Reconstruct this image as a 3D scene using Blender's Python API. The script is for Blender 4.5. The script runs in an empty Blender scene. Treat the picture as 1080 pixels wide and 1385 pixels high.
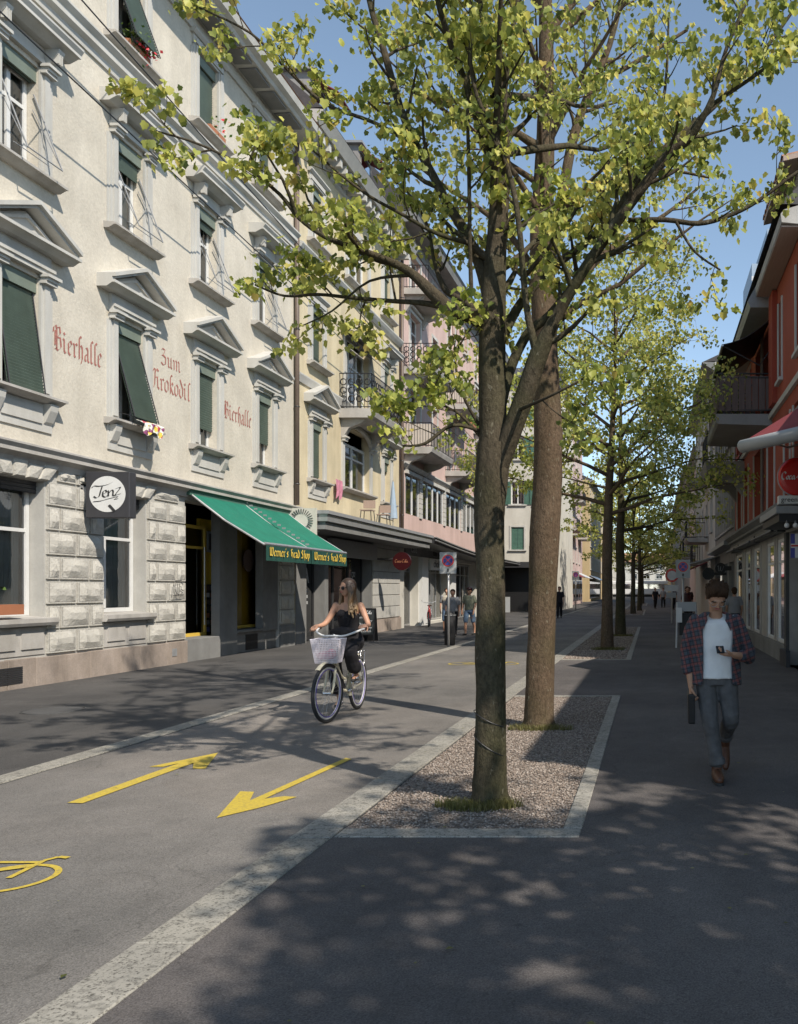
import bpy, bmesh, math, random
import numpy as np
from mathutils import Vector, Matrix, Quaternion
random.seed(7)
SC = bpy.context.scene
COL = SC.collection
R = math.radians
# ---------------------------------------------------------------- camera
cam = bpy.data.cameras.new('camera')
cam.sensor_fit = 'HORIZONTAL'; cam.sensor_width = 36
cam.lens = 36 * 1150 / 1080
cam.shift_x = -342 / 1080
cam.shift_y = 104.5 / 1080
cam.clip_start = .05; cam.clip_end = 3000
camo = bpy.data.objects.new('camera', cam); COL.objects.link(camo)
camo.location = (0, 0, 1.6); camo.rotation_euler = (R(90), 0, 0)
SC.camera = camo
# ---------------------------------------------------------------- light
SUN = Vector((1, -.86, 1.27)).normalized()
EL = math.asin(SUN.z); AZ = math.atan2(SUN.x, SUN.y)
w = bpy.data.worlds.new('World'); SC.world = w; w.use_nodes = True
nt = w.node_tree; nt.nodes.clear()
sky = nt.nodes.new('ShaderNodeTexSky'); sky.sky_type = 'NISHITA'; sky.sun_disc = False
sky.sun_elevation = EL; sky.sun_rotation = AZ
sky.air_density = 1.0; sky.dust_density = .15; sky.ozone_density = 3.6; sky.altitude = 1200
bg = nt.nodes.new('ShaderNodeBackground'); bg.inputs[1].default_value = .118
out = nt.nodes.new('ShaderNodeOutputWorld')
hs_ = nt.nodes.new('ShaderNodeHueSaturation'); hs_.inputs['Saturation'].default_value = .80; hs_.inputs['Hue'].default_value = .488; nt.links.new(sky.outputs[0], hs_.inputs['Color']); nt.links.new(hs_.outputs[0], bg.inputs[0]); nt.links.new(bg.outputs[0], out.inputs[0])
sl = bpy.data.lights.new('sun', 'SUN'); sl.energy = 3.6; sl.angle = R(.7); sl.color = (1, .915, .80)
so = bpy.data.objects.new('sun', sl); COL.objects.link(so)
so.rotation_euler = SUN.to_track_quat('Z', 'Y').to_euler(); so.location = (20, -20, 30)
SC.view_settings.view_transform = 'Standard'; SC.view_settings.look = 'None'
SC.view_settings.gamma = 1; SC.view_settings.exposure = .78; SC.view_settings.use_curve_mapping = False
SC.cycles.max_bounces = 6; SC.cycles.transparent_max_bounces = 12; SC.cycles.diffuse_bounces = 4
# ---------------------------------------------------------------- materials
MATS = {}
def new_mat(name):
    m = bpy.data.materials.new(name); m.use_nodes = True
    t = m.node_tree; b = t.nodes['Principled BSDF']
    MATS[name] = m
    return m, t, b
def N(t, kind, **kw):
    n = t.nodes.new('ShaderNode' + kind)
    for k, v in kw.items():
        if k.startswith('i_'):
            key = k[2:]
            n.inputs[int(key) if key.isdigit() else key.replace('_', ' ')].default_value = v
        else: setattr(n, k, v)
    return n
def c4(c, k=1): return (min(1, c[0]*k), min(1, c[1]*k), min(1, c[2]*k), 1)
def ramp(t, stops, interp='LINEAR'):
    r = N(t, 'ValToRGB'); r.color_ramp.interpolation = interp
    e = r.color_ramp.elements
    while len(e) < len(stops): e.new(.5)
    for q, (p, c) in zip(e, stops): q.position = p; q.color = c if len(c) == 4 else c4(c)
    return r
def noise(t, src, scale, detail=4, rough=.55, stretch=None):
    n = N(t, 'TexNoise'); n.inputs['Scale'].default_value = scale
    n.inputs['Detail'].default_value = detail; n.inputs['Roughness'].default_value = rough
    if stretch:
        mp = N(t, 'Mapping'); mp.inputs['Scale'].default_value = stretch
        t.links.new(src, mp.inputs[0]); src = mp.outputs[0]
    t.links.new(src, n.inputs['Vector'])
    return n.outputs['Fac']
def bump_to(t, b, src, strength, dist=.01):
    bp = N(t, 'Bump'); bp.inputs['Strength'].default_value = strength; bp.inputs['Distance'].default_value = dist
    t.links.new(src, bp.inputs['Height']); t.links.new(bp.outputs[0], b.inputs['Normal'])
def mat(name, col, rough=.8, var=.12, scale=2.0, bump=0, bscale=60, metal=0, fine=.08, local=False, stretch=None, dist=.01, spec=.4, streak=0):
    m, t, b = new_mat(name)
    src = N(t, 'TexCoord').outputs['Object'] if local else N(t, 'NewGeometry').outputs['Position']
    f1 = noise(t, src, scale, 5, .6, stretch)
    f2 = noise(t, src, bscale, 3, .6, stretch)
    r1 = ramp(t, [(.28, c4(col, 1-var)), (.72, c4(col, 1+var))]); t.links.new(f1, r1.inputs[0])
    last = r1.outputs[0]
    if fine:
        r2 = ramp(t, [(.3, (1-fine,)*3), (.7, (1,)*3)]); t.links.new(f2, r2.inputs[0])
        mx = N(t, 'Mix', data_type='RGBA', blend_type='MULTIPLY'); mx.inputs[0].default_value = 1
        t.links.new(last, mx.inputs[6]); t.links.new(r2.outputs[0], mx.inputs[7]); last = mx.outputs[2]
    if streak:
        f3 = noise(t, src, 1.0, 5, .65, (2.0, 2.0, .4))
        r3 = ramp(t, [(.35, (1-streak, 1-streak*1.05, 1-streak*1.15)), (.62, (1,)*3)]); t.links.new(f3, r3.inputs[0])
        mx = N(t, 'Mix', data_type='RGBA', blend_type='MULTIPLY'); mx.inputs[0].default_value = 1
        t.links.new(last, mx.inputs[6]); t.links.new(r3.outputs[0], mx.inputs[7]); last = mx.outputs[2]
    t.links.new(last, b.inputs['Base Color'])
    b.inputs['Roughness'].default_value = rough; b.inputs['Metallic'].default_value = metal
    b.inputs['Specular IOR Level'].default_value = spec
    if bump: bump_to(t, b, f2, bump, dist)
    return m
def pos(t): return N(t, 'NewGeometry').outputs['Position']
def mul(t, a, c, fac=1):
    mx = N(t, 'Mix', data_type='RGBA', blend_type='MULTIPLY'); mx.inputs[0].default_value = fac
    t.links.new(a, mx.inputs[6]); t.links.new(c, mx.inputs[7]); return mx.outputs[2]

def asphalt(name, base, warm):
    m, t, b = new_mat(name); p = pos(t)
    big = noise(t, p, .35, 6, .6); mid = noise(t, p, 3.2, 5, .65); gr = noise(t, p, 130, 2, .6)
    vo = N(t, 'TexVoronoi'); vo.inputs['Scale'].default_value = 150; t.links.new(p, vo.inputs['Vector'])
    r0 = ramp(t, [(.3, c4(base, .8)), (.7, c4(warm, 1.18))]); t.links.new(big, r0.inputs[0])
    r1 = ramp(t, [(.3, (.82,)*3), (.7, (1.0,)*3)]); t.links.new(mid, r1.inputs[0])
    r2 = ramp(t, [(0, (.5,)*3), (.35, (.75,)*3), (.8, (1,)*3)]); t.links.new(vo.outputs['Color'], r2.inputs[0])
    r3 = ramp(t, [(.35, (.65,)*3), (.65, (1,)*3)]); t.links.new(gr, r3.inputs[0])
    t.links.new(mul(t, mul(t, mul(t, r0.outputs[0], r1.outputs[0]), r2.outputs[0]), r3.outputs[0]), b.inputs['Base Color'])
    b.inputs['Roughness'].default_value = .85; b.inputs['Specular IOR Level'].default_value = .3
    # cracks, patched areas and small dark spots
    wp = N(t, 'Mix', data_type='VECTOR'); nz = N(t, 'TexNoise'); nz.inputs['Scale'].default_value = 1.6; nz.inputs['Detail'].default_value = 5; t.links.new(p, nz.inputs['Vector'])
    va = N(t, 'VectorMath', operation='SCALE'); va.inputs['Scale'].default_value = .9; t.links.new(nz.outputs['Color'], va.inputs[0]); vb = N(t, 'VectorMath', operation='ADD'); t.links.new(p, vb.inputs[0]); t.links.new(va.outputs[0], vb.inputs[1])
    ce = N(t, 'TexVoronoi', feature='DISTANCE_TO_EDGE'); ce.inputs['Scale'].default_value = .33; t.links.new(vb.outputs[0], ce.inputs['Vector'])
    rc = ramp(t, [(0, (.72,)*3), (.0016, (.78,)*3), (.004, (1,)*3)]); t.links.new(ce.outputs['Distance'], rc.inputs[0])
    mk = noise(t, p, .25, 2); rm = ramp(t, [(.40, (0,)*3), (.5, (.85,)*3)]); t.links.new(mk, rm.inputs[0])
    cr = N(t, 'Mix', data_type='RGBA'); t.links.new(rm.outputs[0], cr.inputs[0]); cr.inputs[6].default_value = (1, 1, 1, 1); t.links.new(rc.outputs[0], cr.inputs[7])
    sp = N(t, 'TexVoronoi'); sp.inputs['Scale'].default_value = 3.1; t.links.new(p, sp.inputs['Vector']); rs_ = ramp(t, [(0, (.68,)*3), (.045, (.78,)*3), (.07, (1,)*3)]); t.links.new(sp.outputs['Distance'], rs_.inputs[0])
    pc = N(t, 'TexVoronoi'); pc.inputs['Scale'].default_value = .22; pc.distance = 'CHEBYCHEV'; t.links.new(p, pc.inputs['Vector']); sc2 = N(t, 'SeparateColor'); t.links.new(pc.outputs['Color'], sc2.inputs[0]); rp = ramp(t, [(0, (.88,)*3), (.5, (1,)*3), (1, (1.0, .98, .96))]); t.links.new(sc2.outputs[0], rp.inputs[0])
    st = noise(t, p, .9, 6, .7, (1, .35, 1)); r4 = ramp(t, [(.36, (.80,)*3), (.62, (1,)*3)]); t.links.new(st, r4.inputs[0])
    prev = b.inputs['Base Color'].links[0].from_socket
    t.links.new(mul(t, mul(t, mul(t, mul(t, prev, cr.outputs[2]), rs_.outputs[0]), rp.outputs[0]), r4.outputs[0]), b.inputs['Base Color'])
    ad = N(t, 'Math', operation='ADD'); t.links.new(gr, ad.inputs[0]); t.links.new(vo.outputs['Distance'], ad.inputs[1])
    bump_to(t, b, ad.outputs[0], .6, .004)
    return m
asphalt('road', (.25, .24, .225), (.31, .285, .26))
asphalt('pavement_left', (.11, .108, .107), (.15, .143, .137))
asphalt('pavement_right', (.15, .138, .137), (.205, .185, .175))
def granite(name, base, k=1):
    m, t, b = new_mat(name); p = pos(t)
    big = noise(t, p, 2.0, 4); sp = noise(t, p, 70, 3, .7); sp2 = noise(t, p, 18, 3, .7)
    r0 = ramp(t, [(.3, c4(base, .85)), (.7, c4(base, 1.15))]); t.links.new(big, r0.inputs[0])
    r1 = ramp(t, [(.36, (.28, .27, .26)), (.47, (1, 1, 1))]); t.links.new(sp, r1.inputs[0])
    r2 = ramp(t, [(.35, (.6, .6, .6)), (.5, (1, 1, 1))]); t.links.new(sp2, r2.inputs[0])
    oi = N(t, 'ObjectInfo'); r3 = ramp(t, [(0, (.84, .83, .8)), (1, (1, 1, 1))]); t.links.new(oi.outputs['Random'], r3.inputs[0])
    t.links.new(mul(t, mul(t, mul(t, r0.outputs[0], r1.outputs[0]), r2.outputs[0]), r3.outputs[0]), b.inputs['Base Color'])
    b.inputs['Roughness'].default_value = .75; bump_to(t, b, sp, .4, .004)
granite('kerb_granite', (.31, .295, .26))
m, t, b = new_mat('yellow_paint'); p = pos(t)
f = noise(t, p, 45, 4, .7); f2 = noise(t, p, 6, 3)
r_ = ramp(t, [(.30, (.20, .17, .10)), (.40, (.40, .30, .05)), (.55, (.50, .37, .04)), (.8, (.56, .43, .07))]); t.links.new(f, r_.inputs[0]); t.links.new(r_.outputs[0], b.inputs['Base Color'])
b.inputs['Roughness'].default_value = .7; bump_to(t, b, f, .4, .003)

mat('plaster_white', (.585, .54, .455), .9, .09, 1.6, .55, 22, fine=.14, dist=.012, streak=.10)
mat('trim_white', (.50, .49, .455), .8, .07, 1.5, .15, 50, streak=.14)
mat('plaster_yellow', (.58, .50, .34), .9, .14, .9, .35, 30, fine=.12, streak=.16)
mat('plaster_pink', (.55, .40, .355), .9, .09, .7, .3, 30, fine=.1, streak=.14)
mat('plaster_cream', (.55, .53, .47), .9, .1, .8, .2, 30, streak=.12)
mat('plaster_rose', (.5, .38, .36), .9, .1, .8, .2, 30, streak=.12)
mat('plaster_ochre', (.50, .38, .21), .9, .08, .6, .1, 30, streak=.12)
mat('plaster_red', (.33, .075, .042), .85, .12, 1.0, .3, 30, streak=.12)
mat('plaster_red_dark', (.30, .055, .03), .85, .1, 1.0, .2, 30)
mat('plaster_grey', (.28, .27, .26), .9, .1, .8, .2, 30, streak=.12)
mat('stone_rough', (.49, .47, .42), .95, .06, 2.5, .6, 24, fine=.12, dist=.022, streak=.05)
mat('stone_back', (.40, .39, .36), .9, .1, 3.0, .3, 40)
mat('plinth_stone', (.36, .30, .255), .85, .24, 1.8, .3, 40, fine=.2, streak=.25)
mat('stone_grey', (.20, .20, .195), .85, .15, 2.0, .2, 30, streak=.15)
mat('stone_dark', (.07, .07, .07), .7, .2, 3, .3, 30)
mat('sill_stone', (.42, .40, .37), .85, .14, 2.5, .2, 40, streak=.2)
mat('shutter_green', (.095, .13, .105), .55, .12, 4, .05, 60, streak=.15)
mat('shutter_bright', (.07, .15, .115), .55, .1, 4)
mat('box_green', (.165, .20, .165), .5, .08, 4, streak=.1)
mat('awning_green', (.012, .17, .11), .75, .12, 3, .3, 300, fine=.12, streak=.12)
mat('valance_green', (.012, .06, .045), .8, .1, 3, .2, 200)
mat('awning_red', (.20, .035, .04), .8, .1, 3, .2, 200)
mat('metal_white', (.6, .6, .6), .4, .05, 5)
mat('metal_grey', (.25, .255, .26), .45, .12, 6, .05, 80)
mat('metal_light', (.45, .45, .45), .35, .1, 6, metal=.6)
mat('metal_dark', (.035, .035, .037), .45, .15, 8)
mat('iron', (.02, .02, .022), .5, .2, 10)
mat('pipe_brown', (.14, .105, .085), .5, .15, 5)
mat('black', (.012, .012, .013), .5, .1, 8)
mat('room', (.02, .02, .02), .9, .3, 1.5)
mat('curtain', (.5, .5, .48), .9, .15, 9, stretch=(8, 8, .3))
mat('curtain_dark', (.16, .16, .16), .9, .3, 9, stretch=(8, 8, .3))
mat('frame_white', (.62, .62, .60), .5, .05, 5)
mat('frame_yellow', (.66, .45, .08), .5, .1, 5)
mat('panel_yellow', (.78, .52, .04), .7, .12, 3)
mat('lettering_red', (.40, .16, .13), .9, .25, 8, bscale=30, fine=.35)
mat('lettering_yellow', (.70, .50, .08), .8, .1, 8)
mat('lettering_black', (.03, .03, .03), .8, .1, 8)
mat('lettering_white', (.72, .72, .72), .6, .04, 8)
mat('sign_charcoal', (.045, .045, .05), .5, .1, 5)
mat('sign_white', (.66, .66, .64), .5, .05, 5)
mat('sign_red', (.55, .02, .015), .25, .08, 3, spec=.6)
mat('dark_red_with_shade', (.04, .005, .006), .35, .08, 3)  # left round sign's canopy shade mixed into this red, reused on clothes and goods
mat('sign_blue', (.06, .07, .30), .5, .05, 3)
mat('sign_back', (.36, .37, .37), .45, .05, 3)
mat('chalk_board', (.03, .035, .035), .8, .15, 5)
mat('roof_tile', (.30, .16, .10), .85, .3, 6, .3, 40)
mat('roof_dark', (.06, .055, .055), .7, .2, 6, .3, 40)
mat('wood_soffit', (.36, .27, .22), .7, .1, 3, stretch=(12, .5, 12))
mat('wood_slat', (.12, .085, .075), .7, .2, 5, stretch=(8, 8, .5))
mat('fabric_beige', (.50, .44, .38), .9, .15, 7, .3, 20, stretch=(3, 3, .5))
mat('gravel_base', (.22, .19, .165), .95, .25, 25, .6, 60)
mat('dirt', (.10, .09, .07), .95, .3, 10, .5, 60)
mat('cable', (.02, .02, .022), .5, .1, 8)
mat('petal_red', (.55, .04, .05), .6, .2, 20)
mat('terracotta', (.35, .14, .07), .8, .1, 5)
mat('orange', (.65, .15, .03), .6, .1, 5)
mat('skin_woman', (.46, .255, .17), .5, .06, 6, local=True, spec=.3)
mat('skin_man', (.44, .245, .155), .5, .06, 6, local=True, spec=.3)
mat('lips', (.38, .11, .10), .45, .05, 6)
mat('hair_brown', (.062, .034, .019), .8, .5, 30, .6, 70, stretch=(9, 9, 1.2), local=True, spec=.15, fine=.4)
mat('cloth_black', (.014, .013, .016), .85, .2, 8, .3, 40, local=True)
mat('tshirt_white', (.74, .73, .72), .85, .05, 7, .35, 9, dist=.012, local=True)
mat('jeans_grey', (.10, .097, .098), .85, .3, 6, .4, 16, dist=.014, local=True, fine=.2)
mat('boot_brown', (.095, .040, .022), .45, .15, 10, .1, 30, local=True)
mat('shoe_dark', (.03, .03, .03), .6, .1, 10)
mat('denim_blue', (.12, .18, .27), .85, .2, 6)
mat('cloth_grey', (.22, .22, .23), .85, .1, 6)
mat('cloth_olive', (.20, .21, .15), .85, .1, 6)
mat('cloth_cream', (.45, .40, .32), .85, .1, 6)
mat('tyre', (.03, .03, .032), .7, .1, 10)
mat('bike_cream', (.62, .57, .43), .3, .05, 5)
mat('rim_white', (.66, .66, .66), .35, .04, 5)
mat('chrome', (.6, .6, .62), .2, .05, 5, metal=.9)
mat('grip_brown', (.06, .03, .02), .6, .1, 5)
mat('basket_lilac', (.60, .57, .62), .6, .08, 9)
mat('bike_red', (.45, .04, .04), .35, .05, 5)
mat('rim_violet', (.12, .06, .45), .4, .05, 5)
mat('pink', (.42, .17, .23), .8, .1, 6)
mat('blue_pale', (.3, .38, .47), .7, .1, 5)
mat('hill_green', (.06, .085, .035), .95, .4, .2)
mat('shop_interior', (.30, .24, .18), .9, .8, 3.0)
# hair going from brown roots to blond ends
m, t, b = new_mat('hair_blond'); tc = N(t, 'TexCoord'); sx = N(t, 'SeparateXYZ'); t.links.new(tc.outputs['Object'], sx.inputs[0])
mr = N(t, 'MapRange'); mr.inputs[1].default_value = 1.28; mr.inputs[2].default_value = 1.66; t.links.new(sx.outputs[2], mr.inputs[0])
r_ = ramp(t, [(0, (.50, .33, .17)), (.45, (.30, .18, .09)), (1, (.06, .033, .02))]); t.links.new(mr.outputs[0], r_.inputs[0])
f = noise(t, tc.outputs['Object'], 60, 3, .6, (1, 1, .12)); r2 = ramp(t, [(.35, (.45,)*3), (.65, (1,)*3)]); t.links.new(f, r2.inputs[0])
t.links.new(mul(t, r_.outputs[0], r2.outputs[0]), b.inputs['Base Color']); b.inputs['Roughness'].default_value = .45; bump_to(t, b, f, .7, .01)
# plaid
m, t, b = new_mat('plaid'); tc = N(t, 'TexCoord')
def stripes(axis, scale, lo, hi):
    mp = N(t, 'Mapping'); t.links.new(tc.outputs['Object'], mp.inputs[0]); mp.inputs['Rotation'].default_value = (0, R(14), R(10))
    s = N(t, 'SeparateXYZ'); t.links.new(mp.outputs[0], s.inputs[0])
    q = N(t, 'Math', operation='MULTIPLY'); q.inputs[1].default_value = scale; t.links.new(s.outputs[axis], q.inputs[0])
    fr = N(t, 'Math', operation='FRACT'); t.links.new(q.outputs[0], fr.inputs[0])
    g = N(t, 'Math', operation='GREATER_THAN'); g.inputs[1].default_value = lo; t.links.new(fr.outputs[0], g.inputs[0])
    return g.outputs[0]
base = N(t, 'RGB'); base.outputs[0].default_value = (.05, .06, .075, 1); last = base.outputs[0]
for ax, sc_, lo, colr, fac in ((0, 15, .66, (.22, .06, .048, 1), .6), (2, 14, .66, (.22, .06, .048, 1), .6), (0, 30, .80, (.015, .018, .025, 1), .75), (2, 28, .80, (.015, .018, .025, 1), .75)):
    g = stripes(ax, sc_, lo, 1)
    k = N(t, 'Math', operation='MULTIPLY'); k.inputs[1].default_value = fac; t.links.new(g, k.inputs[0])
    mx = N(t, 'Mix', data_type='RGBA'); t.links.new(k.outputs[0], mx.inputs[0]); t.links.new(last, mx.inputs[6]); mx.inputs[7].default_value = colr
    last = mx.outputs[2]
t.links.new(last, b.inputs['Base Color']); b.inputs['Roughness'].default_value = .9
f = noise(t, tc.outputs['Object'], 11, 3); bump_to(t, b, f, .6, .02)
# bark
def bark(name, c0, c1, moss):
    m, t, b = new_mat(name); p = pos(t)
    a = noise(t, p, 4, 5, .6, (1, 1, .35)); f = noise(t, p, 34, 5, .75, (1, 1, .5)); bl = noise(t, p, 1.6, 4); sp = noise(t, p, 30, 2, .5, (1, 1, .5))
    r0 = ramp(t, [(.3, c4(c0)), (.7, c4(c1))]); t.links.new(a, r0.inputs[0])
    mx = N(t, 'Mix', data_type='RGBA'); r1 = ramp(t, [(.45, (0,)*3), (.65, (.7,)*3)]); t.links.new(bl, r1.inputs[0])
    t.links.new(r1.outputs[0], mx.inputs[0]); t.links.new(r0.outputs[0], mx.inputs[6]); mx.inputs[7].default_value = c4(moss)
    r2 = ramp(t, [(.3, (.45,)*3), (.6, (1,)*3)]); t.links.new(f, r2.inputs[0])
    base = mul(t, mx.outputs[2], r2.outputs[0])
    m2 = N(t, 'Mix', data_type='RGBA'); r3 = ramp(t, [(.66, (0,)*3), (.72, (.6,)*3)]); t.links.new(sp, r3.inputs[0])
    t.links.new(r3.outputs[0], m2.inputs[0]); t.links.new(base, m2.inputs[6]); m2.inputs[7].default_value = (.2, .18, .13, 1)
    t.links.new(m2.outputs[2], b.inputs['Base Color']); b.inputs['Roughness'].default_value = .95
    b.inputs['Specular IOR Level'].default_value = .15
    bump_to(t, b, f, .9, .028)
bark('bark_olive', (.072, .058, .038), (.11, .09, .062), (.068, .068, .033))
bark('bark_brown', (.115, .078, .05), (.16, .115, .078), (.10, .082, .045))
# leaves
def leafmat(name, cols):
    m = bpy.data.materials.new(name); m.use_nodes = True; MATS[name] = m; t = m.node_tree; t.nodes.clear()
    g = N(t, 'NewGeometry'); oi = N(t, 'ObjectInfo')
    ad = N(t, 'Math', operation='ADD'); t.links.new(g.outputs['Random Per Island'], ad.inputs[0]); t.links.new(oi.outputs['Random'], ad.inputs[1])
    fr = N(t, 'Math', operation='FRACT'); t.links.new(ad.outputs[0], fr.inputs[0])
    r0 = ramp(t, cols); t.links.new(fr.outputs[0], r0.inputs[0])
    cl = noise(t, g.outputs['Position'], 1.6, 3); r1 = ramp(t, [(.35, (.62, .72, .55)), (.65, (1, 1, 1))]); t.links.new(cl, r1.inputs[0])
    c = mul(t, r0.outputs[0], r1.outputs[0])
    d = N(t, 'BsdfPrincipled'); d.inputs['Roughness'].default_value = .5; d.inputs['Specular IOR Level'].default_value = .35
    tr = N(t, 'BsdfTranslucent'); hs = N(t, 'HueSaturation'); hs.inputs['Value'].default_value = 1.7; hs.inputs['Hue'].default_value = .488
    t.links.new(c, d.inputs['Base Color']); t.links.new(c, hs.inputs['Color']); t.links.new(hs.outputs[0], tr.inputs[0])
    mx = N(t, 'MixShader'); mx.inputs[0].default_value = .42; t.links.new(d.outputs[0], mx.inputs[1]); t.links.new(tr.outputs[0], mx.inputs[2])
    o = N(t, 'OutputMaterial'); t.links.new(mx.outputs[0], o.inputs[0])
leafmat('leaf_spring', [(0, (.12, .15, .045)), (.2, (.24, .27, .075)), (.5, (.42, .43, .115)), (.92, (.60, .56, .15)), (1, (.52, .38, .12))])
leafmat('leaf_plant', [(0, (.05, .1, .02)), (.6, (.12, .2, .04)), (1, (.25, .3, .06))])
leafmat('grass_blade', [(0, (.11, .11, .04)), (.6, (.19, .18, .07)), (1, (.27, .24, .11))])
def stones():
    m, t, b = new_mat('gravel'); g = N(t, 'NewGeometry')
    r0 = ramp(t, [(0, (.10, .078, .062)), (.3, (.20, .158, .128)), (.65, (.28, .228, .19)), (1, (.38, .335, .295))]); t.links.new(g.outputs['Random Per Island'], r0.inputs[0])
    t.links.new(r0.outputs[0], b.inputs['Base Color']); b.inputs['Roughness'].default_value = .9
stones()
def glassmat(name, tint, through):
    m = bpy.data.materials.new(name); m.use_nodes = True; MATS[name] = m; t = m.node_tree; t.nodes.clear()
    tp = N(t, 'BsdfTransparent'); tp.inputs[0].default_value = c4(tint)
    gl = N(t, 'BsdfGlossy'); gl.inputs['Roughness'].default_value = .03; gl.inputs['Color'].default_value = (.9, .92, .95, 1)
    fr = N(t, 'Fresnel'); fr.inputs[0].default_value = 1.6
    ad = N(t, 'Math', operation='ADD'); ad.inputs[1].default_value = 1-through; ad.use_clamp = True; t.links.new(fr.outputs[0], ad.inputs[0])
    mx = N(t, 'MixShader'); t.links.new(ad.outputs[0], mx.inputs[0]); t.links.new(tp.outputs[0], mx.inputs[1]); t.links.new(gl.outputs[0], mx.inputs[2])
    o = N(t, 'OutputMaterial'); t.links.new(mx.outputs[0], o.inputs[0])
glassmat('glass', (.75, .8, .78), .93)
glassmat('glass_dark', (.35, .37, .37), .9)
glassmat('glass_mirror', (.5, .5, .5), .35)

# ---------------------------------------------------------------- object helpers
def tag(o, label=None, cat=None, group=None, kind=None):
    if label: o['label'] = label
    if cat: o['category'] = cat
    if group: o['group'] = group
    if kind: o['kind'] = kind
    return o
def thing(name, label, cat, loc=(0, 0, 0), group=None, rz=0):
    o = bpy.data.objects.new(name, None); COL.objects.link(o); o.empty_display_size = .2
    o.location = loc; o.rotation_euler = (0, 0, rz)
    return tag(o, label, cat, group)
def link_mesh(name, me, material, parent=None, loc=(0, 0, 0), kind=None, label=None):
    o = bpy.data.objects.new(name, me); COL.objects.link(o)
    if material and not me.materials: me.materials.append(MATS[material])
    if parent: o.parent = parent
    o.location = loc
    return tag(o, label, kind=kind)
def wloc(o):
    v = Vector((0, 0, 0))
    while o is not None: v = v + Vector(o.location); o = o.parent
    return v
class MB:
    def __init__(s): s.v = []; s.f = []
    def add(s, vs, fs):
        n = len(s.v); s.v += [tuple(p) for p in vs]; s.f += [tuple(i+n for i in f) for f in fs]; return s
    def hexa(s, p):
        return s.add(p, [(0, 3, 2, 1), (4, 5, 6, 7), (0, 1, 5, 4), (1, 2, 6, 5), (2, 3, 7, 6), (3, 0, 4, 7)])
    def box(s, x0, x1, y0, y1, z0, z1):
        return s.hexa([(x0, y0, z0), (x1, y0, z0), (x1, y1, z0), (x0, y1, z0), (x0, y0, z1), (x1, y0, z1), (x1, y1, z1), (x0, y1, z1)])
    def fb(s, F, u0, u1, v0, v1, w0, w1):
        return s.hexa([F(a, c, b) for a, b, c in ((u0, w0, v0), (u1, w0, v0), (u1, w1, v0), (u0, w1, v0), (u0, w0, v1), (u1, w0, v1), (u1, w1, v1), (u0, w1, v1))])
    def fpoly(s, F, pts, w0, w1):           # polygon in (u, v), extruded along w
        n = len(pts)
        vs = [F(u, v, w0) for u, v in pts] + [F(u, v, w1) for u, v in pts]
        return s.add(vs, [tuple(range(n)), tuple(range(2*n-1, n-1, -1))] + [(i, i+n, (i+1) % n+n, (i+1) % n) for i in range(n)])
    def fprof(s, F, u0, u1, prof):          # profile in (w, v), extruded along u
        n = len(prof)
        vs = [F(u0, v, w) for w, v in prof] + [F(u1, v, w) for w, v in prof]
        return s.add(vs, [tuple(range(n)), tuple(range(2*n-1, n-1, -1))] + [(i, i+n, (i+1) % n+n, (i+1) % n) for i in range(n)])
    def quad(s, a, b, c, d): return s.add([a, b, c, d], [(0, 1, 2, 3)])
    def slab(s, a, b, c, d, th):            # thick quad
        a, b, c, d = map(Vector, (a, b, c, d)); n = (b-a).cross(d-a).normalized()*th
        return s.hexa([a, b, c, d, a+n, b+n, c+n, d+n])
    def tube(s, pts, r, seg=6, cap=True, close=False):
        pts = [Vector(p) for p in pts]; n = len(pts)
        rs = r if isinstance(r, (list, tuple)) else [r]*n
        vs = []; up = None
        for i, p in enumerate(pts):
            if close: tg = (pts[(i+1) % n]-pts[i-1])
            else: tg = (pts[min(i+1, n-1)]-pts[max(i-1, 0)])
            tg.normalize()
            if up is None:
                up = tg.orthogonal().normalized()
            else:
                up = (up-tg*up.dot(tg)); up = up.normalized() if up.length > 1e-6 else tg.orthogonal().normalized()
            q = tg.cross(up)
            for k in range(seg):
                a = 2*math.pi*k/seg; vs.append(p+(up*math.cos(a)+q*math.sin(a))*rs[i])
        fs = []
        for i in range(n if close else n-1):
            j = (i+1) % n
            for k in range(seg):
                l = (k+1) % seg; fs.append((i*seg+k, i*seg+l, j*seg+l, j*seg+k))
        if cap and not close: fs += [tuple(range(seg-1, -1, -1)), tuple((n-1)*seg+k for k in range(seg))]
        return s.add(vs, fs)
    def disc(s, c, ax, r, th, seg=24):
        c = Vector(c); ax = Vector(ax).normalized()
        return s.tube([c, c+ax*th], r, seg)
    def ring(s, c, ax, r, rr, seg=20, sec=5, sx=1):
        c = Vector(c); ax = Vector(ax).normalized(); a = ax.orthogonal().normalized(); b = ax.cross(a)
        return s.tube([c+a*math.cos(2*math.pi*i/seg)*r+b*math.sin(2*math.pi*i/seg)*r*sx for i in range(seg)], rr, sec, close=True)
    def sphere(s, c, r, seg=10, rings=6, sc=(1, 1, 1)):
        c = Vector(c); vs = []; fs = []
        for i in range(rings+1):
            th = math.pi*i/rings
            for k in range(seg):
                a = 2*math.pi*k/seg
                vs.append((c.x+r*sc[0]*math.sin(th)*math.cos(a), c.y+r*sc[1]*math.sin(th)*math.sin(a), c.z+r*sc[2]*math.cos(th)))
        for i in range(rings):
            for k in range(seg):
                l = (k+1) % seg; fs.append((i*seg+k, i*seg+l, (i+1)*seg+l, (i+1)*seg+k))
        return s.add(vs, fs)
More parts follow.
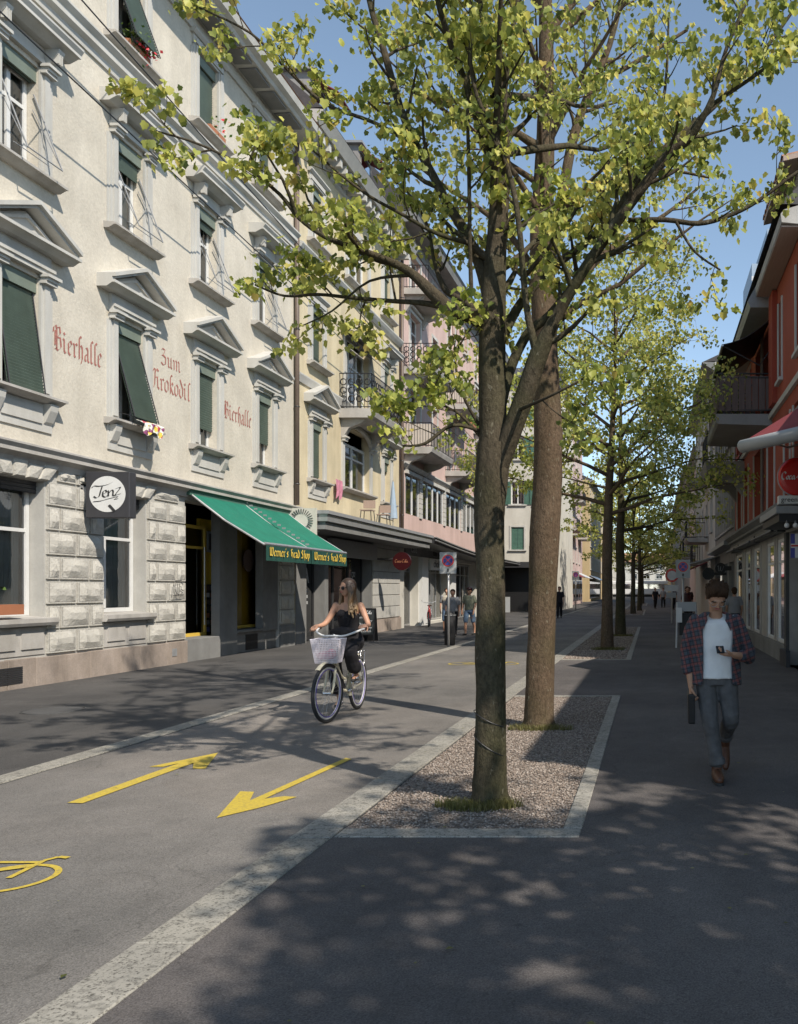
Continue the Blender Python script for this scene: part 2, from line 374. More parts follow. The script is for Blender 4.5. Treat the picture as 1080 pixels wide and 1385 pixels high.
    def mesh(s, name, off=(0, 0, 0), smooth=False):
        me = bpy.data.meshes.new(name)
        ox, oy, oz = off
        me.from_pydata([(x-ox, y-oy, z-oz) for x, y, z in s.v], [], s.f)
        if smooth: me.polygons.foreach_set('use_smooth', [True]*len(me.polygons))
        me.update(); return me
    # world-coordinate build under a parent (parents are never rotated for these)
    def build(s, name, material, parent=None, kind=None, label=None, smooth=False, bevel=0):
        if not s.v: return None
        off = wloc(parent) if parent else (0, 0, 0)
        o = link_mesh(name, s.mesh(name, off, smooth), material, parent, kind=kind, label=label)
        if bevel:
            md = o.modifiers.new('bevel', 'BEVEL'); md.width = bevel; md.segments = 2; md.limit_method = 'ANGLE'
        return o
def solo(name, mb, material, label, cat, group=None, smooth=False):
    "a thing that is one mesh, origin at its base centre"
    xs, ys, zs = zip(*mb.v); o_ = ((min(xs)+max(xs))/2, (min(ys)+max(ys))/2, min(zs))
    o = link_mesh(name, mb.mesh(name, o_, smooth), material, None, o_)
    return tag(o, label, cat, group)
def children(o): return [c for c in COL.objects if c.parent == o]
def copy_thing(root, loc, rz=None, label=None, group=None, scale=None):
    r = root.copy(); COL.objects.link(r); r.location = loc
    if rz is not None: r.rotation_euler = (0, 0, rz)
    if scale: r.scale = (scale,)*3
    if label: r['label'] = label
    if group: r['group'] = group
    for ch in KIDS(root):
        c = ch.copy(); COL.objects.link(c); c.parent = r
        for g in KIDS(ch):
            d = g.copy(); COL.objects.link(d); d.parent = c
    return r
def KIDS(o): return list(o.children)

XL, XR = -10.2, 2.9
def FL(u, v, w): return (XL+w, u, v)          # left facades, w towards the street
def FR(u, v, w): return (XR-w, u, v)          # right facades
def Lp(px, py): k = 10.2/(882-px); return 1150*k, 1.6+(797-py)*k      # pixel on left facade -> (Y, Z)
def Rp(px, py): k = 2.9/(px-882); return 1150*k, 1.6+(797-py)*k
def Gp(px, py): Y = 1840/(py-797); return ((px-882)*Y/1150, Y)
def Pp(px, py, Y): return Vector(((px-882)*Y/1150, Y, 1.6+(797-py)*Y/1150))

# ---------------------------------------------------------------- broad-nib lettering
GL = {
 'i': (.5, [[(0, .95), (.13, .85), (.13, .15), (.27, 0), (.4, .12)], [(.08, 1.38), (.2, 1.24)]]),
 'e': (.55, [[(.42, .14), (.25, 0), (.05, .15), (.05, .8), (.28, 1), (.45, .8), (.1, .48)]]),
 'r': (.5, [[(0, .93), (.12, .83), (.12, .1), (.24, 0)], [(.12, .78), (.34, 1), (.46, .86)]]),
 'n': (.72, [[(0, .93), (.12, .83), (.12, 0)], [(.12, .78), (.34, 1), (.48, .85), (.48, .12), (.6, 0), (.7, .1)]]),
 'u': (.72, [[(0, .93), (.12, .83), (.12, .12), (.26, 0), (.48, .18)], [(.48, 1), (.48, .12), (.6, 0), (.7, .1)]]),
 'm': (1.08, [[(0, .93), (.12, .83), (.12, 0)], [(.12, .78), (.34, 1), (.48, .85), (.48, 0)], [(.48, .78), (.7, 1), (.84, .85), (.84, .12), (.96, 0), (1.05, .1)]]),
 'h': (.68, [[(.4, 1.5), (.28, 1.62), (.14, 1.45), (.14, 0)], [(.14, .78), (.36, 1), (.52, .82), (.52, .05), (.36, -.3)]]),
 'a': (.66, [[(.08, .88), (.3, 1), (.46, .85), (.46, .12), (.6, 0)], [(.46, .55), (.12, .45), (.08, .15), (.2, 0), (.46, .2)]]),
 'l': (.42, [[(.38, 1.5), (.26, 1.62), (.12, 1.42), (.12, .12), (.24, 0), (.36, .12)]]),
 'k': (.66, [[(.38, 1.5), (.26, 1.62), (.12, 1.42), (.12, 0)], [(.12, .6), (.38, 1), (.5, .82), (.2, .52), (.46, .1), (.6, 0)]]),
 'o': (.64, [[(.3, 1), (.05, .8), (.05, .18), (.3, 0), (.52, .2), (.52, .82), (.3, 1)]]),
 'd': (.64, [[(.3, .95), (.05, .75), (.05, .18), (.3, 0), (.52, .2), (.52, .85), (.1, 1.55)]]),
 's': (.52, [[(.42, .88), (.25, 1), (.08, .78), (.4, .38), (.34, .06), (.04, .1)]]),
 'p': (.66, [[(0, .93), (.12, .83), (.12, -.45)], [(.12, .83), (.38, 1), (.53, .8), (.53, .2), (.3, 0), (.12, .15)]]),
 "'": (.25, [[(.12, 1.6), (.05, 1.3)]]),
 ' ': (.4, []),
 'B': (.95, [[(-.1, 1.15), (-.05, 1.5), (.18, 1.65), (.3, 1.45), (.3, .12)], [(.3, 1.5), (.62, 1.62), (.72, 1.2), (.34, .88)], [(.34, .88), (.72, .9), (.82, .3), (.45, 0), (.2, .12), (-.02, 0)], [(.1, 1.3), (.1, .3)]]),
 'Z': (.8, [[(.05, 1.35), (.18, 1.55), (.5, 1.5), (.62, 1.62)], [(.55, 1.5), (.3, .92)], [(.3, .92), (.62, .8), (.6, .15), (.3, 0), (.02, .2)], [(.1, .9), (.48, .9)]]),
 'K': (.95, [[(-.05, 1.25), (.1, 1.55), (.28, 1.5), (.22, .3), (.02, 0)], [(.26, 1.2), (.52, 1.62), (.74, 1.45)], [(.24, .85), (.6, .95), (.66, .15), (.84, 0)]]),
 'W': (1.12, [[(0, 1.35), (.12, 1.55), (.16, .2), (.36, 0), (.5, .15)], [(.5, 1.55), (.5, .15), (.78, 0), (.95, .25), (.95, 1.3), (.8, 1.55)]]),
 'H': (.85, [[(0, 1.3), (.16, 1.55), (.2, .2), (.04, 0)], [(.2, .85), (.48, 1), (.62, .75), (.62, .05), (.45, -.2)], [(.16, 1.5), (.5, 1.55)]]),
 'S': (.8, [[(.62, 1.4), (.34, 1.62), (.1, 1.3), (.55, .65), (.5, .08), (.04, .12)]]),
}
def nib_strokes(mb, F, strokes, ox, oy, sx, sy, nib, w, th=.002, ang=40):
    "polylines in letter space -> broad-nib ribbons; F(u, v, w)"
    nx, ny = math.cos(R(ang))*nib/2, math.sin(R(ang))*nib/2; k = 0
    for st in strokes:
        for (x0, y0), (x1, y1) in zip(st, st[1:]):
            a, b_, c, d = ox+x0*sx, oy+y0*sy, ox+x1*sx, oy+y1*sy
            k += 1; ww = w+th+(k % 7)*.0004
            pts = [(a-nx, b_-ny), (c-nx, d-ny), (c+nx, d+ny), (a+nx, b_+ny)]
            mb.add([F(u, v, ww) for u, v in pts], [(0, 1, 2, 3)])
def nib_text(mb, F, text, u0, u1, base, xh, w, nib=.045, ang=40):
    tot = sum(GL[c][0]+.1 for c in text); sx = (u1-u0)/tot; x = u0
    for c in text:
        nib_strokes(mb, F, GL[c][1], x, base, sx, xh, nib, w, ang=ang); x += (GL[c][0]+.1)*sx
def catmull(pts, n=6):
    out = []; P = [pts[0]]+list(pts)+[pts[-1]]
    for i in range(1, len(P)-2):
        p0, p1, p2, p3 = [np.array(q, float) for q in P[i-1:i+3]]
        for k in range(n):
            t_ = k/n
            out.append(tuple(.5*((2*p1)+(p2-p0)*t_+(2*p0-5*p1+4*p2-p3)*t_*t_+(3*p1-p0-3*p2+p3)*t_**3)))
    out.append(tuple(map(float, pts[-1]))); return out
COLA = [  # script lettering, unit height about 1
 [(.62, .78), (.5, .98), (.25, .95), (.05, .6), (.05, .2), (.25, 0), (.5, .1), (.7, .3)],
 [(.95, .5), (.75, .4), (.72, .15), (.9, .02), (1.08, .2), (.98, .48), (.85, .42)],
 [(1.42, .42), (1.25, .5), (1.12, .25), (1.2, .02), (1.4, .1), (1.52, .25)],
 [(1.85, .45), (1.65, .48), (1.52, .22), (1.62, .02), (1.8, .15), (1.9, .45), (1.85, .15), (1.95, .02), (2.1, .15)],
 [(2.15, .3), (2.4, .34)],
 [(3.1, .78), (2.98, .98), (2.72, .95), (2.5, .6), (2.5, .2), (2.7, 0), (2.95, .1), (3.15, .3)],
 [(3.4, .5), (3.2, .4), (3.17, .15), (3.35, .02), (3.52, .2), (3.42, .48), (3.3, .42)],
 [(3.6, .25), (3.85, .75), (3.8, 1.0), (3.7, .8), (3.68, .2), (3.78, .02), (3.92, .2)],
 [(4.3, .45), (4.1, .48), (3.97, .22), (4.07, .02), (4.25, .15), (4.35, .45), (4.3, .15), (4.4, .02), (4.6, .2)],
]
TENZ = [
 [(-.1, .92), (.05, 1.12), (.4, 1.1), (.9, 1.22), (1.35, 1.5)],
 [(.62, 1.1), (.5, .6), (.4, .15), (.2, 0), (.05, .15)],
 [(.62, .35), (.88, .5), (.85, .72), (.68, .6), (.66, .2), (.85, .08), (1.0, .3)],
 [(1.02, .7), (1.04, .15)], [(1.04, .4), (1.25, .75), (1.36, .6), (1.34, .25), (1.5, .22)],
 [(1.5, .85), (1.85, .98), (1.5, .3), (1.75, .35), (1.9, .42)],
 [(0, -.35), (.5, -.28), (1.1, -.05), (1.65, .12), (1.45, -.12), (1.7, -.05)],
]
def font_mesh(text, size, extrude=.002, align='CENTER', shear=0, bold=0):
    cu = bpy.data.curves.new('lettering', 'FONT'); cu.body = text; cu.size = size; cu.extrude = extrude
    cu.align_x = align; cu.align_y = 'CENTER'; cu.shear = shear; cu.offset = bold; cu.resolution_u = 3
    o = bpy.data.objects.new('lettering', cu); COL.objects.link(o)
    bpy.context.view_layer.update()
    me = bpy.data.meshes.new_from_object(o.evaluated_get(bpy.context.evaluated_depsgraph_get()))
    bpy.data.objects.remove(o); return me
def font_part(text, size, center, xdir, ydir, material, parent, name='lettering', sx=1, **kw):
    me = font_mesh(text, size, **kw)
    X = Vector(xdir).normalized(); Yv = Vector(ydir).normalized(); Z = X.cross(Yv)
    M_ = Matrix((X*sx, Yv, Z)).transposed().to_4x4(); M_.translation = Vector(center)-wloc(parent)
    me.transform(M_); me.materials.clear()
    return link_mesh(name, me, material, parent)
# ================================================================ SETTING
def struct(name, mb, material, bevel=0):
    o = mb.build(name, material, None, kind='structure', bevel=bevel); return o
KX0, KX1 = -5.55, -5.33        # left kerb
SX0, SX1 = -2.325, -2.06       # granite strip beside the tree pits
PX1, PB = -.465, .125          # pits' right edge, border width
struct('ground', MB().quad((-600, -300, -.06), (600, -300, -.06), (600, 900, -.06), (-600, 900, -.06)), 'pavement_right')
struct('road', MB().box(KX1-.1, SX0+.1, -30, 400, -.05, .0), 'road')
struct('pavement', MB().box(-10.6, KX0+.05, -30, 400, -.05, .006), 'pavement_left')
PITS = [(5.476, 12.78), (19.2, 36.0), (52, 66), (82, 97)]
mb = MB(); y = -30
for a, b_ in PITS + [(400, 400)]:
    mb.box(SX1-.1, PX1-.02, y, a+.02, -.05, .0); y = b_-.02
mb.box(PX1-.02, 3.1, -30, 400, -.05, .0)
pav = struct('pavement', mb, 'pavement_right')
for i, (a, b_) in enumerate(PITS):   # bed under the gravel
    struct('pit_bed', MB().box(SX1-.05, PX1-.05, a+.05, b_-.05, -.055, -.012), 'gravel_base')
def stone_row(name, x0, x1, y0, y1, step, top, limit=60, along='y', jit=.004, start=None):
    "granite stones laid end to end, each its own object, the far ones joined"
    kb = MB().box(x0-.004, x1+.004, y0, y1, -.055, top-.012) if along == 'y' else MB().box(x0, x1, y0, y1, -.055, top-.012)
    root = struct(name, kb, 'stone_dark')
    rest = MB(); share = {}
    q = y0 if along == 'y' else x0; end = y1 if along == 'y' else x1
    if start is not None:
        q = start
    while q < end-1e-4:
        e = min(q+step, end)
        L = e-q-.008
        if along == 'y' and q > limit:
            rest.box(x0, x1, q+.004, e-.004, top-.05, top)
        else:
            key = round(L, 3)
            if key not in share:
                s_ = MB(); c = .006
                X0, X1 = (x0-x1)/2, (x1-x0)/2; Y0, Y1 = -L/2, L/2
                if along == 'x': X0, X1, Y0, Y1 = -L/2, L/2, (y0-y1)/2, (y1-y0)/2
                bot = [(X0, Y0, -.06), (X1, Y0, -.06), (X1, Y1, -.06), (X0, Y1, -.06)]
                mid = [(a_, b__, -c) for a_, b__, _ in bot]
                tp = [(a_-math.copysign(c, a_), b__-math.copysign(c, b__), 0) for a_, b__, _ in bot]
                vs = bot+mid+tp
                fs = [(8, 9, 10, 11)]
                for k in range(4):
                    l = (k+1) % 4; fs += [(k, l, 4+l, 4+k), (4+k, 4+l, 8+l, 8+k)]
                share[key] = MB().add(vs, fs).mesh('kerb_stone')
            cx, cy = ((x0+x1)/2, (q+e)/2) if along == 'y' else ((q+e)/2, (y0+y1)/2)
            link_mesh('kerb_stone', share[key], 'kerb_granite', root, (cx, cy, top+random.uniform(-jit, jit)*.5))
        q = e
    if rest.v: rest.build('kerb_stone', 'kerb_granite', root, kind='stuff')
    return root
stone_row('kerb', KX0, KX1, -4.28, 300, 1.62, .016)
stone_row('granite_strip', SX0, SX1, -4.28, 300, 1.62, .010)
for a, b_ in PITS:
    if a > 70: lim = 0
    stone_row('pit_edging', SX1+.006, PX1, a, a+.19, 2.0, .008, along='x')
    stone_row('pit_edging', SX1+.006, PX1, b_-.12, b_, 2.0, .008, along='x')
    stone_row('pit_edging', PX1-PB, PX1, a+.194, b_-.124, 3.15, .009)

def scatter(name, n, x0, x1, y0, y1, r0, r1, z, material, seed, avoid=()):
    rng = np.random.default_rng(seed)
    base = np.array([(1, 0, 0), (-1, 0, 0), (0, 1, 0), (0, -1, 0), (0, 0, 1), (0, 0, -1)], float)
    f = np.array([(0, 2, 4), (2, 1, 4), (1, 3, 4), (3, 0, 4), (2, 0, 5), (1, 2, 5), (3, 1, 5), (0, 3, 5)])
    c = np.stack([rng.uniform(x0, x1, n), rng.uniform(y0, y1, n), np.full(n, z)], 1)
    s = rng.uniform(r0, r1, n)[:, None, None]*rng.uniform(.55, 1.1, (n, 6, 1))
    ang = rng.uniform(0, 2*np.pi, n); ca, sa = np.cos(ang), np.sin(ang)
    P = base[None]*s*np.array([1.25, .85, .6])
    X = P[..., 0]*ca[:, None]-P[..., 1]*sa[:, None]; Y = P[..., 0]*sa[:, None]+P[..., 1]*ca[:, None]
    V = np.stack([X, Y, P[..., 2]], -1)+c[:, None]+rng.uniform(0, r0*.8, (n, 1, 1))*np.array([0, 0, 1])
    F_ = (f[None]+(np.arange(n)*6)[:, None, None]).reshape(-1, 3)
    me = bpy.data.meshes.new(name); me.vertices.add(n*6); me.vertices.foreach_set('co', V.reshape(-1))
    me.loops.add(len(F_)*3); me.loops.foreach_set('vertex_index', F_.reshape(-1).astype(np.int32))
    me.polygons.add(len(F_)); me.polygons.foreach_set('loop_start', np.arange(0, len(F_)*3, 3, dtype=np.int32))
    me.update(calc_edges=True)
    return link_mesh(name, me, material, None, kind='stuff')
scatter('gravel', 34000, SX1+.01, PX1-PB-.005, 5.68, 12.65, .006, .016, -.008, 'gravel', 1)
scatter('gravel', 22000, SX1+.01, PX1-PB-.005, 19.4, 35.87, .012, .028, -.006, 'gravel', 2)
scatter('gravel', 5000, SX1+.01, PX1-PB-.005, 52.2, 65.87, .02, .045, -.004, 'gravel', 3)
def blades(name, spots, n, h, seed, material='grass_blade', wd=.004, spread=1.0, sq=.6):
    rng = random.Random(seed); mb = MB()
    for (cx, cy, r, cnt) in spots:
        for _ in range(int(cnt*n)):
            a = rng.uniform(0, 6.28); d = r*math.sqrt(rng.random()); x, y = cx+math.cos(a)*d*1.5, cy+math.sin(a)*d*sq
            hh = h*rng.uniform(.4, 1); lx, ly = rng.uniform(-.6, .6)*hh, rng.uniform(-.6, .6)*hh; t_ = rng.uniform(0, 3.14)
            dx, dy = math.cos(t_)*wd, math.sin(t_)*wd
            mb.add([(x-dx, y-dy, -.01), (x+dx, y+dy, -.01), (x+lx*.4+dx*.7, y+ly*.4+dy*.7, hh*.6), (x+lx*.4-dx*.7, y+ly*.4-dy*.7, hh*.6), (x+lx, y+ly, hh)], [(0, 1, 2, 3), (3, 2, 4)])
    return mb.build(name, material, None, kind='stuff')
blades('grass', [(-1.28, 6.22, .17, 1), (-1.1, 6.26, .1, .5), (-1.5, 6.28, .08, .25), (-1.36, 9.72, .2, 1), (-1.1, 9.7, .14, .4)], 520, .075, 5)
blades('grass', [(-1.15, 22.4, .3, 1), (-1.07, 28.9, .3, .8)], 500, .10, 6, wd=.008)
# painted markings ------------------------------------------------
def paint(mb, pts, z):
    mb.add([(x, y, z) for x, y in pts], [tuple(range(len(pts)))])
def solo_flat(name, mb, label, cat, group):
    xs, ys, zs = zip(*mb.v); o_ = ((min(xs)+max(xs))/2, (min(ys)+max(ys))/2, min(zs))
    o = link_mesh(name, mb.mesh(name, o_), 'yellow_paint', None, o_); return tag(o, label, cat, group)
mb = MB(); paint(mb, [Gp(*q) for q in ((91, 1087), (112, 1087.5), (252, 1035.5), (262, 1040), (278, 1040), (295, 1019))], .005)
paint(mb, [Gp(*q) for q in ((295, 1019), (202, 1038), (221, 1038), (248, 1031))], .0052)
mb2 = MB(); paint(mb2, [Gp(*q) for q in ((91, 1087), (112, 1087.5), (256, 1035), (240, 1032))], .005)
mb = MB(); paint(mb, [Gp(*q) for q in ((295, 1019), (278, 1040.5), (261, 1040.5), (262, 1033), (256, 1035), (112, 1087.5), (91, 1087), (243, 1033), (221, 1038), (202, 1038))], .006)
solo_flat('arrow_marking', mb, 'yellow arrow painted on the road pointing away towards the trees', 'road marking', 'yellow arrows on the cycle lane')
mb = MB(); paint(mb, [Gp(*q) for q in ((468, 1026), (476, 1027.5), (358, 1081.5), (385, 1078), (402, 1079), (350, 1094), (293, 1107.5), (325, 1071.5), (344, 1072), (338, 1084))], .006)
solo_flat('arrow_marking', mb, 'yellow arrow painted on the road pointing towards the viewer', 'road marking', 'yellow arrows on the cycle lane')
def ring_flat(mb, cx, cy, r, wd, z, n=40, sy=1):
    for i in range(n):
        a, b_ = 2*math.pi*i/n, 2*math.pi*(i+1)/n
        mb.add([(cx+math.cos(t_)*rr, cy+math.sin(t_)*rr*sy, z) for t_, rr in ((a, r), (b_, r), (b_, r-wd), (a, r-wd))], [(0, 1, 2, 3)])
def line_flat(mb, pts, wd, z):
    k = 0
    for (x0, y0), (x1, y1) in zip(pts, pts[1:]):
        d = Vector((x1-x0, y1-y0, 0)); n_ = Vector((-d.y, d.x, 0)).normalized()*wd/2; k += 1
        a, b_ = Vector((x0, y0, z+k*.0007)), Vector((x1, y1, z+k*.0007))
        mb.add([a-n_, b_-n_, b_+n_, a+n_], [(0, 1, 2, 3)])
def bike_symbol(cx, cy, label, s=1.0):
    mb = MB(); ring_flat(mb, cx, cy, .245*s, .035*s, .006); ring_flat(mb, cx-.72*s, cy, .245*s, .035*s, .006)
    P_ = lambda l: [(cx+a*s, cy+b_*s) for a, b_ in l]
    line_flat(mb, P_([(0, 0), (-.02, .30), (.02, .37), (.09, .35)]), .035*s, .0065)
    line_flat(mb, P_([(-.02, .27), (-.42, .27), (-.36, 0), (-.01, .20)]), .035*s, .007)
    line_flat(mb, P_([(-.72, 0), (-.44, .24)]), .035*s, .0072); line_flat(mb, P_([(-.72, 0), (-.36, .0)]), .035*s, .0076)
    line_flat(mb, P_([(-.47, .36), (-.42, .26)]), .03*s, .008); line_flat(mb, P_([(-.55, .36), (-.38, .36)]), .04*s, .0084)
    return solo_flat('bicycle_marking', mb, label, 'road marking', 'yellow bicycle symbols')
bike_symbol(-3.55, 4.69, 'yellow bicycle symbol painted on the road at the left edge of the picture')
bike_symbol(-3.15, 18.2, 'small far yellow bicycle symbol half hidden behind the nearest tree trunk', 1.25)
# manhole covers
for (px, py, r, lab) in ((72, 962, .33, 'dark manhole cover in the left pavement near the white house'), ):
    x, y = Gp(px, py); root = thing('manhole_cover', lab, 'manhole cover', (x, y, .006))
    MB().disc((x, y, .0065), (0, 0, 1), r, .006, 28).build('lid', 'stone_dark', root)
    MB().ring((x, y, .009), (0, 0, 1), r+.025, .006, 30, 4).build('ring', 'stone_dark', root)
# distance: low green hill closing the street
mb = MB(); pts = []
for i in range(41):
    x = -400+i*20; h = 22+8*math.sin(i*.5)+5*math.sin(i*1.3)
    pts.append((x, h))
for (x0, h0), (x1, h1) in zip(pts, pts[1:]):
    mb.quad((x0, 520, -.05), (x1, 520, -.05), (x1, 640, h1), (x0, 640, h0))
struct('hill', mb, 'hill_green')

rng = random.Random(77); mb = MB()                      # few fallen leaves and crumbs on the asphalt
for _ in range(110):
    x, y = rng.uniform(-5.2, 2.6), 3+rng.random()**1.6*22; s = rng.uniform(.006, .02); a = rng.uniform(0, 6.28); c_, s_ = math.cos(a)*s, math.sin(a)*s
    mb.add([(x+c_, y+s_, .014), (x-s_*.7, y+c_*.7, .012+s*.3), (x-c_, y-s_, .013), (x+s_*.7, y-c_*.7, .012+s*.2)], [(0, 1, 2, 3)])
mb.build('leaf_litter', 'grass_blade', None, kind='stuff')
# ================================================================ FACADE TOOLKIT
def wall_holes(mb, F, u0, u1, v0, v1, holes, depth=.28, w=0):
    us = sorted({u0, u1}|{h[0] for h in holes}|{h[1] for h in holes}); vs = sorted({v0, v1}|{h[2] for h in holes}|{h[3] for h in holes})
    us = [u for u in us if u0 <= u <= u1]; vs = [v for v in vs if v0 <= v <= v1]
    for a, b_ in zip(us, us[1:]):
        for c, d in zip(vs, vs[1:]):
            m_, n_ = (a+b_)/2, (c+d)/2
            if any(h[0] < m_ < h[1] and h[2] < n_ < h[3] for h in holes): continue
            mb.quad(F(a, c, w), F(b_, c, w), F(b_, d, w), F(a, d, w))
    for a, b_, c, d in holes:
        a, b_, c, d = max(a, u0), min(b_, u1), max(c, v0), min(d, v1)
        k = -depth
        mb.quad(F(a, c, w), F(a, d, w), F(a, d, k), F(a, c, k)); mb.quad(F(b_, c, w), F(b_, d, w), F(b_, d, k), F(b_, c, k))
        mb.quad(F(a, c, w), F(b_, c, w), F(b_, c, k), F(a, c, k)); mb.quad(F(a, d, w), F(b_, d, w), F(b_, d, k), F(a, d, k))
def body(F, u0, u1, v1, depth=11):
    "sides, back and top of the building"
    mb = MB()
    mb.quad(F(u0, -.02, 0), F(u0, v1, 0), F(u0, v1, -depth), F(u0, -.02, -depth)); mb.quad(F(u1, -.02, 0), F(u1, v1, 0), F(u1, v1, -depth), F(u1, -.02, -depth))
    mb.quad(F(u0, -.02, -depth), F(u1, -.02, -depth), F(u1, v1, -depth), F(u0, v1, -depth)); mb.quad(F(u0, v1, -depth), F(u1, v1, -depth), F(u1, v1, 0), F(u0, v1, 0))
    return mb
def sash(mb, F, a, b_, c, d, w=-.22, fr=.07, mull=1, transoms=(.68,), t=.05):
    mb.fb(F, a, a+fr, c, d, w, w+t); mb.fb(F, b_-fr, b_, c, d, w, w+t); mb.fb(F, a+fr, b_-fr, c, c+fr, w, w+t-.002); mb.fb(F, a+fr, b_-fr, d-fr, d, w, w+t-.002)
    for i in range(mull):
        m_ = a+(b_-a)*(i+1)/(mull+1); mb.fb(F, m_-.04, m_+.04, c+fr, d-fr, w+.002, w+t+.012)
    for tr in transoms:
        z = c+(d-c)*tr; mb.fb(F, a+fr, b_-fr, z-.03, z+.03, w+.004, w+t-.006)
def corrug(F, a, b_, c, d, w0, w1=None, pitch=.052):
    "roller shutter of slats hanging from d down to c; w may lean from w0 (top) to w1 (bottom)"
    if w1 is None: w1 = w0
    mb = MB(); n = max(2, int((d-c)/pitch)); prof = []
    for i in range(n+1):
        f = i/n; z = d+(c-d)*f; ww = w0+(w1-w0)*f
        prof += [(ww+.010, z), (ww-.004, z-(d-c)/n*.82)] if i < n else [(ww+.010, z)]
    for (wa, za), (wb, zb) in zip(prof, prof[1:]):
        mb.quad(F(a, za, wa), F(b_, za, wa), F(b_, zb, wb), F(a, zb, wb))
    mb.quad(F(a, d, w0-.02), F(b_, d, w0-.02), F(b_, c, w1-.02), F(a, c, w1-.02))
    return mb
def curtain(mb, F, a, b_, c, d, w, n=14):
    for i in range(n):
        x0, x1 = a+(b_-a)*i/n, a+(b_-a)*(i+1)/n; k0, k1 = (.03 if i % 2 else 0), (0 if i % 2 else .03)
        mb.quad(F(x0, c, w+k0), F(x1, c, w+k1), F(x1, d, w+k1), F(x0, d, w+k0))
def pediment(mb, F, cu, hw, zb, rise, w0, w1):
    # horizontal cornice, raking pieces with stepped profile, recessed field
    mb.fprof(F, cu-hw, cu+hw, [(w0, zb), (w0+(w1-w0)*.55, zb), (w1-.05, zb+.07), (w1, zb+.07), (w1, zb+.12), (w0, zb+.12)])
    z0 = zb+.12; t_ = .12
    for s_ in (-1, 1):
        for (lo, hi, ww) in ((0, .055, w1-.05), (.055, .125, w1+.015)):
            p = [(cu+s_*hw, z0+lo), (cu, z0+rise+lo), (cu, z0+rise+hi), (cu+s_*hw, z0+hi)]
            mb.fpoly(F, p, w0, ww)
    mb.fpoly(F, [(cu-hw+.12, z0), (cu+hw-.12, z0), (cu, z0+rise-.05)], w0, w0+.1)
    # inner thin moulding
    for s_ in (-1, 1):
        mb.fpoly(F, [(cu+s_*(hw-.2), z0+.015), (cu+s_*(hw-.32), z0+.015), (cu, z0+rise-.16), (cu, z0+rise-.10)], w0+.1, w0+.14)
def flat_hood(mb, F, cu, hw, zb, w0, w1):
    mb.fprof(F, cu-hw, cu+hw, [(w0, zb), (w0+(w1-w0)*.45, zb), (w1-.07, zb+.08), (w1-.02, zb+.08), (w1-.02, zb+.13), (w1+.03, zb+.2), (w1+.03, zb+.235), (w0, zb+.25)])
def capital(mb, F, u, z, w, hw=.13):
    mb.fb(F, u-hw, u+hw, z, z+.05, w, w+.12); mb.fb(F, u-hw-.03, u+hw+.03, z+.05, z+.10, w, w+.16); mb.fb(F, u-hw-.015, u+hw+.015, z-.05, z-.002, w, w+.095)
def console(mb, F, u, z, w, hw=.07, h=.3, proj=.22):
    pr = []
    for i in range(9):
        a = i/8; pr.append((w+proj*(1-.75*a)+.02*math.sin(a*6.3), z-h*a))
    pr += [(w, z-h), (w, z)]
    mb.fprof(F, u-hw, u+hw, pr)
    for k in (-1, 0, 1): mb.fb(F, u+k*hw*.6-.008, u+k*hw*.6+.008, z-h*.75, z-.03, w+proj*.55, w+proj*.92)
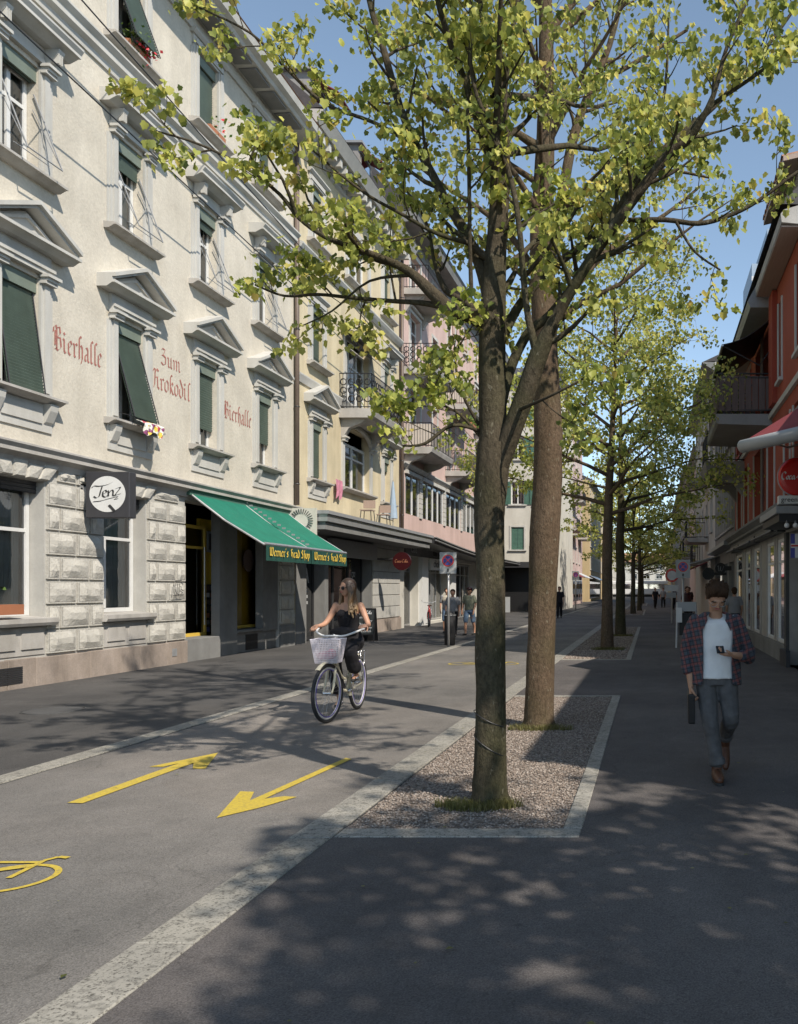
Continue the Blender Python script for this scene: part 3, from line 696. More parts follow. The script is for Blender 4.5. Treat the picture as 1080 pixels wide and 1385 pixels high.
def win_upper(root, F, uc, c, d, style, shutter=0.0, lean=0.0, sashm='frame_white', boxed=True, bars=False, hw=.425, green='shutter_green', trim='trim_white', stay=False, apron=True, cur=True):
    "one upper window with surround; shutter = how far down the roller comes (0..1)"
    a, b_ = uc-hw, uc+hw
    s_ = MB()
    for q in (-1, 1):                                         # pilaster frames in two steps
        x0, x1 = sorted((uc+q*hw, uc+q*(hw+.24)))
        s_.fb(F, x0, x1, c+.0, d+.02, -.002, .045)
        x0, x1 = sorted((uc+q*(hw+.05), uc+q*(hw+.17))); s_.fb(F, x0, x1, c+.1, d, .045, .075)
        x0, x1 = sorted((uc+q*(hw+.24), uc+q*(hw+.30))); s_.fb(F, x0, x1, c+.05, d-.08, -.002, .022)
    s_.fb(F, a-.24, b_+.24, c-.07, c-.001, -.002, .03)
    win = s_.build('window', trim, root)
    m_ = MB()
    if style == 'pediment':
        for q in (-1, 1): capital(m_, F, uc+q*(hw+.12), d-.02, .045)
        m_.fb(F, a-.24, b_+.24, d+.085, d+.16, -.002, .10); m_.fb(F, a-.24, b_+.24, d+.16, d+.21, -.002, .13); m_.fb(F, a-.22, b_+.22, d+.21, d+.42, -.002, .06)
        pediment(m_, F, uc, hw+.58, d+.42, .45, 0, .34)
        m_.build('pediment', trim, win)
    elif style == 'hood':
        for q in (-1, 1): capital(m_, F, uc+q*(hw+.12), d-.02, .045, .12)
        m_.fb(F, a-.24, b_+.24, d+.085, d+.15, -.002, .08); m_.fb(F, a-.22, b_+.22, d+.15, d+.38, -.002, .04)
        for q in (-1, 1): console(m_, F, uc+q*(hw+.15), d+.38, .03, proj=.26)
        flat_hood(m_, F, uc, hw+.5, d+.38, 0, .40)
        m_.build('hood', trim, win)
    elif style == 'plain':
        m_.fb(F, a-.24, b_+.24, d, d+.22, -.002, .045); m_.fb(F, a-.17, b_+.17, d+.05, d+.17, .045, .075)
        m_.fprof(F, a-.32, b_+.32, [(0, d+.22), (.08, d+.22), (.14, d+.28), (.14, d+.32), (0, d+.33)])
        m_.build('lintel', trim, win)
    elif style == 'simple':
        m_.fb(F, a-.24, b_+.24, d, d+.2, -.002, .045); m_.build('lintel', trim, win)
    t_ = MB(); t_.fprof(F, a-.38, b_+.38, [(-.2, c-.08), (.10, c-.08), (.20, c-.02), (.24, c-.02), (.24, c+.02), (-.2, c+.06)]); 
    t_.build('sill', 'sill_stone', win)
    if apron:
        ap = MB(); ap.fb(F, a-.28, b_+.28, c-.55, c-.085, -.002, .03)
        ap.fb(F, a-.02, b_+.02, c-.42, c-.16, .03, .055)
        for q in (-1, 1): ap.fprof(F, uc+q*(hw+.16)-.09, uc+q*(hw+.16)+.09, [(.028, c-.085), (.17, c-.085), (.15, c-.2), (.07, c-.38), (.028, c-.42)])
        ap.build('apron', trim, win)
    sm = MB(); sash(sm, F, a+.01, b_-.01, c+.06, d-.18 if boxed else d, -.24); sm.build('sash', sashm, win)
    MB().quad(F(a, c, -.215), F(b_, c, -.215), F(b_, d, -.215), F(a, d, -.215)).build('pane', 'glass', win)
    if cur:
        cm = MB(); hw2 = (b_-a)*.42; curtain(cm, F, a+.03, a+hw2, c+.05, d-.1, -.30); curtain(cm, F, b_-hw2, b_-.03, c+.05, d-.1, -.30); cm.build('curtain', 'curtain' if random.random() < .7 else 'curtain_dark', win)
    if boxed:
        MB().fb(F, a+.004, b_-.004, d-.24, d-.003, -.07, -.035).build('shutter_box', 'box_green', win)
    if shutter > 0:
        z = d-.24-(d-.24-c)*shutter
        corrug(F, a+.03, b_-.03, z, d-.2, -.1, -.1+lean).build('roller_shutter', green, win)
        if lean:
            for x in (a+.03, b_-.03): MB().tube([F(x, d-.25, -.08), F(x, z, -.08+lean), F(x, z+.1, -.1)], .011, 5).build('shutter_arm', 'metal_dark', win)
    if stay:
        lm = MB()
        for x in (a+.03, b_-.03):
            lm.tube([F(x, d-.45, -.06), F(x, c+.12, .42)], .011, 5); lm.tube([F(x, c+.12, .42), F(x, d-.7, -.08)], .007, 4)
        lm.tube([F(a+.03, c+.12, .42), F(b_-.03, c+.12, .42)], .012, 5); lm.tube([F(a+.03, c+.2, .2), F(b_-.03, c+.2, .2)], .008, 5)
        lm.build('shutter_arm', 'metal_grey', win)
    return win
def block_mesh(W, H, D=.075, n=(5, 3), seed=0, amp=.012):
    "rock-faced stone: chamfered edge round a rough face, u along x, v along z, face towards +y"
    rng = random.Random(seed); m_ = .03; nu, nv = n; vs = []; fs = []
    for j in range(nv+1):
        for i in range(nu+1):
            e = i in (0, nu) or j in (0, nv)
            x = -W/2+m_+(W-2*m_)*i/nu; z = -H/2+m_+(H-2*m_)*j/nv
            if not e: x += rng.uniform(-.02, .02); z += rng.uniform(-.015, .015)
            vs.append((x, D*.45 if e else D*.8+rng.uniform(-amp, amp), z))
    for j in range(nv):
        for i in range(nu):
            k = j*(nu+1)+i; fs.append((k, k+1, k+nu+2, k+nu+1))
    n0 = len(vs); o_ = [(-W/2, 0, -H/2), (W/2, 0, -H/2), (W/2, 0, H/2), (-W/2, 0, H/2)]
    i_ = [(-W/2, D*.4, -H/2), (W/2, D*.4, -H/2), (W/2, D*.4, H/2), (-W/2, D*.4, H/2)]
    q_ = [(-W/2+m_, D*.4, -H/2+m_), (W/2-m_, D*.4, -H/2+m_), (W/2-m_, D*.4, H/2-m_), (-W/2+m_, D*.4, H/2-m_)]
    vs += o_+i_+q_
    for k in range(4):
        l = (k+1) % 4; fs += [(n0+k, n0+l, n0+4+l, n0+4+k), (n0+4+k, n0+4+l, n0+8+l, n0+8+k)]
    me = bpy.data.meshes.new('stone_block'); me.from_pydata(vs, [], fs); me.update(); return me
BM = {}
def stone_block(root, F, u0, u1, v0, v1, material='stone_rough', D=.10, name='stone_block'):
    g = .02; W, H = round(u1-u0-2*g, 2), round(v1-v0-2*g, 2)
    key = (W, H, material, random.randrange(3))
    if key not in BM: BM[key] = block_mesh(W, H, D, seed=len(BM)); BM[key].materials.append(MATS[material])
    o = link_mesh(name, BM[key], None, root, Vector(F((u0+u1)/2, (v0+v1)/2, 0))-wloc(root))
    # face +y -> outward w
    out_ = Vector(F(0, 0, 1))-Vector(F(0, 0, 0)); o.rotation_euler = (0, 0, math.atan2(out_.y, out_.x)-math.pi/2)
    return o

# ================================================================ LEFT SIDE: WHITE HOUSE
A0, A1, AE = 4.0, 24.2, 14.3
COLS = [13.71+2.9*k for k in range(-3, 4)]           # window centres
hA = thing('white_house', 'white plastered house with red painted lettering and rough stone ground floor', 'building', (XL, (A0+A1)/2, 0))
cols1 = [c for c in COLS if c > 4.6]
holes = [(c-.425, c+.425, 4.78, 6.76) for c in cols1]+[(c-.425, c+.425, 8.42, 10.26) for c in cols1]+[(c-.425, c+.425, 12.0, 13.72) for c in cols1]
mb = MB(); wall_holes(mb, FL, A0, A1, 3.98, AE, holes); mb.build('wall', 'plaster_white', hA)
body(FL, A0, A1, AE).build('wall', 'plaster_white', hA)
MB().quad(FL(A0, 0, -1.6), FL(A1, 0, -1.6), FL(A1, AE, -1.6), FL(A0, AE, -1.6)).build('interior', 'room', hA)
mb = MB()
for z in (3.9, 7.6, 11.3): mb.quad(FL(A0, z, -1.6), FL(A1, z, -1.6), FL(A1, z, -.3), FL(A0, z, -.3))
mb.build('floor', 'room', hA)
for i, c in enumerate(cols1):
    j = round((c-13.71)/2.9)                          # column 0 is the leftmost in view
    win_upper(hA, FL, c, 4.78, 6.76, 'pediment', shutter={0: .97, 1: .93, 2: .72, 3: .62}.get(j, .8), lean={1: .42, 0: .22}.get(j, 0))
    win_upper(hA, FL, c, 8.42, 10.26, 'hood', shutter={1: .2, 0: .02}.get(j, .12), stay=True, apron=False)
    win_upper(hA, FL, c, 12.0, 13.72, 'plain', shutter={1: .85, 2: .9, 3: .4}.get(j, .6), lean={1: .45}.get(j, 0), apron=False)
mb = MB()                                              # string courses
mb.fprof(FL, A0, A1, [(0, 3.62), (.06, 3.62), (.08, 3.72), (.16, 3.78), (.22, 3.78), (.22, 3.84), (.27, 3.90), (.27, 3.93), (0, 4.0)])
mb.build('string_course', 'sill_stone', hA)
mb = MB(); mb.fprof(FL, A0, A1, [(0, 11.3), (.04, 11.3), (.05, 11.42), (.14, 11.48), (.14, 11.58), (.22, 11.66), (.22, 11.7), (0, 11.78)]); mb.build('string_course', 'trim_white', hA)
mb = MB()
mb.fprof(FL, A0, A1, [(0, 14.02), (.05, 14.02), (.08, 14.1), (.08, 14.28), (.62, 14.32), (.66, 14.4), (.78, 14.46), (.82, 14.62), (0, 14.7)])
mb.build('eaves', 'trim_white', hA)
mb = MB(); u = A0+.2
while u < A1-.6:                                       # soffit panels
    mb.fb(FL, u, u+.78, 14.26, 14.30, .14, .56); u += .97
mb.build('soffit_panel', 'stone_grey', hA)
mb = MB(); mb.quad(FL(A0, 14.7, .8), FL(A1, 14.7, .8), FL(A1, 17.2, -4.4), FL(A0, 17.2, -4.4)); mb.quad(FL(A0, 17.2, -4.4), FL(A1, 17.2, -4.4), FL(A1, 14.3, -11), FL(A0, 14.3, -11))
for u in (A0, A1): mb.add([FL(u, 14.68, .78), FL(u, 17.18, -4.4), FL(u, 14.3, -11)], [(0, 1, 2)])
mb.build('roof', 'roof_tile', hA)
# ground floor ----------------------------------------------------
gw = [(c-.6, c+.68) for c in COLS[1:]]                # ground-floor windows
GW = [(7.2, 8.4), (10.1, 11.3), (13.0, 14.26), (15.8, 17.12)]
SH0, SH1 = 18.56, 23.25
holes = [(a, b_, 1.1, 3.4) for a, b_ in GW]+[(SH0, SH1, .0, 3.55)]
mb = MB(); wall_holes(mb, FL, A0, A1, 0, 3.7, holes, .34); mb.build('wall', 'stone_back', hA)
for (a, b_) in GW:
    w_ = MB(); w_.fprof(FL, a-.12, b_+.12, [(-.3, 1.0), (.14, 1.0), (.17, 1.05), (.17, 1.12), (-.3, 1.16)]); win = w_.build('window', 'sill_stone', hA)
    s_ = MB(); s_.fb(FL, a+.005, b_-.005, 1.16, 3.3, -.30, -.24); s_.v = []; s_.f = []
    sash(s_, FL, a+.01, b_-.01, 1.16, 3.38, -.30, .08, 0, (.64,), .06); m_ = a+(b_-a)*.30
    s_.fb(FL, m_-.04, m_+.04, 1.24, 2.55, -.29, -.23)
    s_.build('sash', 'frame_white', win)
    MB().quad(FL(a, 1.1, -.27), FL(b_, 1.1, -.27), FL(b_, 3.4, -.27), FL(a, 3.4, -.27)).build('pane', 'glass', win)
    cm = MB(); curtain(cm, FL, a+.02, b_-.02, 1.15, 3.3, -.40, 22); cm.build('curtain', 'curtain', win)
    corrug(FL, a+.02, b_-.02, 3.2, 3.39, -.12).build('roller_shutter', 'metal_dark', win)
    ap = MB(); ap.fb(FL, a, b_, .52, .97, -.002, .02)
    for k in (0, 1): ap.fb(FL, a+.08+k*(b_-a)/2, a+(b_-a)/2-.06+k*(b_-a)/2, .62, .88, .02, .045)
    ap.build('apron', 'sill_stone', win)
edges = [A0]+[x for ab in GW for x in ab]+[SH0]
piers = [(edges[i], edges[i+1]) for i in range(0, len(edges), 2)]
rows = [.5+.418*i for i in range(8)]
for pi_, (a, b_) in enumerate(piers):
    W = b_-a
    for ri in range(7):
        z0, z1 = rows[ri], rows[ri+1]
        n_ = max(2, round(W/.62)); cut = [a+W*(k/n_) for k in range(n_+1)]
        if ri % 2: cut = [a]+[a+W*((k+.45)/n_) for k in range(n_)]+[b_]
        for x0, x1 in zip(cut, cut[1:]):
            if x1-x0 < .12: continue
            stone_block(hA, FL, x0+(.02 if x0 == a else 0), x1-(.02 if x1 == b_ else 0), z0, z1)
def vous_mesh(root, pts, w1):
    mb = MB(); cx = sum(p[0] for p in pts)/4; cy = sum(p[1] for p in pts)/4
    inn = [(p[0]*.84+cx*.16, p[1]*.84+cy*.16) for p in pts]
    vs = [FL(u, v, 0) for u, v in pts]+[FL(u, v, w1*.5) for u, v in pts]+[FL(u, v, w1) for u, v in inn]+[FL(cx+.01, cy, w1+.02)]
    fs = [(8+k, 8+(k+1) % 4, 12) for k in range(4)]
    for k in range(4):
        l = (k+1) % 4; fs += [(k, l, 4+l, 4+k), (4+k, 4+l, 8+l, 8+k)]
    mb.add(vs, fs); return mb.build('arch_stone', 'stone_rough', root)
for (a, b_) in GW:                                     # flat arches of wedge stones over the windows
    n_ = 5; cu = (a+b_)/2; lo = [a-.02+(b_-a+.04)*k/n_ for k in range(n_+1)]; hi = [cu+(x-cu)*1.42 for x in lo]
    for k in range(n_):
        vous_mesh(hA, [(lo[k]+.01, 3.41), (lo[k+1]-.01, 3.41), (hi[k+1]-.01, 3.66), (hi[k]+.01, 3.66)] if k % 2 else [(lo[k]+.01, 3.41), (lo[k+1]-.01, 3.41), (hi[k+1]-.01, 3.70), (hi[k]+.01, 3.70)], .09)
for a, b_ in piers:
    x0, x1 = a+.28, b_-.28
    if x1-x0 > .3:
        n_ = max(1, round((x1-x0)/.6))
        for k in range(n_): stone_block(hA, FL, x0+(x1-x0)*k/n_, x0+(x1-x0)*(k+1)/n_, 3.43, 3.68)
u = A0; k = 0                                          # plinth of dressed slabs
while u < SH0-.05:
    L_ = [1.5, .95, 1.25, .62, 1.35][k % 5]; e = min(u+L_, SH0); k += 1
    if SH0-e < .3: e = SH0
    MB().fb(FL, u+.006, e-.006, -.02, .47+.01*(k % 2), 0, .07).build('plinth_slab', 'plinth_stone', hA, bevel=.008); u = e
mb = MB(); gx = Lp(8, 940)[0]
for i in range(9): mb.fb(FL, gx-.5, gx+.25, .10+i*.03, .118+i*.03, .07, .085)
mb.build('vent_grille', 'metal_dark', hA)
MB().fb(FL, 17.95, 18.12, .18, .34, .071, .08).build('junction_plate', 'metal_grey', hA)
# painted lettering
for tx, x0, x1, z_, xh_, nb in (('Bierhalle', 14.5, 15.78, 5.70, .255, .046), ('Zum', 17.66, 18.42, 6.28, .22, .044), ('Krokodil', 17.38, 18.8, 5.74, .25, .048), ('Bierhalle', 20.28, 21.66, 5.70, .25, .052)):
    mb = MB(); nib_text(mb, FL, tx, x0, x1, z_, xh_, .002, nb); mb.build('lettering', 'lettering_red', hA)
mb = MB()                                              # small tag sprayed on a stone
for i, st in enumerate([[(0, 0), (.02, .2), (.1, .22), (.06, .1), (.12, 0)], [(.15, .2), (.15, 0), (.22, .02), (.22, .2)], [(.26, .22), (.34, .18), (.27, .1), (.36, .05), (.26, 0)], [(0, -.03), (.36, -.02)], [(.05, .25), (.3, .26)]]):
    nib_strokes(mb, FL, [catmull(st, 3)], 17.9, 1.5, 1.1, 1.1, .022, .118)
mb.build('graffiti', 'lettering_black', hA)
# shop front of the head shop -------------------------------------
sh = MB()
sh.fb(FL, 20.1, 20.95, 0, 3.5, -.22, -.02); sh.build('shop_pier', 'stone_grey', hA)
sh = MB(); sh.fb(FL, 22.35, 23.24, .5, 3.5, -.22, -.03); sh.build('shop_pier', 'stone_grey', hA)
sh = MB(); sh.fb(FL, 18.6, 20.04, -.01, .5, -.9, .03); sh.fb(FL, 20.96, 23.24, -.01, .52, -.9, -.08); sh.fb(FL, 20.97, 22.3, .52, .58, -.9, .0); sh.build('stone_step', 'stone_grey', hA, bevel=.01)
MB().fb(FL, 21.5, 22.15, .06, .45, -.08, -.07).build('cellar_vent', 'black', hA)
dr = MB(); sash(dr, FL, 19.0, 20.4, .5, 3.1, -.55, .075, 0, (.80,), .06); door = dr.build('door', 'frame_yellow', hA)
MB().quad(FL(19.0, .5, -.53), FL(20.4, .5, -.53), FL(20.4, 3.1, -.53), FL(19.0, 3.1, -.53)).build('pane', 'glass_dark', door)
MB().tube([FL(20.22, .75, -.44), FL(20.22, 2.6, -.44)], .018, 8).build('handle', 'metal_light', door)
MB().fb(FL, 19.1, 20.3, 2.62, 3.02, -.56, -.54).build('sign_panel', 'panel_yellow', door)
sp = MB(); sp.fb(FL, 20.42, 21.4, .5, 3.3, -.74, -.66); sp.build('wall_panel', 'panel_yellow', hA)
fb_ = MB(); sash(fb_, FL, 21.2, 22.97, .6, 3.2, -.42, .07, 0, (), .06); w2 = fb_.build('window', 'frame_yellow', hA)
MB().quad(FL(21.2, .6, -.40), FL(22.97, .6, -.40), FL(22.97, 3.2, -.40), FL(21.2, 3.2, -.40)).build('pane', 'glass', w2)
MB().quad(FL(21.2, .6, -.46), FL(22.97, .6, -.46), FL(22.97, 3.2, -.46), FL(21.2, 3.2, -.46)).build('backing', 'panel_yellow', w2)
MB().disc(FL(22.3, 2.35, -.385), (1, 0, 0), .30, .006, 28).build('emblem', 'wood_slat', w2)
MB().fb(FL, 20.5, 21.1, 2.5, 3.0, -.64, -.5).build('ventilation_box', 'metal_grey', hA)
MB().fb(FL, 20.55, 21.05, 2.55, 2.95, -.5, -.49).build('ventilation_grille', 'black', hA)
rk = thing('magazine_rack', 'black rack of magazines and cards in the doorway beside the yellow door', 'rack', FL(20.75, .5, -.55))
q = MB(); q.fb(FL, 20.46, 21.1, .5, 1.72, -.64, -.6)
for i in range(7): q.fb(FL, 20.46, 21.1, .56+i*.165, .575+i*.165, -.6, -.47)
q.build('frame', 'black', rk)
for i in range(7):
    for j in range(3):
        MB().fb(FL, 20.49+j*.2, 20.64+j*.2, .58+i*.165, .69+i*.165, -.55+.01*j, -.54+.01*j).build('magazine', random.choice(['dark_red_with_shade', 'cloth_grey', 'terracotta', 'blue_pale', 'frame_yellow', 'wood_slat', 'sign_blue', 'black', 'sign_white']), rk)
# dark rusticated pier under the awning
MB().fb(FL, 23.26, 24.18, 0, .6, 0, .05).build('plinth_slab', 'stone_grey', hA)
for ri in range(7):
    z0 = .62+ri*.41; cut = [23.27, 23.75, 24.18] if ri % 2 else [23.27, 23.95, 24.18]
    for x0, x1 in zip(cut, cut[1:]): stone_block(hA, FL, x0, x1, z0, z0+.41, 'stone_rough')
# Tenz box sign ---------------------------------------------------
tz = thing('box_sign', 'square charcoal box sign with white disc reading Tenz on the white house', 'sign', (XL, 15.1, 2.87))
MB().box(-10.06, -9.28, 15.1, 15.3, 2.87, 3.69).build('box', 'sign_charcoal', tz, bevel=.012)
MB().disc((-9.67, 15.099, 3.29), (0, -1, 0), .32, .006, 40).build('disc', 'sign_white', tz)
FS = lambda u, v, w: (u, 15.092-w, v)
mb = MB()
for st in TENZ: nib_strokes(mb, FS, [catmull(st, 5)], -9.92, 3.22, .262, .19, .034, .0, ang=30)
mb.fpoly(FS, [(-9.66, 3.08), (-9.62, 3.11), (-9.52, 3.00), (-9.56, 2.97)], .001, .003)
mb.build('lettering', 'lettering_black', tz)
mb = MB().fb(FL, 15.12, 15.26, 3.1, 3.5, 0, .04); mb.fb(FL, 15.17, 15.22, 3.2, 3.42, .039, .16); mb.build('bracket', 'metal_grey', tz)
# green awning ----------------------------------------------------
aw = thing('shop_awning', 'long green fabric awning with yellow lettered valance over the shop front', 'awning', (XL, 21.05, 2.5))
XO = -8.47
for i, (a, b_) in enumerate(((18.6, 21.02), (21.08, 23.5))):
    n_ = 10; mb = MB()
    for k in range(n_):
        f0, f1 = k/n_, (k+1)/n_; sag = lambda f: -.05*math.sin(math.pi*f)
        x0, x1 = XL+.1+(XO-XL-.1)*f0, XL+.1+(XO-XL-.1)*f1; z0, z1 = 3.72+(2.6-3.72)*f0+sag(f0), 3.72+(2.6-3.72)*f1+sag(f1)
        mb.quad((x0, a, z0), (x1, a, z1), (x1, b_, z1), (x0, b_, z0)); mb.quad((x0, a, z0-.006), (x1, a, z1-.006), (x1, b_, z1-.006), (x0, b_, z0-.006))
    mb.build('canvas', 'awning_green', aw, smooth=True)
    mb = MB(); n_ = 24
    for k in range(n_):
        y0, y1 = a+(b_-a)*k/n_, a+(b_-a)*(k+1)/n_; g = lambda kk: .012*math.sin(kk*1.9)
        mb.quad((XO+.03, y0, 2.57), (XO+.03, y1, 2.57), (XO+.03+g(k+1), y1, 2.23), (XO+.03+g(k), y0, 2.23))
    va = mb.build('valance', 'valance_green', aw)
    FV = lambda u, v, w: (XO+.03+w, u, v)
    mb = MB(); nib_text(mb, FV, "Werner's", a+.14, a+1.12, 2.345, .12, .016, .042); nib_text(mb, FV, 'Head Shop', a+1.24, b_-.08, 2.345, .12, .016, .042)
    mb.build('lettering', 'lettering_yellow', va)
mb = MB(); mb.tube([(XO, 18.58, 2.6), (XO, 23.52, 2.6)], .035, 8)
for y in (18.58, 21.05, 23.52): mb.tube([(XL+.1, y, 3.70), ((XL+XO)/2, y, 3.11), (XO, y, 2.58)], .024, 6)
mb.build('frame', 'metal_light', aw)
MB().fb(FL, 18.5, 23.6, 3.66, 3.86, .0, .16).build('cassette', 'shutter_bright', aw)
mb = MB()
for i in range(14): f = i/14; mb.box(XL+.12+(XO-XL-.1)*f, XL+.19+(XO-XL-.1)*f, 21.03, 21.07, 3.76-1.12*f-.03, 3.80-1.12*f-.03)
mb.build('cord', 'metal_grey', aw)
# overhead cables
for i, (p0, p1, lab) in enumerate((((0, 18), (243, 243), 'lower dark cable strung along the front of the white house'), ((112, 3), (250, 158), 'upper dark cable strung along the front of the white house'))):
    def on(px, py, X=-9.55): k = -X/(882-px); return (X, 1150*k, 1.6+(797-py)*k)
    a, b_ = Vector(on(*p0)), Vector(on(*p1)); d = (b_-a)/(b_.y-a.y)
    p = [a+d*(y-a.y)+Vector((0, 0, .012*((y-25)/8)**2)) for y in range(6, 58, 2)]
    mb = MB().tube(p, .014, 5); solo('overhead_cable', mb, 'cable', lab, 'cable', 'cables along the house fronts')
# drainpipes
for y, z, lab in ((24.2, 14.3, 'brown drainpipe between the white house and the yellow house'), (34.4, 15, 'brown drainpipe between the yellow house and the pink house')):
    root = thing('drainpipe', lab, 'drainpipe', (XL, y, 3.9)); MB().tube([(XL+.1, y, 4.0), (XL+.1, y, z)], .065, 10).build('pipe', 'pipe_brown', root, smooth=True)
    for zz in (4.6, 6.8, 9, 11.2, 13.4): MB().ring((XL+.1, y, zz), (0, 0, 1), .07, .014, 12, 4).build('bracket', 'metal_dark', root)
# flowers and cloth on the sills
def flower_box(u, z, label, seed, w=.3, red=True, n=90):
    root = thing('flower_box', label, 'flower box', FL(u, z, .1))
    MB().fb(FL, u-.34, u+.34, z, z+.16, .02, .2).build('box', 'terracotta', root)
    rng = random.Random(seed); mb = MB(); pe = MB()
    for _ in range(n):
        c = Vector(FL(u+rng.gauss(0, .2), z+.2+rng.gauss(.05, .16), w*.5+rng.gauss(0, .1))); r = rng.uniform(.03, .06)
        d1 = Vector((rng.uniform(-1, 1), rng.uniform(-1, 1), rng.uniform(-1, 1))).normalized()*r; d2 = d1.orthogonal().normalized()*r*.6
        mb.add([c-d1, c+d2, c+d1, c-d2], [(0, 1, 2, 3)])
        if red and rng.random() < .5:
            c = Vector(FL(u+rng.gauss(.08, .14), z+.15+rng.gauss(.05, .13), w*.5+.08+rng.gauss(0, .08))); d1 = d1.normalized()*.035; d2 = d2.normalized()*.035
            pe.add([c-d1, c+d2, c+d1, c-d2], [(0, 1, 2, 3)])
    mb.build('foliage', 'leaf_plant', root, kind='stuff')
    if pe.v: pe.build('blossom', 'petal_red', root, kind='stuff')
flower_box(COLS[4]+.0, 12.0, 'flower box with red geraniums under the leaning shutter high on the white house', 3, n=130)
flower_box(COLS[5]+.1, 12.0, 'thin plant with dark red leaves in the top floor window left of the tree', 4, n=22)
flower_box(13.2, 1.2, 'plants in a clay pot behind the ground floor window at the left edge', 9, w=-.8, red=False, n=80)
rng = random.Random(5); mb = MB(); n_ = 16                # colourful cloth hung on the sill
grid = [[Vector(FL(16.3+.66*i/n_, 4.86-.26*(j/6)**1.1-.05*math.sin(i*.6)*(j/6)+.04*(i/n_), .30+.16*min(1, j/2)+.02*math.sin(i*1.5+j))) for i in range(n_+1)] for j in range(7)]
for j in range(6):
    for i in range(n_): mb.quad(grid[j][i], grid[j][i+1], grid[j+1][i+1], grid[j+1][i])
m, t, b = new_mat('patchwork'); vo = N(t, 'TexVoronoi'); vo.inputs['Scale'].default_value = 11; t.links.new(pos(t), vo.inputs['Vector'])
s_ = N(t, 'SeparateColor'); t.links.new(vo.outputs['Color'], s_.inputs[0])
r_ = ramp(t, [(0, (.6, .58, .5)), (.25, (.62, .45, .06)), (.45, (.6, .6, .55)), (.6, (.4, .05, .08)), (.75, (.55, .55, .5)), (.88, (.2, .05, .12))], 'CONSTANT'); t.links.new(s_.outputs[0], r_.inputs[0]); t.links.new(r_.outputs[0], b.inputs['Base Color'])
solo('cloth', mb, 'patchwork', 'colourful patterned cloth draped over the sill below the leaning shutter', 'cloth')

# ================================================================ YELLOW HOUSE
B0, B1, BE = 24.32, 34.3, 15.0
hB = thing('yellow_house', 'pale yellow house with ornate iron balcony left of the pink house', 'building', (XL, (B0+B1)/2, 0))
bc = [25.9, 32.7]
lev = [(4.87, 6.7), (8.35, 10.2), (12.0, 13.8)]
holes = [(c-.42, c+.42, a, b_) for c in bc for a, b_ in lev]+[(28.1, 30.7, 4.95, 7.05), (28.3, 30.6, 7.5, 10.2), (28.4, 30.5, 12.0, 13.8)]
mb = MB(); wall_holes(mb, FL, B0, B1, 3.7, BE, holes); mb.build('wall', 'plaster_yellow', hB)
body(FL, B0, B1, BE).build('wall', 'plaster_yellow', hB)
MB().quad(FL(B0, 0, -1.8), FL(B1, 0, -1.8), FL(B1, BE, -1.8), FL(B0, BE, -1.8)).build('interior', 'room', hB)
for c in bc:
    win_upper(hB, FL, c, 4.87, 6.7, 'pediment', shutter=.9 if c < 30 else .2, green='shutter_green', hw=.42)
    win_upper(hB, FL, c, 8.35, 10.2, 'hood' if c > 30 else 'plain', shutter=.9 if c < 30 else .25, apron=False, hw=.42)
    win_upper(hB, FL, c, 12.0, 13.8, 'plain', shutter=.5, apron=False, hw=.42)
def wide_win(root, F, a, b_, c, d, mull=2, fr='trim_white', arch=False, sashm='frame_white', sh=False, tr=(.72,)):
    s_ = MB(); s_.fb(F, a-.2, a, c, d, -.002, .06); s_.fb(F, b_, b_+.2, c, d, -.002, .06); s_.fb(F, a-.2, b_+.2, c-.08, c-.001, -.002, .03)
    win = s_.build('window', fr, root); q = MB()
    if arch:
        n_ = 12
        for k in range(n_):
            A, B_ = math.pi*k/n_, math.pi*(k+1)/n_; cu = (a+b_)/2; r0, r1 = (b_-a)/2, (b_-a)/2+.22
            q.fpoly(F, [(cu-math.cos(t_)*rr, d+math.sin(t_)*rr*.42) for t_, rr in ((A, r0), (B_, r0), (B_, r1), (A, r1))], -.002, .12)
        capital(q, F, a-.1, d-.02, .05, .12); capital(q, F, b_+.1, d-.02, .05, .12)
    else: q.fb(F, a-.2, b_+.2, d, d+.2, -.002, .06)
    q.build('lintel', fr, win)
    m_ = MB(); sash(m_, F, a, b_, c, d, -.24, .09, mull, tr, .06); m_.build('sash', sashm, win)
    MB().quad(F(a, c, -.215), F(b_, c, -.215), F(b_, d, -.215), F(a, d, -.215)).build('pane', 'glass', win)
    cm = MB(); curtain(cm, F, a+.05, a+(b_-a)*.4, c, d-.05, -.4); curtain(cm, F, b_-(b_-a)*.3, b_-.05, c, d-.05, -.4); cm.build('curtain', 'curtain', win)
    MB().fprof(F, a-.3, b_+.3, [(-.2, c-.1), (.1, c-.1), (.22, c-.03), (.22, c+.02), (-.2, c+.03)]).build('sill', 'sill_stone', win)
    return win
wide_win(hB, FL, 28.1, 30.7, 4.95, 6.55, 1, arch=True); wide_win(hB, FL, 28.3, 30.6, 7.55, 9.9, 2); wide_win(hB, FL, 28.4, 30.5, 12.0, 13.7, 2)
aw2 = MB(); n_ = 8
aw2.slab(FL(27.9, 10.15, .05), FL(30.95, 10.15, .05), FL(30.95, 9.75, .75), FL(27.9, 9.75, .75), .02)
o = solo('small_awning', aw2, 'metal_dark', 'dark striped awning half open above the iron balcony of the yellow house', 'awning')
mb = MB()
for i in range(22): y = 27.92+i*.14; mb.slab(FL(y, 10.175, .05), FL(y+.07, 10.175, .05), FL(y+.07, 9.775, .75), FL(y, 9.775, .75), .004)
mb.build('stripe', 'metal_light', o)
MB().tube([FL(28.0, 9.75, .7), FL(28.0, 8.7, .25)], .012, 5).build('arm', 'metal_dark', o)
mb = MB()
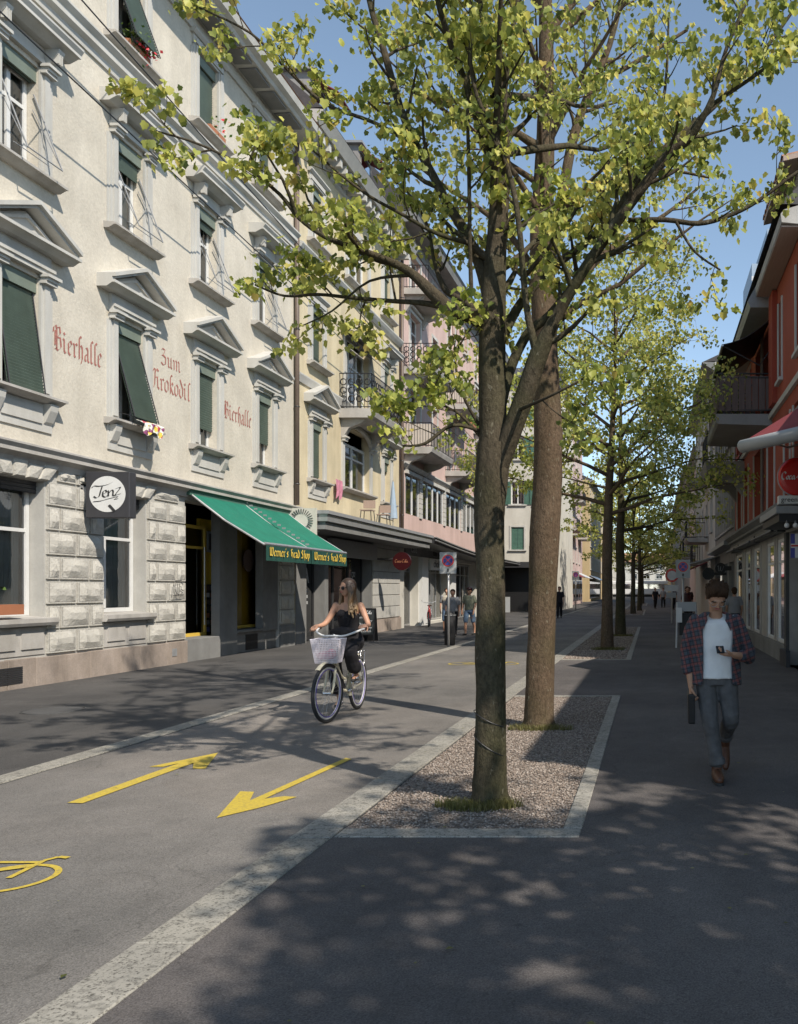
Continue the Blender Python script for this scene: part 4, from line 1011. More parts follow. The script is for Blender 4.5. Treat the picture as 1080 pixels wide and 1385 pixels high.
for z, s_ in ((7.6, .6), (11.35, 1)): mb.fprof(FL, B0+.05, B1, [(0, z), (.05, z), (.14*s_, z+.1), (.2*s_, z+.2), (.2*s_, z+.24), (0, z+.3)])
mb.build('string_course', 'trim_white', hB)
mb = MB(); mb.fprof(FL, B0+.02, B1, [(0, 14.55), (.06, 14.6), (.08, 14.95), (.62, 15.0), (.72, 15.2), (.8, 15.35), (0, 15.45)]); mb.build('eaves', 'stone_back', hB)
mb = MB(); u = B0+.2
while u < B1-.3: mb.fb(FL, u, u+.16, 14.72, 14.97, .08, .55); u += .46
mb.build('modillion', 'trim_white', hB, kind='stuff')
mb = MB(); mb.quad(FL(B0, 15.4, .78), FL(B1, 15.4, .78), FL(B1, 18.2, -2.5), FL(B0, 18.2, -2.5)); mb.quad(FL(B0, 18.2, -2.5), FL(B1, 18.2, -2.5), FL(B1, 15, -11), FL(B0, 15, -11))
for u in (B0, B1): mb.add([FL(u, 15.4, .78), FL(u, 18.2, -2.5), FL(u, 15, -11)], [(0, 1, 2)])
mb.build('roof', 'roof_dark', hB)
for y in (26.3, 30.5):
    d_ = MB(); d_.fb(FL, y-.7, y+.7, 15.6, 17.2, -2.2, -.1); dm = d_.build('dormer', 'plaster_grey', hB)
    MB().fb(FL, y-.42, y+.42, 15.85, 16.9, -.1, -.07).build('window', 'glass_mirror', dm); MB().fb(FL, y-.85, y+.85, 17.2, 17.28, -2.3, .1).build('roof', 'metal_grey', dm)
    MB().slab(FL(y-.55, 17.1, -.05), FL(y+.55, 17.1, -.05), FL(y+.55, 16.7, .7), FL(y-.55, 16.7, .7), .03).build('blind', 'awning_red', dm)
# balconies --------------------------------------------------------
def railing(mb, F, u0, u1, z0, z1, w1, step=.11, scroll=False, r=.011):
    path = [(u0, .0), (u0, w1), (u1, w1), (u1, 0)]
    for zz in (z0+.06, z1): mb.tube([F(a, zz, w) for a, w in path], .018, 5)
    for (a, w0), (b_, w2) in zip(path, path[1:]):
        L_ = math.hypot(b_-a, w2-w0); n_ = max(2, int(L_/step))
        for k in range(n_+1):
            f = k/n_; u, w = a+(b_-a)*f, w0+(w2-w0)*f
            mb.tube([F(u, z0, w), F(u, z1, w)], r, 4)
        if scroll:
            m_ = max(1, int(L_/.24)); ax = Vector(F(a, 0, w0))-Vector(F(b_, 0, w2)); ax = Vector((ax.y, -ax.x, 0))
            for k in range(m_):
                f = (k+.5)/m_; u, w = a+(b_-a)*f, w0+(w2-w0)*f
                for zz in (.28, .52, .76): mb.ring(F(u, z0+(z1-z0)*zz, w), ax, .10, .020, 12, 4)
def balcony(root, F, u0, u1, z, w1, h=.98, slab='sill_stone', scroll=False, th=.2, cloth=None, brackets=True, step=.11, rail='iron'):
    b_ = MB().fprof(F, u0-.06, u1+.06, [(0, z-th), (w1-.1, z-th), (w1+.02, z-th+.08), (w1+.08, z-.03), (w1+.08, z), (0, z)]).build('balcony', slab, root)
    m_ = MB(); railing(m_, F, u0, u1, z, z+h, w1, step, scroll); m_.build('railing', rail, b_)
    if brackets:
        for u in (u0+.25, u1-.25): MB().fprof(F, u-.12, u+.12, [(0, z-th), (w1*.8, z-th), (w1*.6, z-th-.16), (w1*.25, z-th-.3), (.06, z-th-.62), (0, z-th-.65)]).build('bracket', slab, b_)
    if cloth:
        q = MB(); path = [(u0, .05), (u0, w1-.02), (u1, w1-.02), (u1, .05)]
        pts = []
        for (a, w0), (c, w2) in zip(path, path[1:]):
            n_ = 14; pts += [(a+(c-a)*k/n_, w0+(w2-w0)*k/n_+(.02 if k % 2 else 0)) for k in range(n_)]
        for (a, w0), (c, w2) in zip(pts, pts[1:]): q.quad(F(a, z+.1, w0), F(c, z+.1, w2), F(c, z+h-.06, w2), F(a, z+h-.06, w0))
        q.build('cloth_screen', cloth, b_)
    return b_
balcony(hB, FL, 27.75, 31.0, 7.5, 1.05, 1.15, scroll=True, th=.3)
# shop floor of the yellow house
holes = [(25.1, 26.5, 0, 3.1), (26.8, 30.9, .0, 3.1)]
mb = MB(); wall_holes(mb, FL, B0, B1, 0, 3.7, holes, .4); mb.build('wall', 'stone_grey', hB)
mb = MB()
for a, b_ in ((25.1, 26.5), (26.8, 28.1), (28.1, 29.5), (29.5, 30.9)): sash(mb, FL, a, b_, .08, 3.05, -.38, .06, 0, (), .05)
s_ = mb.build('shop_window', 'metal_dark', hB)
MB().quad(FL(25.1, 0, -.36), FL(30.9, 0, -.36), FL(30.9, 3.1, -.36), FL(25.1, 3.1, -.36)).build('pane', 'glass_dark', s_)
MB().fb(FL, 25.2, 26.4, .1, 3.0, -.37, -.365).build('door', 'black', s_)
mb = MB()
for i, (tx, zz, uu) in enumerate((('BA', 2.0, 25.8), ('SE', 1.35, 25.8))): 
    font_part(tx, .62, FL(uu, zz, -.34), (0, 1, 0), (0, 0, 1), 'sign_back', s_, sx=.8, bold=.02)
font_part('BASE', .5, FL(30.0, 1.75, -.34), (0, 0, -1), (0, 1, 0), 'sign_back', s_, sx=.9)
for ri in range(7):
    z0 = .5+ri*.44
    if z0+.44 > 3.6: break
    for x0, x1 in (((31.0, 32.1), (32.1, 33.2), (33.2, 34.28)) if ri % 2 else ((31.0, 31.6), (31.6, 32.7), (32.7, 33.8), (33.8, 34.28))):
        MB().fb(FL, x0+.01, x1-.01, z0+.01, z0+.43, 0, .06).build('stone_block', 'stone_back', hB, bevel=.012)
MB().fb(FL, 30.98, 34.28, 0, .48, 0, .1).build('plinth_slab', 'plinth_stone', hB)
cp = thing('shop_canopy', 'flat grey metal canopy over the shops of the yellow house', 'canopy', (XL, 29.3, 3.2))
MB().box(XL+.01, -9.12, 23.75, 34.9, 3.28, 3.50).build('soffit', 'stone_grey', cp)
MB().box(XL+.01, -9.04, 23.68, 34.97, 3.50, 3.70).build('fascia', 'metal_light', cp)
MB().box(XL+.01, -8.98, 23.62, 35.03, 3.702, 3.80).build('roof', 'metal_grey', cp)
MB().box(-10.1, -9.5, 24.0, 24.3, 3.24, 3.28).build('lamp', 'sign_white', cp)
MB().box(-10.16, -9.98, 26.6, 30.9, 2.65, 3.2).build('awning_box', 'metal_grey', cp)
ws = thing('white_sign', 'white sign board with a radiating sun emblem behind the green awning', 'sign', (-10.0, 23.6, 3.0))
MB().box(-10.15, -9.3, 23.57, 23.62, 2.98, 3.85).build('board', 'plaster_cream', ws)
mb = MB()
for k in range(28):
    a = math.pi*2*k/28; c_, s__ = math.cos(a), math.sin(a); mb.tube([(-9.72+c_*.2, 23.56, 3.5+s__*.2), (-9.72+c_*.33, 23.56, 3.5+s__*.33)], .011, 4)
mb.build('emblem', 'lettering_black', ws)
# goods on the canopy roof
pkm = MB()
for i in range(10):
    for j in range(6):
        g = lambda i, j: (-10.08+.03*math.sin(i*1.3+j*.4), 27.1+.055*i+.012*math.sin(j*2), 5.12-.095*j-.012*math.sin(i*1.1)*j)
        pkm.quad(g(i, j), g(i+1, j), g(i+1, j+1), g(i, j+1))
pk = solo('pink_cloth', pkm, 'pink', 'pink cloth hanging from the sill of the yellow house', 'cloth')
for i, (y, lab) in enumerate(((28.7, 'folding metal chair on the canopy roof, nearer one'), (30.4, 'folding metal chair on the canopy roof, farther one'))):
    c_ = thing('terrace_chair', lab, 'chair', (-9.6, y, 3.8), 'chairs on the canopy roof')
    for dx, dy in ((-.2, -.2), (.2, -.2), (-.2, .2), (.2, .2)): MB().tube([(-9.6+dx, y+dy, 3.8), (-9.6+dx*.8, y+dy*.8, 4.25)], .015, 4).build('leg', 'metal_dark', c_)
    MB().box(-9.8, -9.4, y-.2, y+.2, 4.25, 4.28).build('seat', 'wood_soffit', c_); MB().box(-9.8, -9.4, y+.18, y+.21, 4.35, 4.62).build('backrest', 'wood_soffit', c_)
pp = thing('folded_parasol', 'folded pale blue parasol standing on the canopy roof', 'parasol', (-9.5, 31.2, 3.8))
MB().tube([(-9.5, 31.2, 3.8), (-9.5, 31.2, 5.6)], .02, 6).build('pole', 'metal_light', pp); MB().tube([(-9.5, 31.2, 4.2), (-9.5, 31.2, 4.5), (-9.5, 31.2, 5.55)], [.17, .14, .03], 10).build('canopy', 'blue_pale', pp)

# ================================================================ PINK HOUSE
C0, C1, CE = 34.45, 58.0, 16.6
hC = thing('pink_house', 'pink house with many balconies behind the nearest tree trunk', 'building', (XL, (C0+C1)/2, 0))
cc = [36.6, 39.9, 43.2, 46.5, 49.8, 53.1, 56.2]
holes = []; 
for fl in (8.1, 11.4, 14.2):
    for i, c in enumerate(cc):
        wd = .8 if i % 2 == 0 else .45; holes.append((c-wd, c+wd, fl-(.6 if i % 2 == 0 else -.2), fl+1.9 if fl < 14 else fl+1.6))
up = [h for h in holes]
rib = [(35.2, 37.2), (37.7, 41.5), (42.0, 45.2), (45.8, 51), (51.6, 57)]
mb = MB(); wall_holes(mb, FL, C0, C1, 3.7, CE, up+[(a, b_, 4.75, 6.4) for a, b_ in rib]); mb.build('wall', 'plaster_pink', hC)
body(FL, C0, C1, CE).build('wall', 'plaster_pink', hC)
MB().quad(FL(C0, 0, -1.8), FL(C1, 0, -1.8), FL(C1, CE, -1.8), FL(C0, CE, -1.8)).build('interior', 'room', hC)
for a, b_, c, d in up:
    m_ = MB(); m_.fb(FL, a-.14, a, c, d, -.002, .04); m_.fb(FL, b_, b_+.14, c, d, -.002, .04); m_.fb(FL, a-.14, b_+.14, d, d+.14, -.002, .05); m_.fb(FL, a-.2, b_+.2, c-.1, c, -.002, .12)
    w_ = m_.build('window', 'trim_white', hC); m_ = MB(); sash(m_, FL, a, b_, c, d, -.22, .06, 1, (.75,)); m_.build('sash', 'frame_white', w_)
    MB().quad(FL(a, c, -.2), FL(b_, c, -.2), FL(b_, d, -.2), FL(a, d, -.2)).build('pane', 'glass', w_)
    cm = MB(); curtain(cm, FL, a, b_, c, d, -.45); cm.build('curtain', 'curtain_dark' if random.random() < .5 else 'curtain', w_)
for a, b_ in rib:
    n_ = max(2, round((b_-a)/.95)); m_ = MB(); m_.fb(FL, a-.15, b_+.15, 6.4, 6.55, -.002, .12); w_ = m_.build('window', 'trim_white', hC)
    for k in range(n_+1): MB().fb(FL, a+(b_-a)*k/n_-.04, a+(b_-a)*k/n_+.04, 4.76, 6.39, -.06, .0).build('mullion', 'frame_white', w_)
    MB().quad(FL(a, 4.7, -.04), FL(b_, 4.7, -.04), FL(b_, 6.4, -.04), FL(a, 6.4, -.04)).build('pane', 'glass', w_)
    cm = MB(); curtain(cm, FL, a, b_, 4.7, 6.4, -.4, 40); cm.build('curtain', 'curtain_dark', w_)
mb = MB()
for u in (34.6, 37.45, 41.75, 45.5, 51.3, 57.5):
    for k in range(8): mb.fb(FL, u-.2, u+.2, 4.7+.22*k, 4.9+.22*k, 0, .06)
mb.build('quoin', 'trim_white', hC, kind='stuff')
MB().fprof(FL, C0, C1, [(0, 6.62), (.1, 6.62), (.2, 6.75), (.2, 6.8), (0, 6.86)]).build('string_course', 'trim_white', hC)
balcony(hC, FL, 34.9, 38.4, 7.45, 1.15, 1.0, scroll=False, cloth='fabric_beige', th=.28)
balcony(hC, FL, 34.9, 38.2, 10.75, 1.3, .95, scroll=True, th=.3)
balcony(hC, FL, 42.0, 45.4, 7.45, 1.15, 1.0, th=.25, rail='iron'); balcony(hC, FL, 42.0, 45.4, 10.75, 1.15, 1.0, th=.25, cloth='fabric_beige')
balcony(hC, FL, 48.6, 52, 7.45, 1.15, 1.0, th=.25); balcony(hC, FL, 48.6, 52, 10.75, 1.15, 1.0, th=.25); balcony(hC, FL, 35, 38, 14.0, 1.0, .95, th=.25)
MB().fprof(FL, C0, C1, [(0, 16.1), (.06, 16.1), (.1, 16.5), (.65, 16.55), (.72, 16.8), (.8, 16.9), (0, 17.0)]).build('eaves', 'stone_grey', hC)
mb = MB(); mb.quad(FL(C0, 16.95, .78), FL(C1, 16.95, .78), FL(C1, 19.6, -2), FL(C0, 19.6, -2)); mb.quad(FL(C0, 19.6, -2), FL(C1, 19.6, -2), FL(C1, 16.6, -11), FL(C0, 16.6, -11))
for u in (C0, C1): mb.add([FL(u, 16.95, .78), FL(u, 19.6, -2), FL(u, 16.6, -11)], [(0, 1, 2)])
mb.build('roof', 'roof_dark', hC)
# flower box on pink house balcony
gb = thing('flower_box', 'flower box full of green plants on a balcony of the pink house', 'flower box', FL(43.6, 9.8, 1.2))
mb = MB(); rng = random.Random(8)
for _ in range(260):
    c = Vector(FL(rng.uniform(42.1, 45.3), 10.0+rng.gauss(0, .14), 1.2+rng.gauss(0, .1))); r = .07
    d1 = Vector((rng.uniform(-1, 1), rng.uniform(-1, 1), rng.uniform(-1, 1))).normalized()*r; d2 = d1.orthogonal()*.6
    mb.add([c-d1, c+d2, c+d1, c-d2], [(0, 1, 2, 3)])
mb.build('foliage', 'leaf_plant', gb, kind='stuff'); MB().fb(FL, 42.1, 45.3, 9.72, 9.88, 1.1, 1.3).build('box', 'terracotta', gb)
# ground floor shops: white pillars, glazing, signs
holes = [(35.0, 37.1, 0, 3.0), (38.2, 42.6, .12, 3.0), (43.6, 49, .0, 3.0), (49.8, 57, .0, 3.0)]
mb = MB(); wall_holes(mb, FL, C0, C1, 0, 3.7, holes, .5); mb.build('wall', 'plaster_cream', hC)
for hh in holes:
    m_ = MB(); n_ = max(2, round((hh[1]-hh[0])/1.1)); sash(m_, FL, hh[0], hh[1], hh[2]+.03, 2.95, -.4, .07, n_-1, (.8,)); w_ = m_.build('shop_window', 'metal_light', hC)
    MB().quad(FL(hh[0], 0, -.37), FL(hh[1], 0, -.37), FL(hh[1], 3, -.37), FL(hh[0], 3, -.37)).build('pane', 'glass', w_)
    MB().quad(FL(hh[0], 0, -1.5), FL(hh[1], 0, -1.5), FL(hh[1], 3, -1.5), FL(hh[0], 3, -1.5)).build('backing', 'shop_interior', w_)
MB().fb(FL, 37.15, 38.15, 0, 3.0, 0, .18).build('pillar', 'frame_white', hC); MB().fb(FL, 42.65, 43.5, 0, 3.0, 0, .18).build('pillar', 'frame_white', hC)
MB().fb(FL, 35.0, 42.6, 3.02, 3.6, 0, .1).build('sign_band', 'stone_grey', hC)
font_part('Café', .5, FL(36.0, 3.3, .13), (0, 1, 0), (0, 0, 1), 'sign_back', hC, sx=1.0, bold=.01); font_part('das Original', .5, FL(40.5, 3.3, .13), (0, 1, 0), (0, 0, 1), 'black', hC, sx=1.1, bold=.02)
cs = thing('shop_sign', 'white rectangular sign reading chickeria beside the white pillar', 'sign', (XL, 39.3, 2.4))
MB().fb(FL, 38.2, 40.9, 2.48, 2.98, .2, .28).build('board', 'sign_white', cs); font_part('chickeria', .5, FL(39.55, 2.75, .285), (0, 1, 0), (0, 0, 1), 'lettering_black', cs, sx=1.0)
cn = thing('curved_canopy', 'long dark canopy under the pink house', 'canopy', (XL, 46, 3.4)); mb = MB()
for k in range(16):
    y0, y1 = 35.1+k*1.4, 35.1+(k+1)*1.4; z0, z1 = 3.75-.35*math.sin(min(1, k/9)*1.57), 3.75-.35*math.sin(min(1, (k+1)/9)*1.57)
    mb.hexa([(XL+.02, y0, z0-.25), (-9.0, y0, z0-.25), (-9.0, y1, z1-.25), (XL+.02, y1, z1-.25), (XL+.02, y0, z0), (-8.95, y0, z0), (-8.95, y1, z1), (XL+.02, y1, z1)])
mb.build('slab', 'metal_dark', cn); mb = MB()
for k in range(16):
    y0, y1 = 35.1+k*1.4, 35.1+(k+1)*1.4; z0, z1 = 3.75-.35*math.sin(min(1, k/9)*1.57), 3.75-.35*math.sin(min(1, (k+1)/9)*1.57)
    for dz in (.02, -.1): mb.hexa([(-8.94, y0, z0+dz-.04), (-8.9, y0, z0+dz-.04), (-8.9, y1, z1+dz-.04), (-8.94, y1, z1+dz-.04), (-8.94, y0, z0+dz), (-8.9, y0, z0+dz), (-8.9, y1, z1+dz), (-8.94, y1, z1+dz)])
mb.build('edge_trim', 'metal_light', cn)
# round drink sign on the stone pier
rs = thing('round_sign', 'round red Coca-Cola sign with painted shade hanging under the grey canopy', 'sign', (-9.1, 31, 2.3))
MB().disc((-9.1, 31.03, 2.62), (0, -1, 0), .33, .1, 32).build('disc', 'dark_red_with_shade', rs); MB().tube([(-9.4, 31, 2.7), (XL, 31, 2.7)], .03, 6).build('bracket', 'metal_dark', rs)  # disc colour carries the canopy shade
F2 = lambda u, v, w: (u, 30.925-w, v); mb = MB()
for st in COLA: nib_strokes(mb, F2, [catmull(st, 4)], -9.34, 2.57, .104, .12, .022, 0)
mb.build('lettering', 'terracotta', rs)

# ================================================================ FARTHER LEFT HOUSES
def simple_house(name, label, F, u0, u1, h, wall, wins, floors, shop=3.4, shut=None, roofm='roof_dark', depth=10, wd=.45, hh=1.6, frame='trim_white', bal=()):
    """wins: window centres; floors: sill heights"""
    root = thing(name, label, 'building', F((u0+u1)/2, 0, 0)); hs = [(c-wd, c+wd, z, z+hh) for c in wins for z in floors]
    mb = MB(); wall_holes(mb, F, u0, u1, 0, h, hs, .2); mb.build('wall', wall, root); body(F, u0, u1, h, depth).build('wall', wall, root)
    MB().quad(F(u0, 0, -1), F(u1, 0, -1), F(u1, h, -1), F(u0, h, -1)).build('interior', 'room', root)
    for a, b_, c, d in hs:
        m_ = MB(); m_.fb(F, a-.12, a, c, d, -.001, .04); m_.fb(F, b_, b_+.12, c, d, -.001, .04); m_.fb(F, a-.12, b_+.12, d, d+.12, -.001, .04); m_.fb(F, a-.2, b_+.2, c-.09, c, -.001, .12)
        w_ = m_.build('window', frame, root); m_ = MB(); sash(m_, F, a, b_, c, d, -.18, .06, 1, (.7,)); m_.build('sash', 'frame_white', w_)
        MB().quad(F(a, c, -.16), F(b_, c, -.16), F(b_, d, -.16), F(a, d, -.16)).build('pane', 'glass', w_)
        if shut:
            closed = random.random() < .5
            for q in (-1, 1):
                m_ = MB(); cu = (a+b_)/2
                if closed: x0, x1 = sorted((cu, cu+q*wd)); corrug(F, x0+.01, x1-.01, c+.02, d-.02, -.05, pitch=.09).build('shutter', shut, w_)
                else: x0, x1 = sorted((cu+q*(wd+.02), cu+q*(wd*2))); corrug(F, x0, x1, c, d, .06, pitch=.09).build('shutter', shut, w_)
        elif random.random() < .6:
            cm = MB(); curtain(cm, F, a, b_, c, d, -.35); cm.build('curtain', 'curtain', w_)
    MB().fprof(F, u0, u1, [(0, h-.4), (.08, h-.35), (.5, h-.1), (.6, h), (0, h+.05)]).build('eaves', 'stone_grey', root)
    m_ = MB(); m_.quad(F(u0, h, .58), F(u1, h, .58), F(u1, h+2.6, -depth/2), F(u0, h+2.6, -depth/2)); m_.quad(F(u0, h+2.6, -depth/2), F(u1, h+2.6, -depth/2), F(u1, h, -depth), F(u0, h, -depth))
    for u in (u0, u1): m_.add([F(u, h, .58), F(u, h+2.6, -depth/2), F(u, h, -depth)], [(0, 1, 2)])
    m_.build('roof', roofm, root)
    for (b0, b1, z) in bal: balcony(root, F, b0, b1, z, 1.1, 1.0, th=.2, brackets=False, step=.2)
    return root
FD = lambda u, v, w: (u, 60.2-w, v)           # wall facing the camera
hD = simple_house('cream_house', 'cream house with green shutters seen end on between the two nearest trunks', FD, -16.4, -6.9, 16.5, 'plaster_cream', [-15, -12.6, -9.5, -7.8], [4.4, 7.6, 10.8, 13.6], shut='shutter_bright', depth=14)
MB().box(-12, -7.0, 60.05, 60.19, 0.05, 3.1).build('shop_opening', 'black', hD)
hd_c = solo('shop_canopy', MB().box(-12, -6.9, 58.9, 60.18, 3.1, 3.5), 'metal_dark', 'dark canopy over the shop of the cream house', 'canopy')
solo('notice_board', MB().box(-8.55, -7.1, 59.2, 59.3, 3.55, 4.6), 'metal_dark', 'dark notice board standing above the canopy of the cream house', 'sign')
XF = -8.0
FE = lambda u, v, w: (XF+w, u, v)
simple_house('rose_house', 'pale rose house with balconies beyond the second trunk', FE, 74.5, 98, 18, 'plaster_rose', [76.5, 80, 83.5, 87, 90.5, 94], [4.4, 7.8, 11.1, 14.4], wd=.5, shut=None, bal=((78, 82, 7.2), (85, 89, 7.2), (78, 82, 10.5), (85, 89, 10.5), (92, 96, 7.2)))
XG = -9.6; FG = lambda u, v, w: (XG+.6+w, u, v)
FG2 = lambda u, v, w: (u, 118-w, v)
simple_house('ochre_house', 'plain ochre building with rows of small windows closing the left side', FE, 108, 150, 15.5, 'plaster_ochre', [111+3*k for k in range(13)], [4.2, 7.2, 10.2, 12.8], wd=.5)
simple_house('white_house', 'small white house far down on the left side of the street', FE, 152, 200, 11, 'plaster_cream', [155+4*k for k in range(11)], [4.2, 7.2], wd=.6)
# far left shop fronts
solo('pink_sign', MB().box(-8.0, -6.9, 72.3, 72.5, 3.1, 4.2), 'pink', 'pink shop sign above the far left shops', 'sign')
far = [((76, 86), 'awning_red', 'dark red shop awning on the rose house'), ((87, 97), 'metal_white', 'white shop awning on the rose house'), ((109, 122), 'metal_light', 'grey shop awning on the ochre building')]
for (a, b_), mt, lab in far:
    solo('shop_awning', MB().slab((XF+.02, a, 3.4), (XF+.02, b_, 3.4), (XF+1.3, b_, 2.8), (XF+1.3, a, 2.8), .05), mt, lab, 'awning', 'far shop awnings')
for y0, y1 in ((75.5, 85), (86, 97), (109, 130)):
    mb = MB(); n_ = 5
    for k in range(n_): a = y0+(y1-y0)*k/n_; mb.box(XF+.01, XF+.05, a+.25, a+(y1-y0)/n_-.25, .4, 2.6)
    q = thing('shop_glazing', 'row of dark shop windows %s' % ('under the red awning' if y0 < 80 else 'under the white awning' if y0 < 100 else 'of the ochre building'), 'shop front', (XF, (y0+y1)/2, 0), 'far shop fronts'); mb.build('pane', 'glass_mirror', q)
# end of the street
simple_house('long_building', 'long pale building closing the far end of the street', lambda u, v, w: (u, 230-w, v), -34, 40, 9, 'plaster_cream', [-32+3.4*k for k in range(22)], [1.2, 4.4, 6.9], wd=.8, hh=1.3, roofm='roof_tile')
tr = thing('tram', 'white tram with dark window band crossing far down the street', 'tram', (0, 175, 0))
MB().box(-14, 14, 174, 176.5, .5, 3.3).build('body', 'metal_white', tr, bevel=.2); MB().box(-13.5, 13.5, 173.96, 173.99, 1.7, 2.7).build('window', 'glass_mirror', tr); MB().box(-13, 13, 174.3, 176.2, .05, .5).build('bogie', 'black', tr)
# ================================================================ RIGHT SIDE: RED HOUSE
R0, R1, RE = 16.2, 29.5, 8.6
hR = thing('red_house', 'red rendered house with grey framed shop windows on the right', 'building', (XR, (R0+R1)/2, 0))
ww = [(16.45, 17.3), (17.75, 18.5), (20.0, 21.2), (22.4, 24.0), (25.4, 26.6), (27.3, 28.7)]
hs = [(a, b_, 3.55, 5.35) for a, b_ in ww]+[(18.85, 19.35, 6.3, 8.1), (16.3, 17.0, 6.3, 8.1), (20.9, 23.4, 5.95, 8.0), (24.8, 28.6, 5.95, 8.0)]
mb = MB(); wall_holes(mb, FR, R0, R1, 3.3, RE, hs, .45); mb.build('wall', 'plaster_red', hR)
body(FR, R0, R1, RE).build('wall', 'plaster_red', hR)
MB().quad(FR(R0, 0, -1.6), FR(R1, 0, -1.6), FR(R1, RE, -1.6), FR(R0, RE, -1.6)).build('interior', 'room', hR)
for a, b_, c, d in hs:
    red = c > 5.9 and b_-a > 1
    m_ = MB(); m_.fb(FR, a-.07, a, c, d, -.002, .035); m_.fb(FR, b_, b_+.07, c, d, -.002, .035); m_.fb(FR, a-.1, b_+.1, c-.07, c, -.002, .09); w_ = m_.build('window', 'plaster_red_dark' if red else 'trim_white', hR)
    if red:
        MB().fb(FR, a, b_, c, d, -.5, -.46).build('back_wall', 'plaster_red_dark', w_); MB().fb(FR, b_-.9, b_-.2, c, d-.2, -.45, -.42).build('door', 'metal_dark', w_)
    else:
        m_ = MB(); sash(m_, FR, a, b_, c, d, -.4, .06, 1 if b_-a > 1 else 0, (.75,)); m_.build('sash', 'frame_white' if c > 3.6 else 'metal_light', w_)
        MB().quad(FR(a, c, -.37), FR(b_, c, -.37), FR(b_, d, -.37), FR(a, d, -.37)).build('pane', 'glass', w_)
MB().fb(FR, 19.6, 20.2, 5.9, 8.5, 0, .12).build('pilaster', 'plaster_red_dark', hR)
MB().fprof(FR, R0, R1, [(0, 5.68), (.08, 5.68), (.10, 5.78), (.0, 5.82)]).build('string_course', 'trim_white', hR)
MB().fprof(FR, R0, 20.2, [(0, 8.56), (.42, 8.60), (.44, 8.76), (.38, 8.84), (0, 8.95)]).build('eaves', 'sill_stone', hR)
MB().fb(FR, R0+.05, 20.15, 8.53, 8.556, .02, .42).build('soffit', 'wood_soffit', hR)
# steep gable with wooden verge farther along
mb = MB(); mb.fprof(FR, 20.2, R1, [(.0, 8.3), (.55, 8.3), (.62, 8.45), (0, 9.6)]); mb.build('eaves', 'metal_grey', hR)
mb = MB(); mb.slab(FR(24.8, 8.2, .02), FR(24.8, 6.3, .95), FR(24.8, 6.3, .6), FR(24.8, 8.2, -.3), .06); mb.build('verge', 'wood_soffit', hR)
m_ = MB(); m_.quad(FR(R0, 8.95, .5), FR(R1, 8.95, .5), FR(R1, 10.3, -1.1), FR(R0, 10.3, -1.1)); m_.quad(FR(R0, 10.3, -1.1), FR(R1, 10.3, -1.1), FR(R1, 11.3, -5.5), FR(R0, 11.3, -5.5)); m_.quad(FR(R0, 11.3, -5.5), FR(R1, 11.3, -5.5), FR(R1, 8.6, -11), FR(R0, 8.6, -11))
for u in (R0, R1): m_.add([FR(u, 8.95, .5), FR(u, 10.3, -1.1), FR(u, 11.3, -5.5), FR(u, 8.6, -11)], [(0, 1, 2, 3)])
m_.build('roof', 'roof_dark', hR)
dm = MB().fb(FR, 17.0, 19.6, 9.0, 10.15, -3, -.1).build('dormer', 'plaster_grey', hR)
mb = MB(); mb.fprof(FR, 16.9, 19.9, [(.28, 10.12), (-3, 10.9), (-3, 11.0), (.28, 10.22)]); mb.build('roof', 'wood_soffit', dm)
tl = None
for i in range(11):                                    # roof tiles seen edge on
    for j in range(3):
        q = MB(); y = 16.95+i*.27
        for k in range(5):
            a0, a1 = math.pi*k/5, math.pi*(k+1)/5; f = lambda aa, e, w: FR(y+.13-math.cos(aa)*.13, 10.24+math.sin(aa)*.07-(w-.3)*.235, w)
            q.quad(f(a0, 0, .3-j*.4), f(a1, 0, .3-j*.4), f(a1, 0, -.15-j*.4), f(a0, 0, -.15-j*.4))
        q.build('roof_tile', 'roof_tile', dm)
# shop floor
pan = [(16.3, 17.9), (18.2, 19.4), (19.95, 21.15), (22.6, 23.9), (24.75, 26.0), (27.0, 28.9)]
holes = [(16.3, 17.9, .0, 2.8)]+[(a, b_, .42, 2.72) for a, b_ in pan[1:]]
mb = MB(); wall_holes(mb, FR, R0, R1, 0, 3.3, holes, .3); mb.build('wall', 'sill_stone', hR)
MB().fb(FR, 18.0, R1, -.02, .4, 0, .05).build('plinth', 'stone_grey', hR, bevel=.01)
for a, b_ in pan[1:]:
    m_ = MB(); sash(m_, FR, a, b_, .42, 2.72, -.05, .07, 0, (.78,), .06); w_ = m_.build('shop_window', 'frame_white', hR)
    MB().quad(FR(a, .42, -.015), FR(b_, .42, -.015), FR(b_, 2.72, -.015), FR(a, 2.72, -.015)).build('pane', 'glass_mirror', w_)
    MB().quad(FR(a, .4, -.9), FR(b_, .4, -.9), FR(b_, 2.7, -.9), FR(a, 2.7, -.9)).build('backing', 'shop_interior', w_)
    MB().fb(FR, a-.2, a-.02, .42, 2.78, 0, .035).build('pilaster', 'sill_stone', w_); MB().fb(FR, b_+.02, b_+.2, .42, 2.78, 0, .035).build('pilaster', 'sill_stone', w_)
    MB().fb(FR, a+.1, b_-.2, .55, 1.1, -.5, -.4).build('display', random.choice(['dark_red_with_shade', 'cloth_grey', 'wood_slat']), w_)
MB().quad(FR(16.3, 0, -.25), FR(17.9, 0, -.25), FR(17.9, 2.8, -.25), FR(16.3, 2.8, -.25)).build('door', 'black', hR)
MB().fb(FR, 17.9, 18.17, .02, 2.8, 0, .07).build('pilaster', 'stone_dark', hR); MB().fb(FR, 17.35, 18.2, .0, .34, .072, .16).build('step', 'sign_charcoal', hR)
